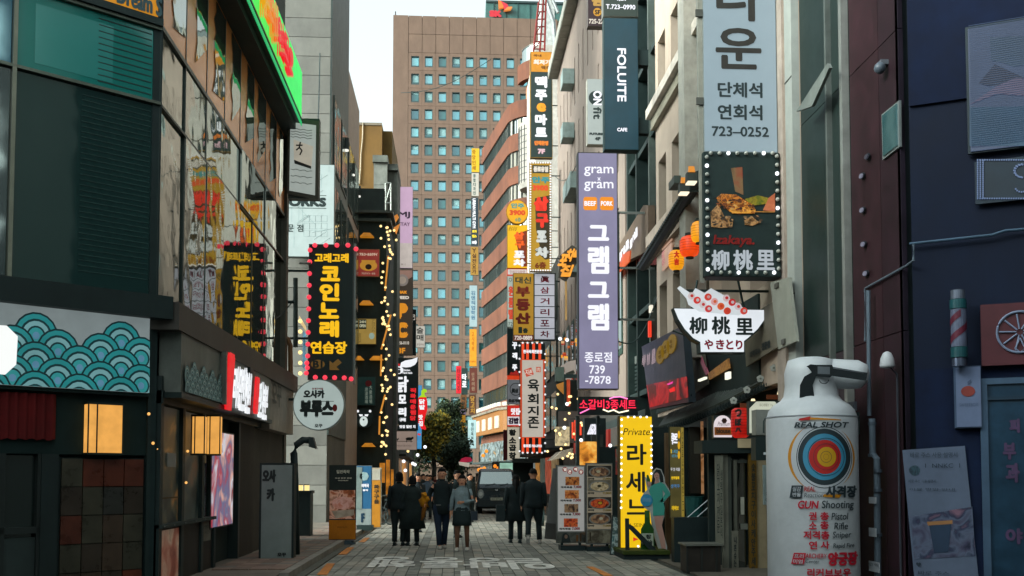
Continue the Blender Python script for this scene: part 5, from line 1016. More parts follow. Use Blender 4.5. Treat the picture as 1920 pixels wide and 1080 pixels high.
T = sign('plum_sign', 'dark plum sign with a gold letter and a gold circle', 1102, -40, 1133, 49, 33.2, lit('3c2a30', .7, var=.1), mat('5a5450'), .3, .8); words(T, lit('c0984c', .8), [('원', 1109, -8, 1130, 12)], bold=.03); x, z = T.p(1120, 23); T.part('gold_disc', MB().disc(x, z, .14, -.02, -.0125), lit('d0982c', .85)); words(T, mat('2a1c14'), [('SF', 1115, 19, 1126, 28)], y=-.026, bold=.01); words(T, CREAM, [('725-22', 1104, 36, 1131, 45)], bold=.006)
T = sign('beer_sign', 'tall dark green sign with white letters and amber top beside the roof mast', 994, 97, 1036, 296, 55, lit('263c38', .7, var=.08), mat('8a6a30', .5), .35, 1.4, brk=5.5)
T.rect('amber_panel', 996, 98, 1034, 135, lit('d8901c', .9), -.02, -.0125); words(T, lit('f0e0d0', .95), [('최저가', 1000, 112, 1033, 122)], y=-.026, bold=.02); words(T, BR, [('국내', 1000, 102, 1015, 107), ('맥주', 1015, 124, 1032, 131)], y=-.026, bold=.008); words(T, WHT, [('맥', 1003, 143, 1026, 165), ('주', 1003, 168, 1026, 189), ('마', 1003, 214, 1026, 235), ('트', 1003, 239, 1026, 257)], bold=.05); words(T, lit('f0a020'), [('e', 1006, 193, 1024, 210)], bold=.07); words(T, lit('e88028', .9), [('단체환영', 1002, 264, 1028, 273)], bold=.02); words(T, lit('e0b8c0', .9), [('7F', 1008, 279, 1022, 289)], bold=.03)
T = sign('dotted_yellow_sign', 'tall mustard sign edged with white bulbs and spelling food words in red and white', 993, 304, 1034, 509, 51.5, lit('b48a18', .85, var=.1), mat('6a5420', .5), .35, 1, brk=5.5)
T.rect('dark_strip', 998, 310, 1030, 325, mat('2c2a20'), -.02, -.0125); words(T, CREAM, [('종로유일', 1000, 312, 1028, 323)], y=-.026, bold=.02); words(T, lit('2c8c90', .9), [('안주', 997, 331, 1031, 344)], bold=.03); words(T, lit('d84818', .95), [('3900', 998, 347, 1028, 358)], bold=.03)
T.poly('letter_shadow', [(1003, 372), (1031, 366), (1031, 485), (1022, 487), (1003, 470), (1012, 462), (1005, 430)], mat('3a2c10'), -.018, -.0126)
words(T, lit('e02c14', 1.), [('삼', 1000, 368, 1029, 396), ('구', 1004, 400, 1029, 428)], bold=.07, y=-.03); words(T, lit('c8ccc8', .9), [('포', 1005, 432, 1026, 455), ('차', 1003, 463, 1029, 484)], bold=.06, y=-.03); words(T, mat('7a3410'), [('6층', 1003, 491, 1024, 504)], bold=.02, y=-.03)
bulbs(T, WHT, run(995, 305.5, 1032, 305.5, 9) + run(995, 507, 1032, 507, 9) + run(995, 311, 994, 502, 40) + run(1032, 311, 1032, 502, 40), .045, -.03, n=6)
T = Thing('round_price_sign', 'round orange yellow price sign above the narrow yellow sign', 'sign', at(970, 397.5, 59)); T.part('casing', MB().disc(0, 0, .66, 0, .25, 28, .73), mat('a87818')); T.part('sign_face', MB().disc(0, 0, .62, -.02, -.001, 28, .69), lit('e8a814', .95, var=.06)); words(T, lit('3c9890', .9), [('안주', 958, 381, 983, 391)], y=-.03, bold=.02); words(T, lit('d84818', .95), [('3900', 955, 394, 985, 404)], y=-.03, bold=.03); words(T, lit('5a9880', .8), [('6층', 966, 408, 977, 416)], y=-.03, bold=.008)
T = sign('yellow_food_sign', 'narrow bright yellow sign with orange and white letters under the round price sign', 951, 422, 989, 503, 59, lit('f0b80c', .98, var=.06), mat('8a6a20'), .3, .6, brk=5.5)
T.poly('letter_shadow', [(965, 440), (988, 432), (988, 500), (978, 500)], lit('8a3410', .7), -.018, -.0126); words(T, lit('f06018', 1.), [('삼', 963, 434, 983, 450), ('구', 965, 451, 984, 466)], y=-.03, bold=.05); words(T, WHT, [('포', 963, 470, 984, 484), ('차', 962, 486, 985, 500)], y=-.03, bold=.05); x, z = T.p(961, 430); words(T, mat('3a3020'), [('종로유일', 954, 425, 969, 433)], y=-.03, shear=.3)
T = sign('white_strip_sign', 'thin white sign strip with red border text under the narrow yellow sign', 951, 504, 989, 516, 59, lit('e0d8d0', .85), lit('d84020', .8), .3, 1.2); words(T, lit('b03020', .7), [('단체모임환영', 956, 507, 984, 513)])
T = sign('real_estate_sign', 'mustard sign with dark red Hangul column and a phone number strip', 962, 512, 1001, 640, 52, lit('b0841c', .75, var=.05), mat('3c3a34'), .35, .8)
words(T, mat('23362c'), [('대신', 966, 519, 996, 532)], bold=.015); words(T, mat('701c14'), [('부', 967, 537, 994, 557), ('동', 967, 560, 994, 583), ('산', 966, 586, 995, 608)], bold=.05); words(T, mat('23362c'), [('1', 972, 613, 979, 625), ('층', 980, 615, 990, 625)], bold=.02); T.rect('phone_strip', 963, 628, 1000, 639, lit('6c2024', .6), -.02, -.0125); words(T, lit('e0d4c8', .9), [('720-0889', 964.5, 629.5, 998, 637.5)], y=-.026, bold=.01)
T = sign('six_panel_sign', 'sign of six white squares with one maroon character in each', 1001, 512, 1042, 638, 51.9, None, mat('2c3232', .5, .3), .35, .8, brk=5.5)
for i, c in enumerate('眞삼거리포차'):
    v = 514 + i * 20.6; T.rect('panel', 1002.5, v, 1039.5, v + 19, lit('bcbec8', .7, var=.05), -.03, -.001); words(T, mat('701428'), [(c, 1013, v + 3.5, 1030, v + 16)], y=-.038, bold=.012)
def stack(label, v0, v1, face, its, ink, u0=951, u1=975, bold=.02, nm='stacked_sign'): T = sign(nm, label, u0, v0, u1, v1, 60, face, mat('50504a'), .3, .5); words(T, ink, its, bold=bold); return T
T = stack('pale green sign with red Hangul half behind the mustard sign', 517, 613, lit('b8c8bc', .75), col('원룸텔', 953, 964, 535, 600, .1), lit('d84828', .85), bold=.03); words(T, mat('3a4a44'), [('O', 954, 521, 960, 528), ('72', 953, 604, 961, 611)])
T = stack('black sign with white and red brush characters', 615, 703, mat('121c1c'), [('꾸', 960, 640, 970, 655), ('객', 960, 661, 970, 674), ('주', 960, 683, 970, 695)], WHT, bold=.03); T.rect('red_foot', 951, 704, 975, 711, lit('d83c14', .8), -.02, .2); T.poly('hand_print', [(955, 703), (958, 697), (962, 699), (968, 694), (973, 701), (973, 703)], lit('a82018', .8), -.03, -.013)
T = stack('grey sign with a ring emblem above the red and white one', 712, 758, lit('75787c', .6), [('眞삼', 959, 728, 972, 737), ('眞삼거리', 953, 748, 974, 755)], INK); mb = MB(); x, z = T.p(967, 730); mb.tube([(x + .34 * math.cos(k * math.pi / 14), -.03, z + .36 * math.sin(k * math.pi / 14)) for k in range(29)], .02, 5); T.part('ring_logo', mb, INK)
T = stack('red and white food sign with bold letters', 760, 800, lit('d42c1c', .85), [('맛집', 958, 765, 974, 778)], WHT, bold=.02); T.rect('lower_letters', 951.5, 781, 974.5, 797, lit('e8e0e4', .8), -.02, -.0125); words(T, mat('4a2050'), [('김밥', 953, 783, 973, 795)], y=-.026, bold=.03)
T = stack('cream sign with tall black Hangul at the foot of the stack', 801, 863, lit('c4bca8', .75), col('황소곱창', 954, 968, 804, 861, .12), INK, bold=.03); T.rect('maroon_side', 944, 806, 951, 863, mat('5a1820'), .0, .3)
T = sign('striped_beef_sign', 'cream sign between black and orange striped ends with black brush Hangul', 975, 643, 1022, 850, 48, mat('17191a'), mat('2a2a28'), .4, 1, brk=5.5)
OG = lit('e8481c', .95, var=.05)
for i, u in enumerate((978, 986.5, 998, 1009.5)):
    T.rect('orange_stripe', u, 644, u + 5, 675, OG, -.02, -.0125); T.rect('orange_stripe', u, 820, u + 5, 849, OG, -.02, -.0125)
T.rect('orange_border', 975.5, 674, 1021.5, 821, lit('c84a24', .85), -.024, -.0205); T.rect('cream_panel', 979, 675.5, 1018, 819.5, lit('c8bfb2', .78, var=.05), -.03, -.0245)
words(T, INK, [('육', 989, 711, 1011, 734), ('회', 989, 738, 1010, 758), ('지', 989, 761, 1010, 779), ('존', 989, 781, 1011, 803)], y=-.04, bold=.02); words(T, WHT, [('한국육회전문점', 981, 656, 1016, 663), ('종로점 723-3722', 981, 833, 1016, 839)], y=-.04, bold=.01)
T.poly('red_stamp', [(982, 694), (996, 689), (1001, 702), (987, 707)], lit('d05038', .8), -.036, -.031); words(T, CREAM, [('지존', 985, 693, 998, 703)], y=-.042, bold=.005); T.rect('red_stamp', 1005, 688, 1014, 698, lit('d07058', .8), -.036, -.031); words(T, CREAM, [('肉', 1006.5, 689.5, 1012.5, 696.5)], y=-.042)
bulbs(T, WHT, run(974, 648, 974, 846, 9) + run(1022, 664, 1022, 846, 13) + run(980, 643, 1016, 643, 5) + run(980, 849, 1016, 849, 5), .05, -.04, n=6)
T = sign('private_sign', 'tall yellow lit sign with black serif Hangul and white bulbs down both edges', 1162, 780, 1224, 1028, 20.4, lit('eec010', .98, var=.06, scale=1), mat('5a4a14', .5), .28, 1.5)
words(T, mat('3c3410'), [('Private', 1169, 803, 1219, 816)], shear=.25, y=-.02); words(T, mat('1e1c14', .5), [('라', 1175, 832, 1212, 872), ('세', 1173, 884, 1209, 924), ('느', 1175, 936, 1212, 965)], bold=.012); words(T, mat('7a6a14'), [('LA SEINE', 1174, 981, 1212, 988)]); T.poly('red_arrow', [(1187, 1007), (1197, 1011), (1187, 1015)], lit('d83820'), -.02, -.013)
bulbs(T, ONB, run(1177, 782, 1212, 782, 4) + run(1165, 787, 1164, 952, 15) + run(1221, 799, 1221, 888, 9) + [(1196, 1024)], .024, -.04, n=8)
T.part('base', MB().box(T.w[0] + .05, T.w[1] - .05, 0, .28, -.15, 0), mat('15242a')); 
T = sign('neon_sign', 'red neon lettering with a white glowing squiggle under the lilac sign', 1084, 744, 1196, 778, 26.5, mat('0c1213', .5), mat('181e1e'), .12, 1)
words(T, lit('f02848', 1.3, var=0), [('소갈비3종세트', 1086, 749, 1192, 768)], y=-.05, bold=.006)
for pts_, h in (([(1087, 775), (1098, 770), (1104, 767)], 'f070b0'), ([(1142, 748), (1150, 745), (1162, 744), (1176, 748)], 'f080c0'), ([(1130, 768), (1140, 772), (1150, 769), (1160, 774), (1178, 770)], 'f8f4d0')):
    T.part('neon_tube', MB().tube([(*[T.p(u, v)[0]], -.06, T.p(u, v)[1]) for u, v in pts_], .02, 6), lit(h, 1.6, var=0))

# ================================================================== RIGHT SIDE, SHOPS AND STREET LEVEL
# pale wall building: grill house canopy sign beside the lilac sign
T = Thing('canopy_sign', 'brown slanting canopy with small white lit lettering beside the lilac sign', 'sign', (XR - .1, 30.5, 0), R(-90)); q = T.p
T.poly('canopy', [(1160, 500), (1160, 470), (1213, 385), (1222, 385), (1222, 470)], mat('6a5a4c', .6, var=.15), -.1, .1); T.poly('orange_end', [(1160, 520), (1160, 482), (1190, 470), (1188, 490)], lit('d85a28', .8), -.14, -.101)
T.poly('red_soffit', [(1192, 468), (1228, 468), (1228, 496), (1190, 498)], mat('6a1c1c', .6), .11, .3)
words(T, LW, [('gram×gram', 1166, 424, 1206, 492)], y=-.2, bold=.03) if False else None
mb = MB()
for t, u0, u1, v0, v1 in (('g', 1170, 1175, 474, 492), ('r', 1175.5, 1179, 466, 482), ('a', 1179.5, 1184, 460, 476), ('m', 1184.5, 1190, 450, 470), ('g', 1192, 1197, 448, 466), ('r', 1197.5, 1200, 440, 455), ('a', 1200, 1203, 434, 450), ('m', 1203, 1207, 426, 446)):
    xa_, _ = q(u0, (v0 + v1) / 2); xb_, _ = q(u1, (v0 + v1) / 2); _, za_ = q((u0 + u1) / 2, v1); _, zb_ = q((u0 + u1) / 2, v0)
    letters(mb, t, xa_, xb_, za_, zb_, -.18, .03)
T.part('channel_lettering', mb, LW)
# dark signboard with red glow
T = Thing('red_glow_panel', 'dark slanting signboard with three mustard ovals and a red glowing lower half', 'sign', atX(1250, 770, XR - .9), R(-90)); q = T.p
T.poly('board', [(1203, 650), (1279, 611), (1291, 754), (1218, 768)], mat('1c2430', .3, var=.2, spec=.6), 0, .15)
T.poly('red_picture', [(1213, 722), (1288, 706), (1291, 745), (1219, 764)], photo(('3a1010', 'a81418', 'c82828', '5a1c14', '70301c'), 1.2, .38, 5, 3, 1), -.01, -.001)
for i, (u, v) in enumerate(((1239, 665), (1249, 655), (1260, 645))):
    x, z = q(u, v); T.part('oval', MB().disc(x, z, .45, -.02, -.001, 18, .2), lit('8a6c1c', .6, var=.1)); words(T, BR, col('특별', u - 2.5, u + 2.5, v - 8, v + 8), y=-.025)
words(T, lit('b8a0a8', .6), [('루', 1205, 666, 1213, 688), ('브', 1214, 662, 1221, 684), ('르', 1223, 654, 1231, 682)], y=-.02, bold=.04); T.poly('pink_spark', [(1252, 720), (1263, 715), (1262, 719), (1254, 722)], lit('f040a0', 1.), -.02, -.011); T.poly('hot_patch', [(1256, 730), (1266, 725), (1267, 733), (1258, 736)], lit('f02020', 1.), -.02, -.011)
# louvred panel under the stair building
T = Thing('louvre_panel', 'dark louvred metal panel with a pale ledge beside the lilac sign', 'panel', atX(1180, 730, XR + .2), R(-90)); q = T.p
T.poly('ledge', [(1159, 702), (1159, 688), (1204, 660), (1204, 675)], mat('5c625e', .6), 0, .3)
for i in range(7): T.poly('louvre', [(1159, 708 + i * 7), (1159, 704 + i * 7), (1204, 680 + i * 7), (1204, 684 + i * 7)], mat('262e2c', .5), 0, .2)
T.poly('backing', [(1156, 770), (1156, 690), (1210, 655), (1210, 770)], mat('141b1a'), .31, .4)
# tiled ridge rail with lanterns and spot lights over the bowl sign
T = Thing('tiled_ridge', 'black ribbed tile ridge slanting up behind the orange lanterns', 'roof ridge', (XR - .5, 22, 0), R(-90)); q = T.p
A, B = q(1205, 500), q(1312, 330); n = 40
T.part('beam', MB().tube([(A[0], 0, A[1]), (B[0], 0, B[1])], .13, 8), mat('121919', .5))
for i in range(n): f = i / n; x, z = A[0] + (B[0] - A[0]) * f, A[1] + (B[1] - A[1]) * f; T.part('tile', MB().lathe([(.17, -.03), (.17, .03)], 10, (x, 0, z)), mat('1d2625', .5))
for i, (u, v) in enumerate(((1296, 340), (1282, 360))):
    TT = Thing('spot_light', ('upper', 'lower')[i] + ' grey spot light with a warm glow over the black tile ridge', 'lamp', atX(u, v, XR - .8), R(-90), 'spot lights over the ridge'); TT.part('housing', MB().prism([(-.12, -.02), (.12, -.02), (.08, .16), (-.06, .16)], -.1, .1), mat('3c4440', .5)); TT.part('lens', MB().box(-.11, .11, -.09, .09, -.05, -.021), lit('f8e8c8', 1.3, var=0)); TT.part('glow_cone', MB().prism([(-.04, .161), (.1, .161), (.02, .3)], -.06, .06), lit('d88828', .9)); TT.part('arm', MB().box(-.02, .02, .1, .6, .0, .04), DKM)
T = Thing('flood_light', 'grey twin flood light on a short arm above the spot lights', 'lamp', atX(1268, 345, XR - .5), R(-90)); T.part('housing', MB().box(-.35, .25, -.1, .1, -.05, .12), mat('49524c', .5)); T.part('arm', MB().box(-.02, .02, .1, .5, -.1, -.04), DKM)
def paper_lantern(label, u, v, r, h, Y, ink=None):
    T = Thing('paper_lantern', label, 'lantern', at(u, v, Y), 0, 'paper lanterns'); R_ = r * Y / 1900 * 1.0; Hh = h * Y / 1900
    T.part('shade', MB().lathe([(R_ * s, z) for s, z in ((.45, -Hh), (.8, -Hh * .85), (.97, -Hh * .5), (1, 0), (.97, Hh * .5), (.8, Hh * .85), (.45, Hh))], 20), lit(ink or 'f04a10', 1.0, var=.15, scale=5), smooth=True); T.part('cap', MB().lathe([(R_ * .45, Hh + .005), (R_ * .45, Hh + .06)], 14), mat('141414')); T.part('cap', MB().lathe([(R_ * .4, -Hh - .04), (R_ * .4, -Hh - .005)], 14), mat('141414'))
    for k in range(5): T.part('rib', MB().lathe([(R_ * 1.004, 0), (R_ * 1.004, .012)], 20, (0, 0, -Hh * .5 + k * Hh * .25)), lit('c03408' if ink != 'f4a014' else 'c87808', .9))
    return T
paper_lantern('round orange red paper lantern between two yellow ones', 1293, 462, 19, 20, 20.5)
T = paper_lantern('yellow paper lantern with red writing, lower left of the orange one', 1268, 488, 15, 19, 21.2, 'f4a014'); words(T, lit('c02810', .8), [('大', 1260, 474, 1270, 487), ('吉', 1260, 488, 1270, 501)], y=-.19, bold=.01)
paper_lantern('yellow paper lantern half hidden by the big sign rail', 1310, 435, 15, 20, 19.8, 'f4a014')
T = Thing('lit_window_strip', 'narrow lit window with pink and white letters behind the yellow lantern', 'window', atX(1246, 505, XR - .05), R(-90))
for (v0, v1) in ((440, 446), (450, 460), (464, 500)): T.rect('pane', 1243, v0, 1261, v1, lit('c8a088', .75, var=.2), -.03, 0)
words(T, lit('b02860', .9), col('감성', 1243, 1249, 470, 498), y=-.04)
# building A lower storey: leaning boards and posters behind the bowl sign
T = Thing('poster_wall', 'dim wall of pasted restaurant posters behind the bowl sign', 'poster wall', (XR - .1, 22, 0), R(-90)); q = T.p
T.poly('plaster_panel', [(1292, 600), (1320, 645), (1330, 720), (1300, 740)], mat('6a6a5c', .8), -.02, 0)
T.poly('poster', [(1396, 600), (1462, 560), (1478, 640), (1402, 688)], mat('6f6a5a', .7, var=.2), -.03, 0); words(T, INK, [('가락국수', 1410, 655, 1430, 668), ('전문점', 1432, 640, 1448, 655)], y=-.04, bold=.01)
T.poly('pink_poster', [(1318, 668), (1330, 700), (1326, 704), (1316, 680)], photo(('8a3a50', 'c07080'), 5, .2), -.03, 0)
T.poly('warm_shelf', [(1330, 700), (1368, 672), (1370, 690), (1332, 712)], photo(('5a3a20', 'a87840', '30241a'), 6, .4, 6), -.03, 0)
T = Thing('leaning_board', 'tall pale hinged board leaning beside the grey pilaster', 'board', atX(1470, 650, XR - .25), R(-90)); T.poly('board', [(1444, 530), (1478, 520), (1493, 640), (1459, 655)], mat('8c8f84', .7, var=.12), 0, .05)
for v in (535, 640): T.rect('hinge', 1455 + (v - 535) * .12, v - 4, 1461 + (v - 535) * .12, v + 5, mat('4a4a42', .5), -.03, 0)
T = Thing('strip_lamp', 'small white strip lamp under the poster wall', 'lamp', atX(1320, 710, XR - .4), R(-90)); T.rect('tube', 1313, 709, 1326, 713, lit('f0f0d8', 1.3, var=0), -.05, 0); T.rect('tube', 1364, 698, 1371, 711, lit('f0f0d8', 1.3, var=0), -.05, 0)
# hanok style tile canopy
a1, a2 = at(1238, 802, 22.5), at(1482, 690, 16.8); b1, b2 = at(1250, 785, 23.2), at(1500, 655, 17.6)
T = Thing('tile_canopy', 'black tiled canopy roof with white flower caps sloping over the bar entrance', 'canopy', ((a1.x + a2.x) / 2, (a1.y + a2.y) / 2, (a1.z + a2.z) / 2)); O = T.O
def bil(s, t, dz=0): P = a1.lerp(a2, s).lerp(b1.lerp(b2, s), t) - O; return (P.x, P.y, P.z + dz + .25 * (s - .5) ** 2 * 1.5 - .09)
ns = 16
vs = []
for t, dz in ((0, -.14), (0, 0), (1, .0), (1, -.3)):
    for i in range(ns + 1): vs.append(bil(i / ns, t, dz))
fs = []
for k in range(4):
    for i in range(ns): fs.append((k * (ns + 1) + i, k * (ns + 1) + i + 1, ((k + 1) % 4) * (ns + 1) + i + 1, ((k + 1) % 4) * (ns + 1) + i))
RT = mat('47524f', .5, var=.3, scale=6, bump=.3); T.part('roof_deck', MB().add(vs, fs), RT)
for j in range(7): t = j / 6; T.part('ridge_roll', MB().tube([bil(i / ns, t, .03) for i in range(ns + 1)], .045, 6), RT)
for i in range(46):
    s = .03 + i * .0205; T.part('tile', MB().tube([bil(s, -.02, -.03), bil(s, 1.02, .06)], .05, 6), RT if i % 3 else mat('59635f', .5, bump=.3))
for i in range(46): s = .03 + i * .0205; x, y, z = bil(s, -.05, -.06); T.part('end_tile', MB().disc(x, z, .05, y - .02, y + .02, 8), mat('20282a', .6))
for i, (u, v) in enumerate(((1375, 751), (1400, 731), (1425, 710), (1450, 690))):
    P = at(u, v, 17.0) - O; mb = MB()
    for k in range(5): an = 2 * math.pi * k / 5 + .3; mb.disc(P.x + .035 * math.cos(an), P.z + .035 * math.sin(an), .03, P.y - .02 - k * .001, P.y, 8)
    T.part('flower_cap', mb, mat('a6aaa2', .6)); T.part('flower_centre', MB().disc(P.x, P.z, .018, P.y - .035, P.y - .021, 8), mat('6a6e68'))
P = at(1492, 662, 17.2) - O; T.part('gable_block', MB().box(P.x - .25, P.x + .1, P.y, P.y + .8, P.z - .1, P.z + .1), RT)
for i, (u, v) in enumerate(((1462, 735), (1412, 751))):
    TT = Thing('eave_lamp', ('upper', 'lower')[i] + ' small warm lamp under the black tiled canopy', 'lamp', at(u, v, 17.3), 0, 'eave lamps'); TT.part('shade', MB().lathe([(.05, -.04), (.03, .03)], 10), lit('f8e0b0', 1.4, var=0)); TT.part('plate', MB().box(-.2, .2, .1, .12, -.12, -.04), mat('6a3418', .6))
# things under the canopy
T = sign('arched_beer_sign', 'small lit arched beer sign with a brown band beside the red paper lantern', 1338, 779, 1371, 822, 17.6, None, None, .12, .5)
x0_, z0_ = T.p(1338, 798); x1_, z1_ = T.p(1371, 779); rad_ = (x1_ - x0_) / 2; mb = MB()
T.part('sign_face', MB().prism([(x0_ + rad_ + rad_ * math.cos(math.pi * k / 14), z0_ + (z1_ - z0_) * math.sin(math.pi * k / 14) + .0) for k in range(15)] + [(x0_, 0.02), (x1_, .02)], -.03, -.001), lit('e0d4d8', .95)); T.rect('brown_band', 1338.5, 801, 1370.5, 816, lit('7a4418', .8), -.04, -.031)
words(T, mat('20180f'), [('blouse', 1342, 803, 1368, 813)], y=-.046, bold=.004); words(T, mat('5a4a4a'), [('Premium', 1345, 791, 1367, 799)], y=-.04, shear=.2); x, z = T.p(1357, 789); T.part('crest_print', MB().disc(x, z, .05, -.04, -.031, 6), mat('3a1a10'))
T = Thing('red_paper_lantern', 'long ribbed red paper lantern with black writing under the tiled canopy', 'lantern', at(1388, 793, 17.5)); T.part('shade', MB().lathe([(.1, -.26), (.15, -.22), (.17, 0), (.15, .22), (.1, .26)], 20), lit('b01810', .95, var=.35, scale=6), smooth=True); words(T, mat('141010'), [('つ', 1372, 768, 1385, 783), ('ぼ', 1372, 785, 1385, 800), ('八', 1372, 802, 1385, 812)], y=-.19, bold=.012)
for k in range(9): T.part('rib', MB().lathe([(.172 - abs(k - 4) * .004, 0), (.172 - abs(k - 4) * .004, .006)], 20, (0, 0, -.2 + k * .05)), mat('5a1410'))
T = sign('octagon_sign', 'white chamfered lit sign with faint curved text behind the inflatable', 1405, 752, 1462, 816, 16.4, None, None, .15, .5); T.poly('sign_face', [(1405, 766), (1418, 753), (1452, 753), (1464, 766), (1464, 812), (1405, 812)], lit('c8ccb8', .85), -.02, -.001); words(T, mat('6a6a60'), [('BOBBY N', 1424, 757, 1448, 762)])
T = Thing('meter_box', 'grey and black electric boxes with a cable loop behind the inflatable', 'box', at(1425, 866, 15.8)); q = T.p
for a_, b_, c_, d_, h_ in ((1418, 768, 1452, 815, '7c807a'), (1417, 820, 1442, 863, '121818')): T.rect('box', a_, b_, c_, d_, mat(h_, .5), 0, .25)
T.part('cable', MB().tube([(q(1440, 775)[0], -.03, q(1440, 775)[1]), (q(1430, 790)[0], -.05, q(1430, 790)[1]), (q(1430, 812)[0], -.05, q(1430, 812)[1])], .012, 5), BLK)
T = Thing('bar_entrance', 'bar entrance with white door frame, banner strips and lettered brown post under the tiled canopy', 'doorway', (at(1390, 1090, 17.6).x, 17.6, 0)); q = T.p
yy = lambda a, b, m, n, y0=0., y1=.08, l=None: T.rect(n, a[0], a[1], b[0], b[1], m, y0, y1, label=l)
T.part('back_wall', MB().box(q(1345, 900)[0], q(1470, 900)[0], .6, .7, 0, 2.7), mat('131918'))
yy((1314, 826), (1425, 850), mat('141a19'), 'lintel', -.1, .5); yy((1380, 823), (1424, 840), lit('8c8468', .6, var=.3), 'pale_panel', -.13, -.101)
yy((1340, 854), (1355, 1022), mat('7c7e70', .6), 'banner_strip', -.05, -.02); words(T, INK, col('닭꼬치전문', 1343, 1348, 868, 1000) + col('생맥주일본식', 1349, 1353, 880, 1010), y=-.055)
yy((1355, 852), (1366, 1110), mat('6c6e62', .6), 'door_frame'); yy((1366, 856), (1372, 1110), mat('3c403a'), 'door_frame'); yy((1377, 862), (1383, 1110), mat('5a5c52'), 'door_frame')
yy((1366, 860), (1402, 1110), glass('1c2624', .15), 'glass_door', .09, .11); yy((1383, 862), (1402, 868), mat('3c403a'), 'door_frame', .0, .08)
yy((1390, 932), (1397, 965), mat('a0a296'), 'notice', .05, .06); yy((1390, 982), (1404, 993), mat('6a6e66'), 'door_plate', .05, .06); yy((1372, 995), (1384, 1110), mat('6c6c60'), 'banner_strip', -.03, -.0); words(T, INK, col('니혼슈는바', 1375, 1380, 1005, 1078), y=-.035, bold=.004)
yy((1403, 842), (1417, 1110), mat('6a5018', .6), 'lettered_post', -.08, 0, 'brown post with a column of black characters'); words(T, INK, col('숯불꼬치구이사케안주세트', 1406, 1414, 868, 1078), y=-.085, bold=.003)
yy((1417, 840), (1436, 1110), mat('96896c', .7), 'beige_panel', -.05, .0); yy((1428, 872), (1446, 946), mat('8c9c9c', .6), 'pale_sign', -.1, -.06); words(T, INK, [('실내', 1432, 922, 1440, 928), ('01', 1432, 934, 1440, 940)], y=-.105)
T = Thing('bar_side_wall', 'dark timber wall with narrow pale columns and a lit photo strip under the tiled canopy', 'wall', (at(1290, 1060, 21).x, 21, 0)); T.rect('dark_wall', 1226, 800, 1345, 1040, mat('131918'), .3, .4)
yy((1314, 790), (1319, 926), photo(('a86a38', 'd8a070', '6a3a1c'), 5, .3), 'photo_strip', -.02, .0); yy((1295, 800), (1314, 925), mat('3a352c', .6), 'column', .1, .2)
yy((1247, 812), (1256, 1042), mat('7c6446', .6), 'column', -.1, .05)
T = sign('side_menu_sign', 'narrow lit mustard brown menu sign with small coloured lettering beside the cutout woman', 1256, 800, 1283, 972, 20.2, lit('57502a', .7, var=.25, scale=3), mat('2a2614'), .1, .6)
T.rect('edge_strip', 1277, 802, 1282, 970, lit('948034', .75), -.02, -.0125); words(T, LW, [('루브르', 1258, 812, 1270, 834)], bold=.008, y=-.026); words(T, lit('48a0c0', .9), [('스페셜', 1259, 843, 1270, 850), ('세트메뉴', 1259, 852, 1270, 858)], y=-.026); words(T, lit('e0b820', .9), [('일', 1257, 842, 1259, 850), ('안주일체', 1258, 893, 1273, 899), ('라이브', 1259, 948, 1272, 957)], bold=.004, y=-.026); words(T, LW, [('무 한 리필', 1257, 877, 1274, 883)], y=-.026); words(T, lit('3888c8', .9), [('생맥주', 1257, 908, 1274, 915)], y=-.026); words(T, mat('2a2410'), [('단체예약환영합니다', 1278, 810, 1281, 960, 90)], y=-.026)
for v in (815, 835, 853): x, z = T.p(1272.5, v); T.part('oval', MB().disc(x, z, .025, -.026, -.0205, 12, .08), lit('e0a818', .9))
# wooden counters and steps
T = Thing('wooden_counter', 'dark brown wooden counter with a pale top edge in front of the bar entrance', 'counter', (at(1325, 1080, 16.9).x, 16.9, 0)); q = T.p; a_, b_ = q(1285, 1050)[0], q(1352, 1050)[0]; hz = q(1320, 1020)[1]
T.part('front_panel', MB().box(a_ + .03, b_, .02, .5, 0, hz - .03), mat('2e2018', .6, var=.3)); T.part('top', MB().box(a_, b_ + .03, -.03, .55, hz - .03, hz), mat('6c7068', .4))
for k in range(3): T.part('rail', MB().box(a_ + .02 + k * .25, a_ + .05 + k * .25, -.001, .019, 0, hz - .04), mat('1c1410'))
T = Thing('black_partition', 'black partition box with a thin metal handrail beside the counter', 'partition', (at(1270, 1060, 18.8).x, 18.8, 0)); q = T.p; a_, b_ = q(1264, 1000)[0], q(1344, 1000)[0]
T.part('box', MB().box(a_, b_, 0, .25, 0, q(1300, 970)[1]), mat('10171a', .5)); A, B = q(1290, 972), q(1333, 935); T.part('handrail', MB().tube([(A[0], .1, A[1]), (B[0], .1, B[1])], .012, 6), mat('8a9294', .3, .8)); A, B = q(1313, 972), q(1344, 945); T.part('handrail', MB().tube([(A[0], .3, A[1]), (B[0], .3, B[1])], .012, 6), mat('8a9294', .3, .8))
T = Thing('teal_bin', 'dull teal bin standing behind the black partition', 'bin', at(1302, 971, 19.6)); T.part('bin', MB().lathe([(.16, 0), (.19, .4), (.2, .42)], 14), mat('1d5452', .6))
T = Thing('green_platform', 'low green carpeted platform under the yellow private sign', 'platform', (at(1205, 1062, 19.8).x, 19.6, 0)); q = T.p; a_, b_ = q(1168, 1060)[0], q(1256, 1060)[0]
T.part('deck', MB().box(a_, b_, -.05, 1.8, .1, .17), mat('3c4a18', .95, var=.3, bump=.5)); T.part('riser', MB().box(a_ + .02, b_, 0, 1.7, 0, .099), mat('10171a'))
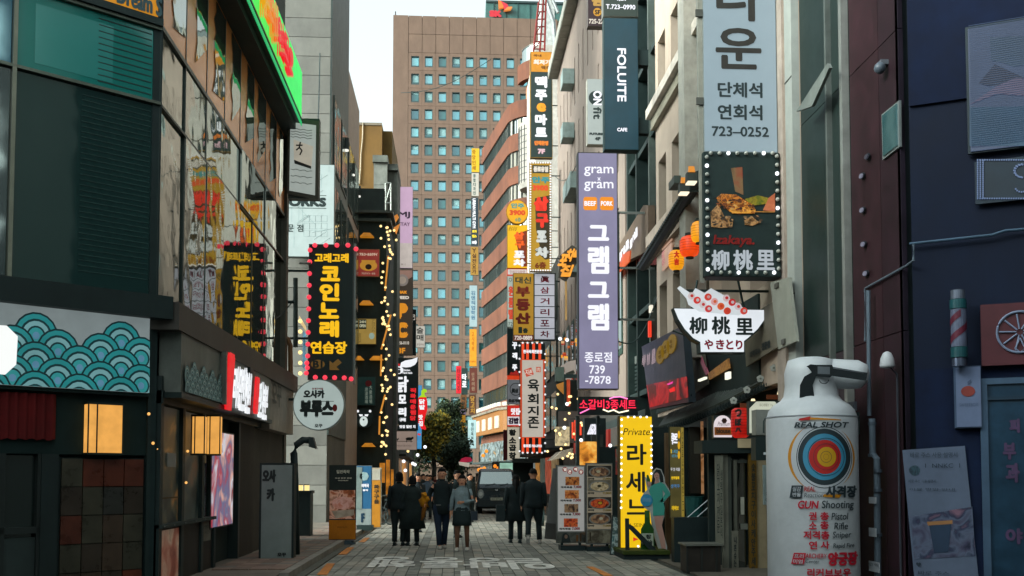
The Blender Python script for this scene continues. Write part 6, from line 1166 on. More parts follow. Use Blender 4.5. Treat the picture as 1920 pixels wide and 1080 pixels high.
T = Thing('black_brace', 'slanting black board in front of the yellow sign and green bottle', 'board', at(1205, 1045, 19.9)); T.poly('board', [(1178, 982), (1186, 986), (1240, 1040), (1228, 1042), (1180, 992)], mat('12181a', .6), -.05, .0); T.poly('post', [(1172, 972), (1179, 972), (1180, 1050), (1173, 1050)], mat('12181a', .6), -.04, .02)
T = Thing('photo_board', 'small leaning board with streaky teal and white photo in front of the yellow sign', 'board', at(1160, 1054, 20.8)); T.poly('board', [(1148, 966), (1176, 972), (1172, 1052), (1144, 1042)], mat('2c3634', .6), 0, .08); T.poly('photo', [(1150, 969), (1174, 975), (1170, 1048), (1146, 1038)], photo(('1c3434', '5a8080', 'a8b8b4', '2c4848', '6a7a70'), 4, .1, 7, 4, 2), -.01, -.001)
# printed cardboard woman
T = Thing('cardboard_figure', 'cardboard cutout of a woman in a mint dress holding a blue fan', 'cutout', (at(1237, 1040, 20.2).x, 20.2, .17)); q = T.p; CB = [mat(h, .6, var=.05) for h in ('b4b8b4', '48a898', 'c4988a', '181416', '3c98c0', '2f6a34', 'a8b4a0')]
out = [(1224, 884), (1231, 877), (1240, 880), (1246, 895), (1247, 905), (1256, 920), (1257, 928), (1243, 945), (1245, 955), (1246, 968), (1240, 985), (1247, 1010), (1251, 1025), (1250, 1040), (1238, 1040), (1228, 1010), (1222, 985), (1219, 960), (1206, 950), (1201, 938), (1206, 926), (1214, 918), (1211, 905), (1209, 893), (1216, 900), (1222, 905)]
T.poly('board', out, CB[0], 0, .02)
T.poly('hair_print', [(1225, 888), (1230, 880), (1238, 881), (1243, 892), (1244, 904), (1238, 905), (1236, 893), (1229, 892), (1227, 905), (1225, 925), (1221, 930), (1221, 905)], CB[3], -.012, -.0105)
x, z = q(1231, 892.5); T.part('face_print', MB().disc(x, z, .052, -.018, -.0125, 14, .07), CB[2]); T.part('face_print', MB().disc(x - .018, z + .01, .008, -.02, -.0185, 6).disc(x + .02, z + .01, .008, -.02, -.0185, 6).disc(x, z - .035, .014, -.02, -.0185, 8, .006), CB[3]); T.poly('neck_print', [(1229, 898), (1234, 898), (1237, 908), (1227, 908)], CB[2], -.01, -.001)
T.poly('dress_print', [(1226, 908), (1238, 904), (1246, 908), (1256, 924), (1256, 929), (1242, 942), (1237, 940), (1247, 926), (1242, 918), (1243, 940), (1246, 952), (1245, 966), (1224, 967), (1224, 950), (1222, 935), (1216, 920), (1220, 912)], CB[1], -.014, -.0125)
T.poly('leg_print', [(1226, 968), (1244, 968), (1241, 985), (1246, 1008), (1249, 1036), (1243, 1038), (1236, 1010), (1230, 990)], CB[2], -.01, -.001); x, z = q(1212, 938); T.part('fan_print', MB().disc(x, z, .125, -.02, -.0145, 20), CB[4]); T.poly('small_bottle_print', [(1212, 891), (1215, 890), (1219, 900), (1217, 910), (1213, 908)], CB[5], -.0205, -.0165); T.poly('hand_print', [(1213, 903), (1219, 903), (1220, 910), (1214, 911)], CB[2], -.024, -.0215)
words(T, lit('88b8d0', .3), [('창쉬슬', 1204, 933, 1220, 941)], y=-.022)
T = Thing('soju_bottle_standee', 'large printed green bottle standing in front of the cardboard woman', 'cutout', (at(1215, 1040, 20.0).x, 20.0, .17)); 
T.poly('board', [(1209, 957), (1218, 957), (1219, 980), (1226, 992), (1227, 1040), (1201, 1040), (1202, 992), (1209, 980)], mat('2c5c24', .35, var=.25, scale=5), -.0, .02); T.poly('label_print', [(1203, 1000), (1225, 1000), (1225, 1024), (1203, 1020)], CB[6], -.008, -.001); words(T, INK, [('참', 1211, 1002, 1221, 1010), ('이슬', 1211, 1012, 1223, 1021)], y=-.012, bold=.004); T.poly('neck_print', [(1210, 958), (1217, 958), (1217, 970), (1210, 970)], mat('3c7030'), -.006, -.001)
# menu boards
def menu(label, u0, v0, u1, v1, Y):
    T = sign('menu_board', label, u0, v0, u1, v1, Y, mat('7e827e', .6, var=.08), mat('4c4e4a', .5), .12, .8); T.e['category'] = 'menu board'; return T
FOOD = [photo(c, 11, .22, i) for i, c in enumerate((('3a1c0c', '8a4418', 'c07838', '2a1a10'), ('4a200c', 'a85420', 'd08848', '3a1c10'), ('1c1814', '5a4030', '987858', '2a2a20'), ('3a1408', '9a2c14', 'c85a28', '2a1410'), ('1c1c14', '8a7a58', 'b8a888', '5a5030')))]
T = menu('taller left menu board with red dots and four dish photos on white', 1043, 872, 1098, 1018, 22.2); T.rect('white_sheet', 1046, 875, 1095, 996, lit('b4b4b0', .5, var=.06), -.02, -.0125)
for i, (u, v) in enumerate(((1059, 880), (1068, 885), (1079, 880), (1089, 885))): x, z = T.p(u, v); T.part('red_dot', MB().disc(x, z, .055, -.028, -.0205 - .0005 * i, 14), lit('8c1c20', .6)); words(T, CREAM, [('얼큰해장'[i], u - 3, v - 3, u + 3, v + 3)], y=-.032, bold=.003)
for i, (v, m) in enumerate(zip((894, 919, 945, 972), (0, 1, 2, 3))):
    T.rect('dish_photo', 1060 - i, v, 1086 - i, v + 16, FOOD[m], -.026, -.0205); words(T, INK, [('제육볶음', 1051 - i, v + 17.5, 1073 - i, v + 21.5)], y=-.03, bold=.003); words(T, mat('9c2030'), [('7,000', 1075 - i, v + 16.5, 1090 - i, v + 22)], y=-.03, bold=.004)
T.rect('lower_photo', 1044, 998, 1097, 1017, photo(('303430', '4c5048', '202420', '7a5a38'), 3, .1, 9), -.02, -.0125); T.poly('woman_photo', [(1052, 1017), (1055, 1001), (1061, 999), (1067, 1004), (1070, 1017)], mat('1a1c1c'), -.026, -.021); x, z = T.p(1061, 1006); T.part('face_photo', MB().disc(x, z, .035, -.032, -.0265, 10, .045), mat('8a7060')); T.rect('bottle_photo', 1080, 1003, 1084, 1015, mat('6a4420'), -.026, -.021); T.rect('bottle_photo', 1087, 1000, 1090, 1015, mat('4a3018'), -.026, -.021)
T.part('base', MB().box(T.w[0] + .08, T.w[1] + .02, -.12, .35, -.2, -.05), mat('10171a', .4)); T.part('leg', MB().box(T.w[0] + .1, T.w[0] + .15, .0, .1, -.05, 0), DKM); T.part('leg', MB().box(T.w[1] - .15, T.w[1] - .1, .0, .1, -.05, 0), DKM)
T = menu('right menu board with four round bowl photos on beige', 1099, 868, 1149, 1020, 21.9); T.rect('beige_sheet', 1101, 871, 1147, 992, lit('948a74', .5, var=.1), -.02, -.0125)
for i, (v, m) in enumerate(((885, 2), (912, 4), (944, 3), (973, 2))):
    x, z = T.p(1124, v); T.rect('photo_ground', 1102, v - 12, 1146, v + 9, mat('3c342c' if i != 1 else '8c8470', .6, var=.3), -.025, -.0205); T.part('bowl_photo', MB().disc(x, z, .235, -.03, -.0255, 24, .125), mat('8a8a84')); T.part('soup_photo', MB().disc(x, z, .2, -.035, -.0305, 24, .1), FOOD[m]); T.part('garnish_photo', MB().disc(x + .02 * i - .03, z + .01, .045, -.04, -.0355, 10, .03), mat(('d0c8a8', '3a3420', 'd8b030', 'd8d4b8')[i]))
    words(T, INK, [('갈비탕', 1102, v + 10.5, 1114, v + 14.5)], y=-.03, bold=.003); words(T, mat('8c7424'), [('7,000', 1130, v + 10.5, 1146, v + 15)], y=-.03, bold=.004)
T.rect('lower_photo', 1101, 994, 1147, 1018, photo(('5a5a4c', '7c7a68', '3a3428', '6a6858'), 3, .1, 4), -.02, -.0125); T.rect('bottle_photo', 1105, 998, 1108, 1014, mat('3a2c18'), -.026, -.021); T.part('base', MB().box(T.w[0], T.w[1] - .04, -.12, .35, -.22, -.05), mat('10171a', .4)); T.part('leg', MB().box(T.w[0] + .1, T.w[0] + .15, .0, .1, -.05, 0), DKM); T.part('leg', MB().box(T.w[1] - .15, T.w[1] - .1, .0, .1, -.05, 0), DKM)
T = Thing('side_banner', 'grey back of a leaning banner stand beside the menu boards', 'banner', (at(1034, 1010, 23).x, 23, 0)); T.poly('cloth', [(1037, 878), (1045, 878), (1042, 1012), (1021, 1010), (1027, 960)], mat('6c6e6c', .8, var=.15), 0, .06); T.poly('weight_bag', [(1023, 980), (1042, 982), (1042, 1012), (1021, 1009)], mat('4c4c48', .8), -.06, -.001)
# bits of shopfront between purple sign and lane
T = Thing('fan_sign', 'white curved cloth sign with faint red and grey print beside the striped beef sign', 'sign', at(1060, 720, 44)); T.poly('cloth', [(1044, 712), (1043, 700), (1052, 686), (1066, 678), (1079, 675), (1080, 700), (1070, 712), (1058, 722)], lit('b8aca0', .6, var=.1), -.05, .05); x, z = T.p(1056, 693); words(T, mat('a05048'), [('合', 1051, 689, 1060, 698)], y=-.06); T.poly('leaf_print', [(1060, 700), (1075, 694), (1078, 700), (1064, 706)], mat('5a5a50'), -.06, -.051)
T = Thing('amber_lettering', 'jagged amber lit lettering jutting from the pale wall beside the lilac sign', 'sign', at(1066, 525, 36)); q = T.p; AMB = lit('e8982c', 1.0, var=.2)
for i, (t, u0, v0, u1, v1) in enumerate((('포', 1048, 478, 1064, 500), ('차', 1060, 468, 1076, 492), ('집', 1050, 498, 1072, 520), ('삼', 1074, 470, 1084, 484))):
    mb = MB(); xa_, za_ = q(u0, v1); xb_, zb_ = q(u1, v0)
    for k in range(3): letters(mb, t, xa_, xb_, za_, zb_, -.1 - k * .04, .02, .35)
    T.part('channel_letter', mb, AMB)
T.poly('backing', [(1047, 520), (1050, 480), (1072, 460), (1086, 468), (1082, 492), (1062, 528)], mat('2a2014'), -.05, .1); T.part('post', MB().box(q(1060, 540)[0], q(1063, 540)[0], 0, .1, q(1060, 600)[1], q(1060, 522)[1]), mat('8a6a3a'))
T = Thing('amber_neon_front', 'cluster of amber and red lit shop decorations low on the pale wall', 'shopfront', at(1062, 640, 40)); random.seed(21)
for i in range(16): u = random.uniform(1050, 1078); v = 655 - (u - 1050) * .8 + random.uniform(-16, 22); T.rect('lit_piece', u, v, u + random.uniform(3, 8), v + random.uniform(2, 7), lit(random.choice(('e89020', 'c85a18', 'f0b040', 'a82c18', 'd8a878')), .9, var=.3), -.1 - i * .02, -.09 - i * .02)
T.rect('green_case', 1042, 688, 1058, 715, mat('5c6c64', .5), 0, .4); T.poly('frame', [(1056, 710), (1056, 703), (1082, 703), (1082, 710)], BLK, -.3, -.2); T.rect('frame_post', 1056, 710, 1059, 765, BLK, -.3, -.2); T.rect('orange_column', 1062, 712, 1068, 762, lit('c84a20', .7, var=.3), -.2, -.1); T.rect('backing', 1044, 712, 1084, 770, mat('181c1a'), .1, .3); T.poly('yellow_cloth', [(1042, 722), (1058, 716), (1056, 740), (1044, 728)], lit('c08030', .6), -.2, -.1)
# R4 ground floor shops, seen obliquely
T = Thing('grill_shop', 'row of warm lit grill shops under awnings on the right side of the lane', 'shopfront', (XR - .15, 44, 0), R(-90)); q = T.p
T.part('wall', MB().box(0, 16, .0, .1, 0, 3.5), mat('1c2120')); 
for i in range(6):
    a_ = .3 + i * 2.6; T.part('shop_window', MB().box(a_, a_ + 2.1, -.03, -.001, .5, 2.5), photo((('5a3414', 'd88a30', 'f0b860', '8a4a18'), ('1c2422', '4a5450', 'a09878', '2c2820'))[i % 2], 2, .6, i)); T.part('door_post', MB().box(a_ + 2.15, a_ + 2.3, -.08, -.001, 0, 2.9), mat('2a2c2a')); T.part('shop_sign', MB().box(a_, a_ + 2.1, -.15, -.001, 2.6, 3.2), lit(('a83020', '3a3c38', 'c8a070', '8a2018', '4a504c', 'b07030')[i], .7, var=.4, scale=3))
T = Thing('cloth_awning', 'beige cloth awning jutting over the lane beside the menu boards', 'awning', at(1046, 862, 38)); T.poly('cloth', [(1028, 864), (1046, 848), (1066, 842), (1064, 856)], mat('8a8070', .7), -1.4, .8); 
T = Thing('glass_pane_sign', 'tall red neon streaks glowing in a shop window right of the awning', 'neon', at(1078, 832, 36))
for i, (u, v0, v1) in enumerate(((1072, 792, 822), (1077, 788, 826), (1082, 790, 822), (1087, 796, 816))): T.rect('neon_tube', u, v0, u + 3, v1, lit('f04828', 1.1, var=.3), -.05, 0)
T.rect('casing', 1068, 784, 1094, 830, mat('2a1814'), .01, .3); T.rect('cream_panel', 1042, 800, 1068, 836, photo(('5a5448', 'a89878', '3a342c'), 4, .35, 3), .02, .2)
T = Thing('dark_box_sign', 'dark box sign with tilted white capitals above the menu boards', 'sign', at(1113, 834, 28)); T.rect('casing', 1096, 784, 1136, 838, mat('20282a', .6), 0, .4); words(T, LW, [('LEGUME', 1104, 795, 1121, 815)], y=-.03, bold=.01, shear=.4); T.rect('lower_box', 1108, 815, 1130, 838, mat('3c403e', .6), -.1, -.001)
T = Thing('grill_shop_lights', 'scatter of warm bulbs glowing before the grill shops above the menu boards', 'lights', at(1060, 860, 34)); rb_ = random.Random(3)
bulbs(T, wl, [(rb_.uniform(1026, 1092), rb_.uniform(735, 868)) for i in range(26)], .045, 0, n=6)
T = Thing('warm_doorway', 'warm orange lit doorway behind the menu boards', 'doorway', at(1103, 1010, 27)); q = T.p
T.rect('glow_panel', 1086, 828, 1119, 880, photo(('8a4a14', 'e09030', 'f8c060', 'b86820'), 3, .8, 2), 0, .1); T.rect('post', 1080, 780, 1086, 1010, mat('2c302e'), -.1, .1); T.rect('post', 1119, 780, 1124, 1010, mat('1c201f'), -.1, .1); T.rect('dark_door', 1124, 838, 1162, 1020, mat('121918'), 0, .1); T.rect('poster', 1154, 842, 1162, 890, photo(('1c3a40', '8a3020', '4a6a60'), 5, .3, 1), -.03, -.001)
bulbs(T, ONB, [(1056, 803), (1087, 826), (1061, 759), (1048, 638), (1061, 640), (1141, 836)], .05, -.3)
T = Thing('fluorescent_sign', 'pale green lit kiosk sign above the truck', 'sign', at(957, 878, 52)); T.rect('sign_face', 937, 868, 961, 885, lit('a8d8c0', .8, var=.3), -.05, 0); T.rect('casing', 935, 866, 963, 887, mat('1c2a26'), 0, .6)
T = Thing('lane_kiosk', 'dark kiosk with small glowing lamps behind the truck', 'kiosk', (at(950, 900, 54).x, 54, 0)); q = T.p; T.part('body', MB().box(q(925, 900)[0], q(1000, 900)[0], 0, 2, 0, q(950, 866)[1]), mat('1a201f')); T.part('awning', MB().box(q(960, 900)[0], q(1010, 900)[0], -1, 0, q(950, 868)[1], q(950, 860)[1]), mat('3a3c38')); bulbs(T, lit('f08828', 1.3, var=0), [(934, 878), (936, 884), (928, 874)], .1, -.1)
T = Thing('red_white_umbrella', 'red and white market umbrella far down the lane', 'umbrella', at(876, 885, 70)); q = T.p; T.poly('canopy', [(860, 868), (865, 860), (873, 857), (882, 858), (886, 863), (883, 866)], lit('b01c40', .7, var=.2), -.3, .3); T.poly('valance', [(860, 866), (880, 868), (879, 876), (861, 872)], lit('c8c0b0', .7), -.4, -.3); T.part('pole', MB().tube([(0, 0, -1.5), (0, 0, 1)], .05, 6), DKM)
bulbs(T, lit('f09028', 1.4, var=0), [(902, 880), (908, 878), (912, 846), (906, 854), (898, 881)], .13, 0); 
# far lights on the left
T = Thing('lane_lights', 'scatter of warm and white lights along the left shops far down the lane', 'lights', at(765, 900, 60)); bulbs(T, ONB, [(757, 865), (774, 869), (778, 871), (760, 882), (773, 828), (783, 853), (797, 838)], .1, 0, n=6); bulbs(T, wl, [(745, 832), (752, 838), (765, 846), (747, 858), (728, 853), (722, 868), (738, 872), (742, 858), (718, 880)], .085, 0, n=6)
T = Thing('amber_shop_glow', 'amber lit shop windows at ground level under the black bar building', 'shopfront', (at(722, 990, 45.5).x, 43.8, 0)); 
for (a, b, c, d) in ((712, 868, 722, 905), (724, 862, 731, 930), (706, 905, 714, 925), (733, 880, 738, 918)): T.rect('lit_window', a, b, c, d, lit('c07820', .8, var=.4, scale=4), -.1, 0)

# ------------------------------------------------------------------ inflatable
IX, IY = 4.56, 12.9
sI = 1900 / IY * .998
T = Thing('inflatable_ad', 'tall white inflatable tube with an archery target print and a pistol shaped top', 'inflatable', (at(1524, 900, IY).x, IY, 0), -math.atan2(at(1524, 900, IY).x, IY)); q = T.p
rI = (q(1611, 900)[0] - q(1437, 900)[0]) / 2; xc = (q(1611, 900)[0] + q(1437, 900)[0]) / 2
INF = mat('b8bec2', .42, var=.09, scale=1.1, bump=.35, spec=.45)
zsh = q(1524, 775)[1]; ztop_ = q(1524, 752)[1]
prof = [(rI * .9, 0), (rI, .15), (rI * 1.0, zsh - .12), (rI * .985, zsh - .05), (rI * .94, zsh + .03), (rI * .84, zsh + .1), (rI * .68, zsh + .16), (rI * .6, ztop_ + .06), (rI * .57, ztop_ + .2), (rI * .58, q(1524, 700)[1]), (rI * .5, q(1524, 676)[1]), (rI * .3, q(1524, 671)[1])]
mb = MB().lathe(prof, 40, (xc, 0, 0)); T.part('body', mb, INF, smooth=True)
hz = q(1524, 700)[1]; hx0, hx1 = q(1500, 700)[0], q(1625, 700)[0]; rh = (q(1524, 672)[1] - q(1524, 728)[1]) / 2
pts = [(hx0, 0, hz), (hx0 + .1, 0, hz + .0), ((hx0 + hx1) / 2, 0, hz - .015), (hx1 - .12, 0, hz - .03), (hx1 - .03, 0, hz - .06), (hx1 + .02, 0, hz - .07)]
T.part('barrel_arm', MB().tube(pts, [(rh * .5, rh * .9), (rh * .95, rh), (rh * .95, rh), (rh * .9, rh * .95), (rh * .75, rh * .8), (rh * .3, rh * .35)], 20), INF, smooth=True)
T.part('seam', MB().lathe([(rI * 1.004, 0), (rI * 1.004, .012)], 40, (xc, 0, zsh - .06)), mat('9aa0a6'))
T.part('loop', MB().box(xc - rI - .03, xc - rI + .02, -.02, .02, 1.9, 1.93), INF)
q0 = q
q = lambda u, v, y=0: T.p(u, v, -rI * .72)
def wrap(X, Y, Z):
    a = (X - xc - .0) / rI; a = max(-1.5, min(1.5, a)); rr = rI - Y
    an = math.asin(max(-.995, min(.995, (X - xc) / rI))); return (xc + rr * math.sin(an), -rr * math.cos(an), Z)
def wdisc(u, v, ru, rv, m, name, y, n=48, r0=0.):
    x, z = q(u, v, 0); x2, z2 = q(u + ru, v - rv, 0); rx, rz = x2 - x, z2 - z; mb = MB(); vs = []; K = 6
    rings = [r0 + (1 - r0) * k / K for k in range(K + 1)]
    for r in rings:
        for k in range(n): an = 2 * math.pi * k / n; vs.append(wrap(x + rx * r * math.cos(an), y, z + rz * r * math.sin(an)))
    fs = []
    for i in range(K):
        for k in range(n): fs.append((i * n + k, i * n + (k + 1) % n, (i + 1) * n + (k + 1) % n, (i + 1) * n + k)[::-1])
    return T.part(name, mb.add(vs, fs), m)
ink = {k: mat(h, .5, var=.06) for k, h in dict(o='b47814', w='aeb4ba', k='1c242c', b='3c84a4', r='a82422', y='b88c18', red='b01c30').items()}
wdisc(1540, 858, 62, 64, ink['o'], 'target_ring', -.004); wdisc(1541, 858, 57, 66, ink['w'], 'target_ring', -.0055); wdisc(1545, 858, 51, 58, ink['k'], 'target_ring', -.007); wdisc(1545, 858, 49.5, 56.5, ink['w'], 'target_ring', -.0085)
wdisc(1545, 857, 48, 53, ink['k'], 'target_ring', -.010); wdisc(1545, 857, 39, 43.5, ink['b'], 'target_ring', -.0115); wdisc(1546, 857, 29, 32, ink['r'], 'target_ring', -.013); wdisc(1549, 857, 17, 18.5, ink['y'], 'target_ring', -.0145)
for r in (33, 23, 10, 5): wdisc(1548, 857, r, r * 1.08, ink['k'], 'target_line', -.016, 40, .97 if r > 12 else .93)
def wwords(items, m, bold=0., shear=0., y=-.018):
    for it in items:
        mb = MB(); t, u0, v0, u1, v1 = it; xa_ = q(u0, (v0 + v1) / 2)[0]; xb_ = q(u1, (v0 + v1) / 2)[0]; um = (u0 + u1) / 2
        letters(mb, t, xa_, xb_, q(um, v1)[1], q(um, v0)[1], y, bold, shear, 0, wrap); T.part('lettering', mb, m)
K, RD = ink['k'], ink['red']
wwords([('REAL SHOT', 1492, 792, 1588, 803)], K, .004, .3, -.022); wwords([('실감', 1488, 912, 1503, 921), ('반동', 1488, 923, 1503, 931)], mat('b4bac0'), .001, .1, -.026)
def wquad(pts, m, nm, y):
    (a, b, c, d) = [q(*p) for p in pts]; vs = []; n = 8
    for i in range(n + 1):
        f = i / n; vs.append(wrap(a[0] + (b[0] - a[0]) * f, y, a[1] + (b[1] - a[1]) * f)); vs.append(wrap(d[0] + (c[0] - d[0]) * f, y, d[1] + (c[1] - d[1]) * f))
    T.part(nm, MB().add(vs, [(2 * i + 1, 2 * i + 3, 2 * i + 2, 2 * i) for i in range(n)]), m)
wquad([(1486, 910), (1507, 910), (1504, 933), (1482, 933)], K, 'badge', -.02); wquad([(1490, 1035), (1512, 1035), (1508, 1056), (1485, 1056)], RD, 'badge', -.02); wwords([('프리', 1491, 1037, 1508, 1045), ('미엄', 1489, 1047, 1506, 1055)], mat('b4bac0'), .001, .1, -.026)
wquad([(1500, 786), (1520, 782), (1519, 789), (1498, 790)], ink['r'], 'flame_print', -.02); wquad([(1520, 784), (1575, 787), (1575, 789), (1518, 788)], ink['o'], 'flame_print', -.0205); wquad([(1544, 926), (1576, 927), (1572, 933), (1542, 931)], ink['o'], 'flash_print', -.0195)
wwords([('REAL', 1509, 912, 1529, 921)], ink['r'], .001, .1, -.021); wwords([('Reaction', 1509, 924, 1543, 932)], K, 0, .1, -.021); wwords([('사격장', 1547, 910, 1604, 933)], K, .008, .05, -.024)
wwords([('GUN', 1497, 938, 1534, 953)], RD, .004, .15); wwords([('Shooting', 1540, 938, 1599, 957)], K, .002, .1)
wwords([('권', 1517, 959, 1531, 974), ('총', 1537, 959, 1553, 974), ('소', 1517, 976, 1531, 991), ('총', 1537, 976, 1553, 991), ('저격총', 1507, 994, 1554, 1010), ('연', 1517, 1013, 1532, 1028), ('사', 1538, 1013, 1554, 1028)], RD, .004)
wwords([('Pistol', 1558, 961, 1588, 974), ('Rifle', 1563, 979, 1588, 992), ('Sniper', 1560, 996, 1594, 1011), ('Rapid Fire', 1561, 1018, 1600, 1029)], K, .001, .1)
wwords([('ARCHERY', 1511, 1036, 1549, 1045)], RD, .001, .1); wwords([('Center', 1511, 1047, 1536, 1054)], K, 0, .1); wwords([('양궁장', 1551, 1034, 1607, 1060)], RD, .009, .03); wwords([('리커브보우', 1514, 1064, 1594, 1080)], RD, .004)
q = q0
# revolver print on the neck and barrel
yn = -rh - .075; RVY = -max(rI * .6, rh) - .012
def gp(nm, pts, m, y): T.part(nm, MB().prism([q(u, v, RVY) for u, v in pts], RVY + y - .002, RVY + y), m)
GD = mat('14191d', .6, shadow_lift=.2, spec=.15); GM = mat('50585e', .5)
gp('revolver_print', [(1512, 687), (1520, 683), (1530, 684), (1560, 684), (1562, 688), (1627, 699), (1624, 714), (1560, 705), (1556, 708), (1530, 706), (1528, 712), (1524, 722), (1527, 744), (1499, 746), (1500, 722), (1508, 706), (1522, 698), (1516, 690)], GD, 0)
gp('cylinder_print', [(1533, 687), (1556, 688), (1556, 702), (1533, 701)], GM, -.004); gp('sight_print', [(1562, 689), (1620, 699), (1620, 700), (1562, 691)], GM, -.004)
mb = MB(); cxg, czg = q(1545, 712, RVY); mb.tube([(cxg + .055 * math.cos(a * math.pi / 8), RVY, czg - .05 * math.sin(a * math.pi / 8)) for a in range(9)], .006, 5); T.part('trigger_print', mb, GD)
T = Thing('small_notice_board', 'small pale notice behind the inflatable next to the grey pilaster', 'sign', atX(1595, 770, XR - .15), R(-90)); T.rect('sheet', 1581, 755, 1607, 772, mat('6c747c'), -.05, 0); T.rect('dark_box', 1584, 775, 1612, 815, mat('181c1f', .5), -.12, .0)

# ================================================================== TREES
def tree(label, x, y, h, r, hexes, n, seed, th=.25):
    rnd = random.Random(seed); T = Thing('street_tree', label, 'tree', (x, y, 0), group='trees at the end of the lane')
    mb = MB().tube([(0, 0, 0), (.1, 0, h * .3), (-.1, .1, h * .55), (0, 0, h * .8)], [th, th * .75, th * .5, th * .2], 8)
    T.part('trunk', mb, mat('2c241c', .9, bump=.5))
    cl = []
    for k in range(16):
        an = rnd.uniform(0, 6.28); rr = r * rnd.uniform(.1, .75); z = h * rnd.uniform(.35, .93); c = (rr * math.cos(an), rr * math.sin(an), z); cl.append((c, r * rnd.uniform(.28, .5)))
        T.part('limb', MB().tube([(0, 0, h * .3 + z * .2), (c[0] * .6, c[1] * .6, (h * .3 + z) / 2), c], [.09, .05, .02], 5), mat('2c241c', .9, bump=.5))
    for j, hx_ in enumerate(hexes):
        mb = MB(); vs = []; fs = []
        for i in range(n // len(hexes)):
            c, s_ = cl[rnd.randrange(len(cl))] if rnd.random() < .9 else ((0, 0, h * .6), r * .8)
            while 1:
                p = Vector((rnd.uniform(-1, 1), rnd.uniform(-1, 1), rnd.uniform(-1, 1)))
                if p.length < 1: break
            p = Vector(c) + p * s_ * (1.15 if rnd.random() < .8 else 1.5); a = Vector((rnd.gauss(0, 1), rnd.gauss(0, 1), rnd.gauss(0, 1))).normalized() * rnd.uniform(.09, .17)
            b = a.cross(Vector((rnd.gauss(0, 1), rnd.gauss(0, 1), rnd.gauss(0, 1)))).normalized() * a.length * .7; k = len(vs)
            vs += [p - a, p + b, p + a, p - b]; fs.append((k, k + 1, k + 2, k + 3))
        T.part('crown', mb.add(vs, fs), mat(hx_, .8, var=.35, scale=.8))
tree('large dark green tree filling the end of the lane behind the kiosk', -.55, 92, 8.6, 2.0, ('26331c', '1c2a18', '34401e'), 9000, 1)
tree('yellow green tree with left light painted into its leaves beside the red pepper sign', -1.7, 86, 8.0, 1.5, ('8a7e2c', '5c5a26', '9a8228', '3c4420'), 8000, 2)  # leaf colours carry the light falling from the left
tree('small dark tree low behind the walking couple at the lane end', .3, 80, 4.6, 1.2, ('1c2a1a', '26301c'), 4000, 3)
tree('dark tree low on the left beyond the chicken sign', -3.4, 96, 6.5, 2.2, ('243018', '3a4220'), 4000, 4)

# ================================================================== TRUCK
O = at(931, 964, 43.5); T = Thing('parked_truck', 'small dark blue cab-over truck facing down the lane behind the pedestrians', 'truck', (O.x, 43.5, 0)); NB = mat('121f2c', .25, .2, var=.08, spec=.6)
def loftx(mb, secs):
    """sections along y: (y, half width bottom, half width top, z bottom, z top)"""
    vs = []
    for y, wb, wt, zb, zt in secs: vs += [(-wb, y, zb), (wb, y, zb), (wb, y, zb + (zt - zb) * .5), (wt, y, zt - .06), (wt - .08, y, zt), (-wt + .08, y, zt), (-wt, y, zt - .06), (-wb, y, zb + (zt - zb) * .5)]
    n = 8; fs = [tuple(range(n))[::-1][::-1], tuple(range((len(secs) - 1) * n + n - 1, (len(secs) - 1) * n - 1, -1))]
    for i in range(len(secs) - 1):
        for k in range(n): fs.append((i * n + k, (i + 1) * n + k, (i + 1) * n + (k + 1) % n, i * n + (k + 1) % n))
    return mb.add(vs, fs)
T.part('cab', loftx(MB(), [(0, .80, .78, .38, 1.12), (.05, .86, .82, .34, 1.2), (.3, .87, .74, .34, 1.84), (.5, .87, .72, .34, 1.93), (1.5, .87, .72, .34, 1.95), (1.6, .86, .7, .4, 1.9)]), NB)
ws_ = MB().add([(-.74, .045, 1.18), (.74, .045, 1.18), (.64, .27, 1.80), (-.64, .27, 1.80), (-.74, .075, 1.18), (.74, .075, 1.18), (.64, .3, 1.80), (-.64, .3, 1.80)], [(0, 1, 2, 3), (7, 6, 5, 4), (0, 4, 5, 1), (1, 5, 6, 2), (2, 6, 7, 3), (3, 7, 4, 0)])
T.part('windscreen', ws_, glass('4a6260', .3, .1, .004)); T.part('wiper', MB().tube([(-.5, .03, 1.2), (-.05, .06, 1.3)], .012, 4), BLK); T.part('wiper', MB().tube([(.1, .03, 1.2), (.5, .06, 1.3)], .012, 4), BLK)
for s in (-1, 1):
    hl = T.part('headlight', MB().disc(s * .68, .86, .13, -.03, .03, 14, .2), mat('9aa4a4', .15, .3)); T.part('lens', MB().disc(s * .68, .86, .08, -.045, -.031, 12, .09), mat('d0d8d8', .1, .3), hl); T.part('mirror', MB().box(s * .98 - .07, s * .98 + .07, .12, .2, 1.25, 1.6), mat('101618')); T.part('mirror_arm', MB().tube([(s * .84, .2, 1.55), (s * .98, .16, 1.5)], .014, 5), DKM)
    for y in (.75, 3.1): w = T.part('wheel', MB().tube([(s * .6, y, .32), (s * .82, y, .32)], .32, 18), mat('0e1010', .8)); T.part('rim', MB().tube([(s * .821, y, .32), (s * .83, y, .32)], .18, 12), mat('7a7e80', .3, .7), w)
T.part('grille', MB().box(-.4, .4, -.02, 0, .98, 1.08), mat('0a1016', .4)); T.part('emblem', MB().disc(0, 1.03, .07, -.035, -.021, 12, .04), mat('a8b0b4', .2, .8)); T.part('bumper', loftx(MB(), [(-.08, .82, .8, .32, .62), (.0, .87, .86, .3, .64)]), mat('0f1a24', .4)); pl_ = T.part('number_plate', MB().box(-.26, .26, -.1, -.085, .58, .7), mat('a0a698', .5))
mb = MB(); letters(mb, '82 4716', -.2, .2, .61, .67, -.105); T.part('lettering', mb, INK, pl_)
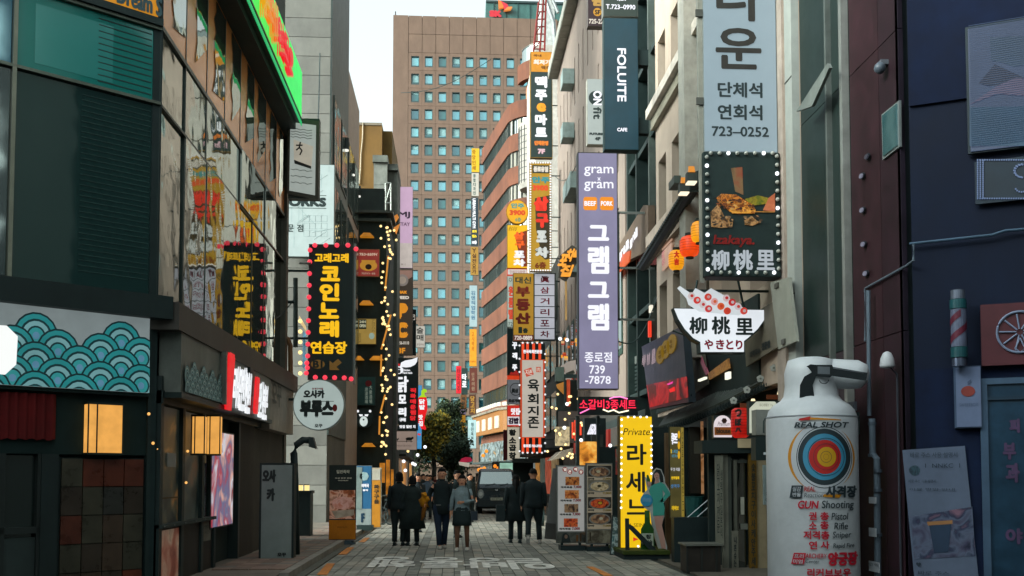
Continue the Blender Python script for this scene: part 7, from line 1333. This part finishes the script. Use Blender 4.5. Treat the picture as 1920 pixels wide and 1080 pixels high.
T.part('underbody', MB().box(-.7, .7, .1, 4, .22, .34), mat('0c0f10')); T.part('cargo_bed', MB().box(-.85, .85, 1.7, 4.4, .62, 1.2), NB); T.part('cargo_cover', MB().box(-.8, .8, 1.75, 4.4, 1.2, 1.75), mat('1f2a2a', .8))

# ================================================================== PEOPLE
SKIN = mat('c48e70', .6, var=.05); HAIR = mat('0f0c0b', .75, var=.3, scale=20, bump=.5, spec=.15, shadow_lift=.1)
def skinmesh(name, V, E_, RAD, root=0, m=None, sub=1):
    me = bpy.data.meshes.new(name); me.from_pydata(V, E_, []); o = bpy.data.objects.new(name, me); COL.objects.link(o)
    md = o.modifiers.new('Skin', 'SKIN'); md.use_smooth_shade = True; sk_ = me.skin_vertices[0].data
    for i, r in enumerate(RAD): sk_[i].radius = (r, r) if not isinstance(r, tuple) else r
    sk_[root].use_root = True; o.modifiers.new('Sub', 'SUBSURF').render_levels = sub; o.modifiers['Sub'].levels = sub
    dg = bpy.context.evaluated_depsgraph_get(); r = bpy.data.meshes.new_from_object(o.evaluated_get(dg)); bpy.data.objects.remove(o); bpy.data.meshes.remove(me)
    if m: r.materials.clear(); r.materials.append(m)
    return r
def person(label, u, vfeet, Y, H, face=0., pose=None, top='12161a', trouser='14181e', shoe='16181a', kind='coat', hem=.75, hair='short', skirt=None, bare=False, bag=None, lean=0., build=1., skin=SKIN, group=None):
    P0 = atZ(u, vfeet, 0) if Y is None else Vector((at(u, vfeet, Y).x, Y, 0))
    T = Thing('person', label, 'person', (P0.x, P0.y, 0), face, group); po = dict(fl=(-.0, 0), fr=(0, 0), al=None, ar=None); po.update(pose or {}); k = H / 1.72; b = build
    hipz, kz, az = .90 * k, .48 * k, .07 * k; sh = 1.41 * k; L = {}
    def leg(s, off): ax, ay = off; hx_ = s * .095 * k; lift = max(0, ay - .25) * .6 if ay > .25 else 0; kx = hx_ + ax * .5; ky = ay * .45 - .03; return [(hx_, 0, hipz - .05), (kx, ky, kz + lift * .3), (hx_ * .9 + ax, ay, az + lift), (hx_ * .95 + ax, ay - .1 * k, az * .6 + lift * (.2 if ay > 0 else 1))]
    LL_, LR_ = leg(-1, po['fl']), leg(1, po['fr'])
    def arm(s, e, h): shp = (s * .155 * k * b, .01, sh - .03); el = e or (s * .205 * k * b, .03, 1.12 * k); ha = h or (s * .212 * k * b, -.05, .86 * k); return [shp, tuple(el), tuple(ha)]
    AL = arm(-1, *(po['al'] or (None, None))); AR = arm(1, *(po['ar'] or (None, None)))
    V = [(0, 0, hipz), (0, .01, 1.12 * k), (0, .01, 1.33 * k), (0, .0, 1.47 * k), (0, -.01, 1.53 * k), (0, -.015, 1.60 * k), (0, -.01, 1.67 * k)]; E_ = [(0, 1), (1, 2), (2, 3), (3, 4), (4, 5), (5, 6)]
    RAD = [.11 * k, .095 * k, .10 * k, .052 * k, .078 * k, .104 * k, .09 * k]
    for lg in (LL_, LR_):
        i = len(V); V += lg; E_ += [(0, i), (i, i + 1), (i + 1, i + 2), (i + 2, i + 3)]; RAD += [.085 * k * b, .052 * k, .036 * k, .03 * k]
    for A in (AL, AR):
        i = len(V); V += A; E_ += [(2, i), (i, i + 1), (i + 1, i + 2)]; RAD += [.05 * k, .036 * k, .024 * k]
        d = (Vector(A[2]) - Vector(A[1])).normalized(); pm = Vector(A[2]) + d * .07; j = len(V); V.append(tuple(pm)); E_.append((i + 2, j)); RAD.append(.03 * k)
        sd_ = d.cross(Vector((1, 0, 0))).normalized()
        for q_, (o_f, l_) in enumerate(((-.024, .06), (-.008, .072), (.008, .068), (.024, .055))): t = pm + sd_ * o_f + d * .03; t2 = t + d * l_ + Vector((0, -.012, 0)); jj = len(V); V += [tuple(t), tuple(t2)]; E_ += [(j, jj), (jj, jj + 1)]; RAD += [.010, .008]
        t2 = pm + sd_ * -.045 - Vector((0, .01, 0)); V.append(tuple(t2)); E_.append((j, len(V) - 1)); RAD.append(.011)
    link('body', skinmesh('body', V, E_, RAD, 0, skin), T)
    # face
    hz_ = 1.605 * k
    for s in (-1, 1): T.part('eye', MB().ball((s * .032, -.092 * k, hz_ + .01), .011, 8, .008), mat('1a1414', .3)); T.part('ear', MB().ball((s * .088 * k, 0, hz_ - .005), .016, 8, .028), skin)
    T.part('nose', MB().tube([(0, -.088 * k, hz_ + .005), (0, -.112 * k, hz_ - .03), (0, -.09 * k, hz_ - .038)], [.008, .014, .008], 6), skin); T.part('mouth', MB().ball((0, -.088 * k, hz_ - .06), .024, 8, .007), mat('7a3430', .5))
    # hair: cap with volume, back and length
    hm = MB(); n = 16; hl = {'short': -.02, 'bob': -.12, 'long': -.34}[hair]; vs = []; K = 7
    for i in range(K + 1):
        f = i / K; z = .115 * k * math.cos(f * math.pi * .5) if True else 0
        for q_ in range(n):
            an = 2 * math.pi * q_ / n; front = -math.sin(an)   # an=-90deg is the face side
            fr = max(0, front); down = f; zz_ = hz_ + .03 + (.105 * k) * math.cos(f * math.pi / 2) + (hl if f > .99 else hl * .5 if f > .8 else 0) * (1 - fr) ** .5 * (1 if fr < .35 else .0)
            if fr > .5: zz_ = max(zz_, hz_ + .05 * k)
            rr = .098 * k * math.sin(max(.15, f) * math.pi / 2) * (1.05 if hair != 'short' else 1)
            if fr > .3 and f > .5: rr *= 1 - .17 * fr
            vs.append((rr * math.cos(an) * .95, rr * math.sin(an) * 1.08 + .005, zz_))
    fs = [(i * n + q_, (i + 1) * n + q_, (i + 1) * n + (q_ + 1) % n, i * n + (q_ + 1) % n) for i in range(K) for q_ in range(n)] + [tuple(range(n))]
    T.part('hair', hm.add(vs, fs), HAIR, smooth=True)
    if hair == 'long': T.part('hair_length', MB().tube([(0, .05, hz_), (0, .085, hz_ - .14), (0, .09, hz_ - .34)], [(.09, .05), (.1, .045), (.07, .02)], 10), HAIR, smooth=True)
    # garments
    tm_, pm_2, sm_ = mat(top, .85, var=.35, scale=5, bump=.6, shadow_lift=.75), mat(trouser, .85, var=.3, scale=5, bump=.5, shadow_lift=.75), mat(shoe, .5, var=.1)
    if not bare:
        mb = MB()
        for lg in (LL_, LR_): mb.tube([(lg[0][0] * .9, 0, hipz + .08), lg[0], ((lg[0][0] + lg[1][0]) / 2, (lg[0][1] + lg[1][1]) / 2, (lg[0][2] + lg[1][2]) / 2), lg[1], ((lg[1][0] + lg[2][0]) / 2, (lg[1][1] + lg[2][1]) / 2, (lg[1][2] + lg[2][2]) / 2), (lg[2][0], lg[2][1], lg[2][2] + .02)], [.09 * b, .105 * k * b, .09 * k * b, .07 * k, .064 * k, .062 * k], 12)
        T.part('trousers', mb, pm_2, smooth=True)
    else:
        mb = MB()
        for lg in (LL_, LR_): mb.tube([lg[0], lg[1], lg[2]], [.1 * k, .062 * k, .042 * k], 10)
        T.part('tights', mb, mat('7a5844', .6), smooth=True)
    for s, lg in ((-1, LL_), (1, LR_)):
        a = Vector(lg[2]); tilt = a.z > .12
        T.part('shoe', MB().tube([(a.x, a.y + .06, a.z - .01), (a.x, a.y, a.z - .02), (a.x * 1.02, a.y - .09, a.z - .035 - (.06 if tilt else 0)), (a.x * 1.03, a.y - .17, a.z - .045 - (.1 if tilt else 0))], [(.035, .04), (.045, .05), (.045, .035), (.03, .018)], 10), sm_, smooth=True); T.part('sole', MB().box(a.x - .045, a.x + .045, a.y - .18, a.y + .09, max(0, a.z - .07), max(.02, a.z - .05)), mat('8a8a84' if shoe != '16181a' else '101112')) if not tilt else T.part('sole', MB().prism([(a.x - .045, a.z - .14), (a.x + .045, a.z - .14), (a.x + .045, a.z + .06), (a.x - .045, a.z + .06)], a.y + .03, a.y + .05), mat('8a8a84'))
    hemz = hem * k; R1 = []
    def ring(z, rx, ry, cy=.0): R1.append((z, rx, ry, cy))
    fl_ = 1.45 if kind == 'coat' and hem < .7 else 1.1
    for z, rx, ry in ((hemz, .17 * fl_, .13 * fl_), (max(hemz + .03, .95 * k), .165, .125), (1.12 * k, .152, .118), (1.28 * k, .178, .125), (1.37 * k, .178, .115), (1.425 * k, .12, .085), (1.47 * k, .062, .062)):
        ring(z, rx * b * k * 1.06, ry * k * 1.12)
    vs = []; n = 20
    for z, rx, ry, cy in R1:
        for q_ in range(n): an = 2 * math.pi * q_ / n; w_ = 1 + (.05 * math.sin(an * 5 + z * 3) if z < 1.0 * k else .015 * math.sin(an * 7 + z * 9)); vs.append((rx * math.cos(an) * w_, ry * math.sin(an) * w_ + .01, z))
    fs = [(i * n + q_, i * n + (q_ + 1) % n, (i + 1) * n + (q_ + 1) % n, (i + 1) * n + q_) for i in range(len(R1) - 1) for q_ in range(n)] + [tuple(range(n - 1, -1, -1)), tuple((len(R1) - 1) * n + q_ for q_ in range(n))]
    T.part('coat' if kind == 'coat' else 'shirt', MB().add(vs, fs), tm_, smooth=True)
    for A in (AL, AR):
        a, e, h = Vector(A[0]), Vector(A[1]), Vector(A[2]); T.part('sleeve', MB().tube([a + Vector((0, 0, .02)) * 1, a.lerp(e, .4), e, e.lerp(h, .5), e.lerp(h, .95)], [.062 * k * b, .058 * k * b, .05 * k, .045 * k, .04 * k], 12), tm_, smooth=True)
    T.part('collar', MB().lathe([(.07 * k, 1.43 * k), (.075 * k, 1.48 * k), (.066 * k, 1.5 * k)], 14, (0, .0, 0)), tm_, smooth=True)
    if skirt: T.part('skirt', MB().lathe([(.225 * k, .58 * k), (.215 * k, .7 * k), (.195 * k, .88 * k), (.15 * k, 1.0 * k)], 18, (0, .0, 0), .85), mat(skirt, .8), smooth=True)
    return T, k
PED = 'pedestrians in the lane'
G1 = person('person in black seen from behind at the left, standing in black trousers and boots', 748, 1023, None, 1.70, R(175), dict(fl=(-.0, 0), fr=(.02, .0)), '13181c', '0e1316', kind='shirt', hem=.85, hair='bob', group=PED, build=1.15)
T, k = person('person in a long dark flared coat seen from behind, carrying a cream tote bag', 773, 1023, None, 1.62, R(195), dict(fl=(-.03, 0), fr=(.02, -.02)), '161c1c', '101416', hem=.42, hair='bob', group=PED, build=1.3)
x = -.26; T.part('tote_bag', MB().box(x - .02, x + .02, -.16, .14, .78, 1.1), mat('9a8672', .8)); T.part('tote_strap', MB().tube([(x, -.1, 1.1), (-.2, -.03, 1.38), (x, .1, 1.1)], .01, 5), mat('8a7868'))
T, k = person('man in a black coat and navy trousers walking towards the viewer with a mustard cloth', 828, 1029, None, 1.79, R(6), dict(fl=(.03, -.16), fr=(-.02, .2), al=((-.3, .0, 1.18), (-.36, -.14, 1.05))), '0f1418', '141f34', 'b0aca0', hem=.74, group=PED)
T.part('mustard_cloth', MB().tube([(-.36, -.14, 1.22), (-.43, -.16, 1.2), (-.46, -.16, 1.1), (-.42, -.16, 1.0), (-.34, -.15, .98), (-.33, -.14, 1.08), (-.36, -.13, 1.16)], [.05, .07, .08, .08, .07, .06, .05], 10), mat('b07408', .9, var=.2, scale=9, bump=.4), smooth=True); T.part('cloth_tail', MB().tube([(-.38, -.15, 1.05), (-.4, -.15, .9), (-.43, -.14, .74), (-.46, -.13, .64)], [(.09, .05), (.1, .05), (.08, .04), (.03, .02)], 10), mat('7a4c14', .9, bump=.4), smooth=True)
T.part('belt', MB().box(-.14, .02, -.135, -.12, .97, .985), mat('7a7c78', .4))
T, k = person('woman in a pale denim shirt and short black skirt with white trainers walking forwards', 866, 1033, None, 1.63, R(-4), dict(fl=(-.02, -.05), fr=(.03, .12), al=((-.22, .02, 1.1), (-.24, -.04, .86)), ar=((.24, -.02, 1.08), (.04, -.2, 1.06))), '7e9094', '14181a', 'c8c4b8', kind='shirt', hem=.92, bare=True, skirt='10161a', hair='bob', group=PED)
T.part('shoulder_bag', MB().box(.2, .34, -.08, .1, .66, .86), mat('1c2230', .6)); T.part('bag_strap', MB().tube([(.26, 0, .86), (.18, -.12, 1.2), (.1, -.02, 1.46)], .012, 5), BLK)
T, k = person('person with long dark hair in a knee length black coat walking away at the right', 967, 1018, None, 1.64, R(182), dict(fl=(-.02, .03), fr=(.03, -.1)), '0e1519', '0c1012', '16181a', hem=.56, hair='long', group=PED, build=1.25)
T.part('handbag', MB().box(.26, .48, -.06, .08, .52, .92), mat('0c1216', .6))
T, k = person('tall person in a black jacket walking away beside the long coat, one white sole raised', 1000, 1019, None, 1.79, R(176), dict(fl=(-.06, .0), fr=(.04, .42)), '0f151a', '0d1216', 'b4b0a8', kind='shirt', hem=.82, group=PED, build=1.3)
for i, (lb, u, Y, H, c, hr) in enumerate((('person in dark navy behind the tote bag carrier, face turned to the viewer', 783, 29.5, 1.68, '1a2026', 'bob'), ('person in a dark jacket directly behind the woman in denim', 857, 27.0, 1.76, '141a1c', 'short'), ('person in grey blue far behind between the couple and the man', 801, 38, 1.66, '4a5a68', 'short'), ('person in black far behind at the left of the truck', 881, 36, 1.7, '121618', 'short'), ('small distant person in red near the trees', 815, 56, 1.65, '5a2420', 'bob'), ('small distant person in dark coat near the trees, beside the red one', 823, 58, 1.72, '1c2224', 'short'), ('distant person in white top in the middle of the lane', 806, 48, 1.66, '8a8a84', 'short'), ('distant person in black walking behind the mustard cloth', 793, 44, 1.7, '15191b', 'bob'))):
    person(lb, u, 990, Y, H, R(random.uniform(-50, 50)), dict(fl=(0, -.1), fr=(0, .12)), c, '14181c', kind='shirt', hem=.85, hair=hr, group=PED)
T = Thing('scooter', 'dark parked scooter half hidden beside the leaning banner on the right', 'scooter', (at(1016, 975, 33).x, 33, 0)); T.part('wheel', MB().tube([(-.06, 0, .25), (.06, 0, .25)], .25, 14), BLK); T.part('wheel', MB().tube([(-.06, 1.2, .25), (.06, 1.2, .25)], .25, 14), BLK); T.part('body', MB().tube([(0, .1, .4), (0, .1, .95), (0, .3, .5), (0, .6, .4), (0, .9, .75), (0, 1.3, .7)], [.05, .08, .12, .12, .15, .08], 8), mat('1c2626', .3)); T.part('handlebar', MB().tube([(-.28, .05, 1.0), (.28, .05, 1.0)], .02, 6), DKM)

# ------------------------------------------------------------------ wires across the lane
for i, (A, B, lb) in enumerate(((at(752, 174, 60), at(922, 110, 50), 'thin overhead wire crossing in front of the brown tower'), (at(596, 228, 26), at(600, 100, 33), 'thin wire rising beside the framed box sign'), (at(1290, 60, 25), at(1232, 250, 27), 'thin slack wire beside the teal cafe sign'), (at(1262, 620, 19.2), at(1480, 545, 17.9), 'slack black cable behind the bowl sign'), (at(455, 560, 22), at(552, 560, 25), 'short cable at the end of the glass building'), (at(1160, 640, 27), at(1232, 560, 27.2), 'cable between the lilac sign and the stair building'), (at(1040, 330, 50), at(1086, 300, 40), 'cable sagging from the dotted yellow sign to the lilac sign'), (at(1800, 590, 12.2), at(1600, 640, 14.5), 'thin cable sagging over the maroon wall'))):
    mb = MB(); mb.tube([(A.lerp(B, f / 10) - A) - Vector((0, 0, .5 * math.sin(math.pi * f / 10))) for f in range(11)], .018, 4); single('overhead_wire', lb, 'wire', mb, BLK, A)
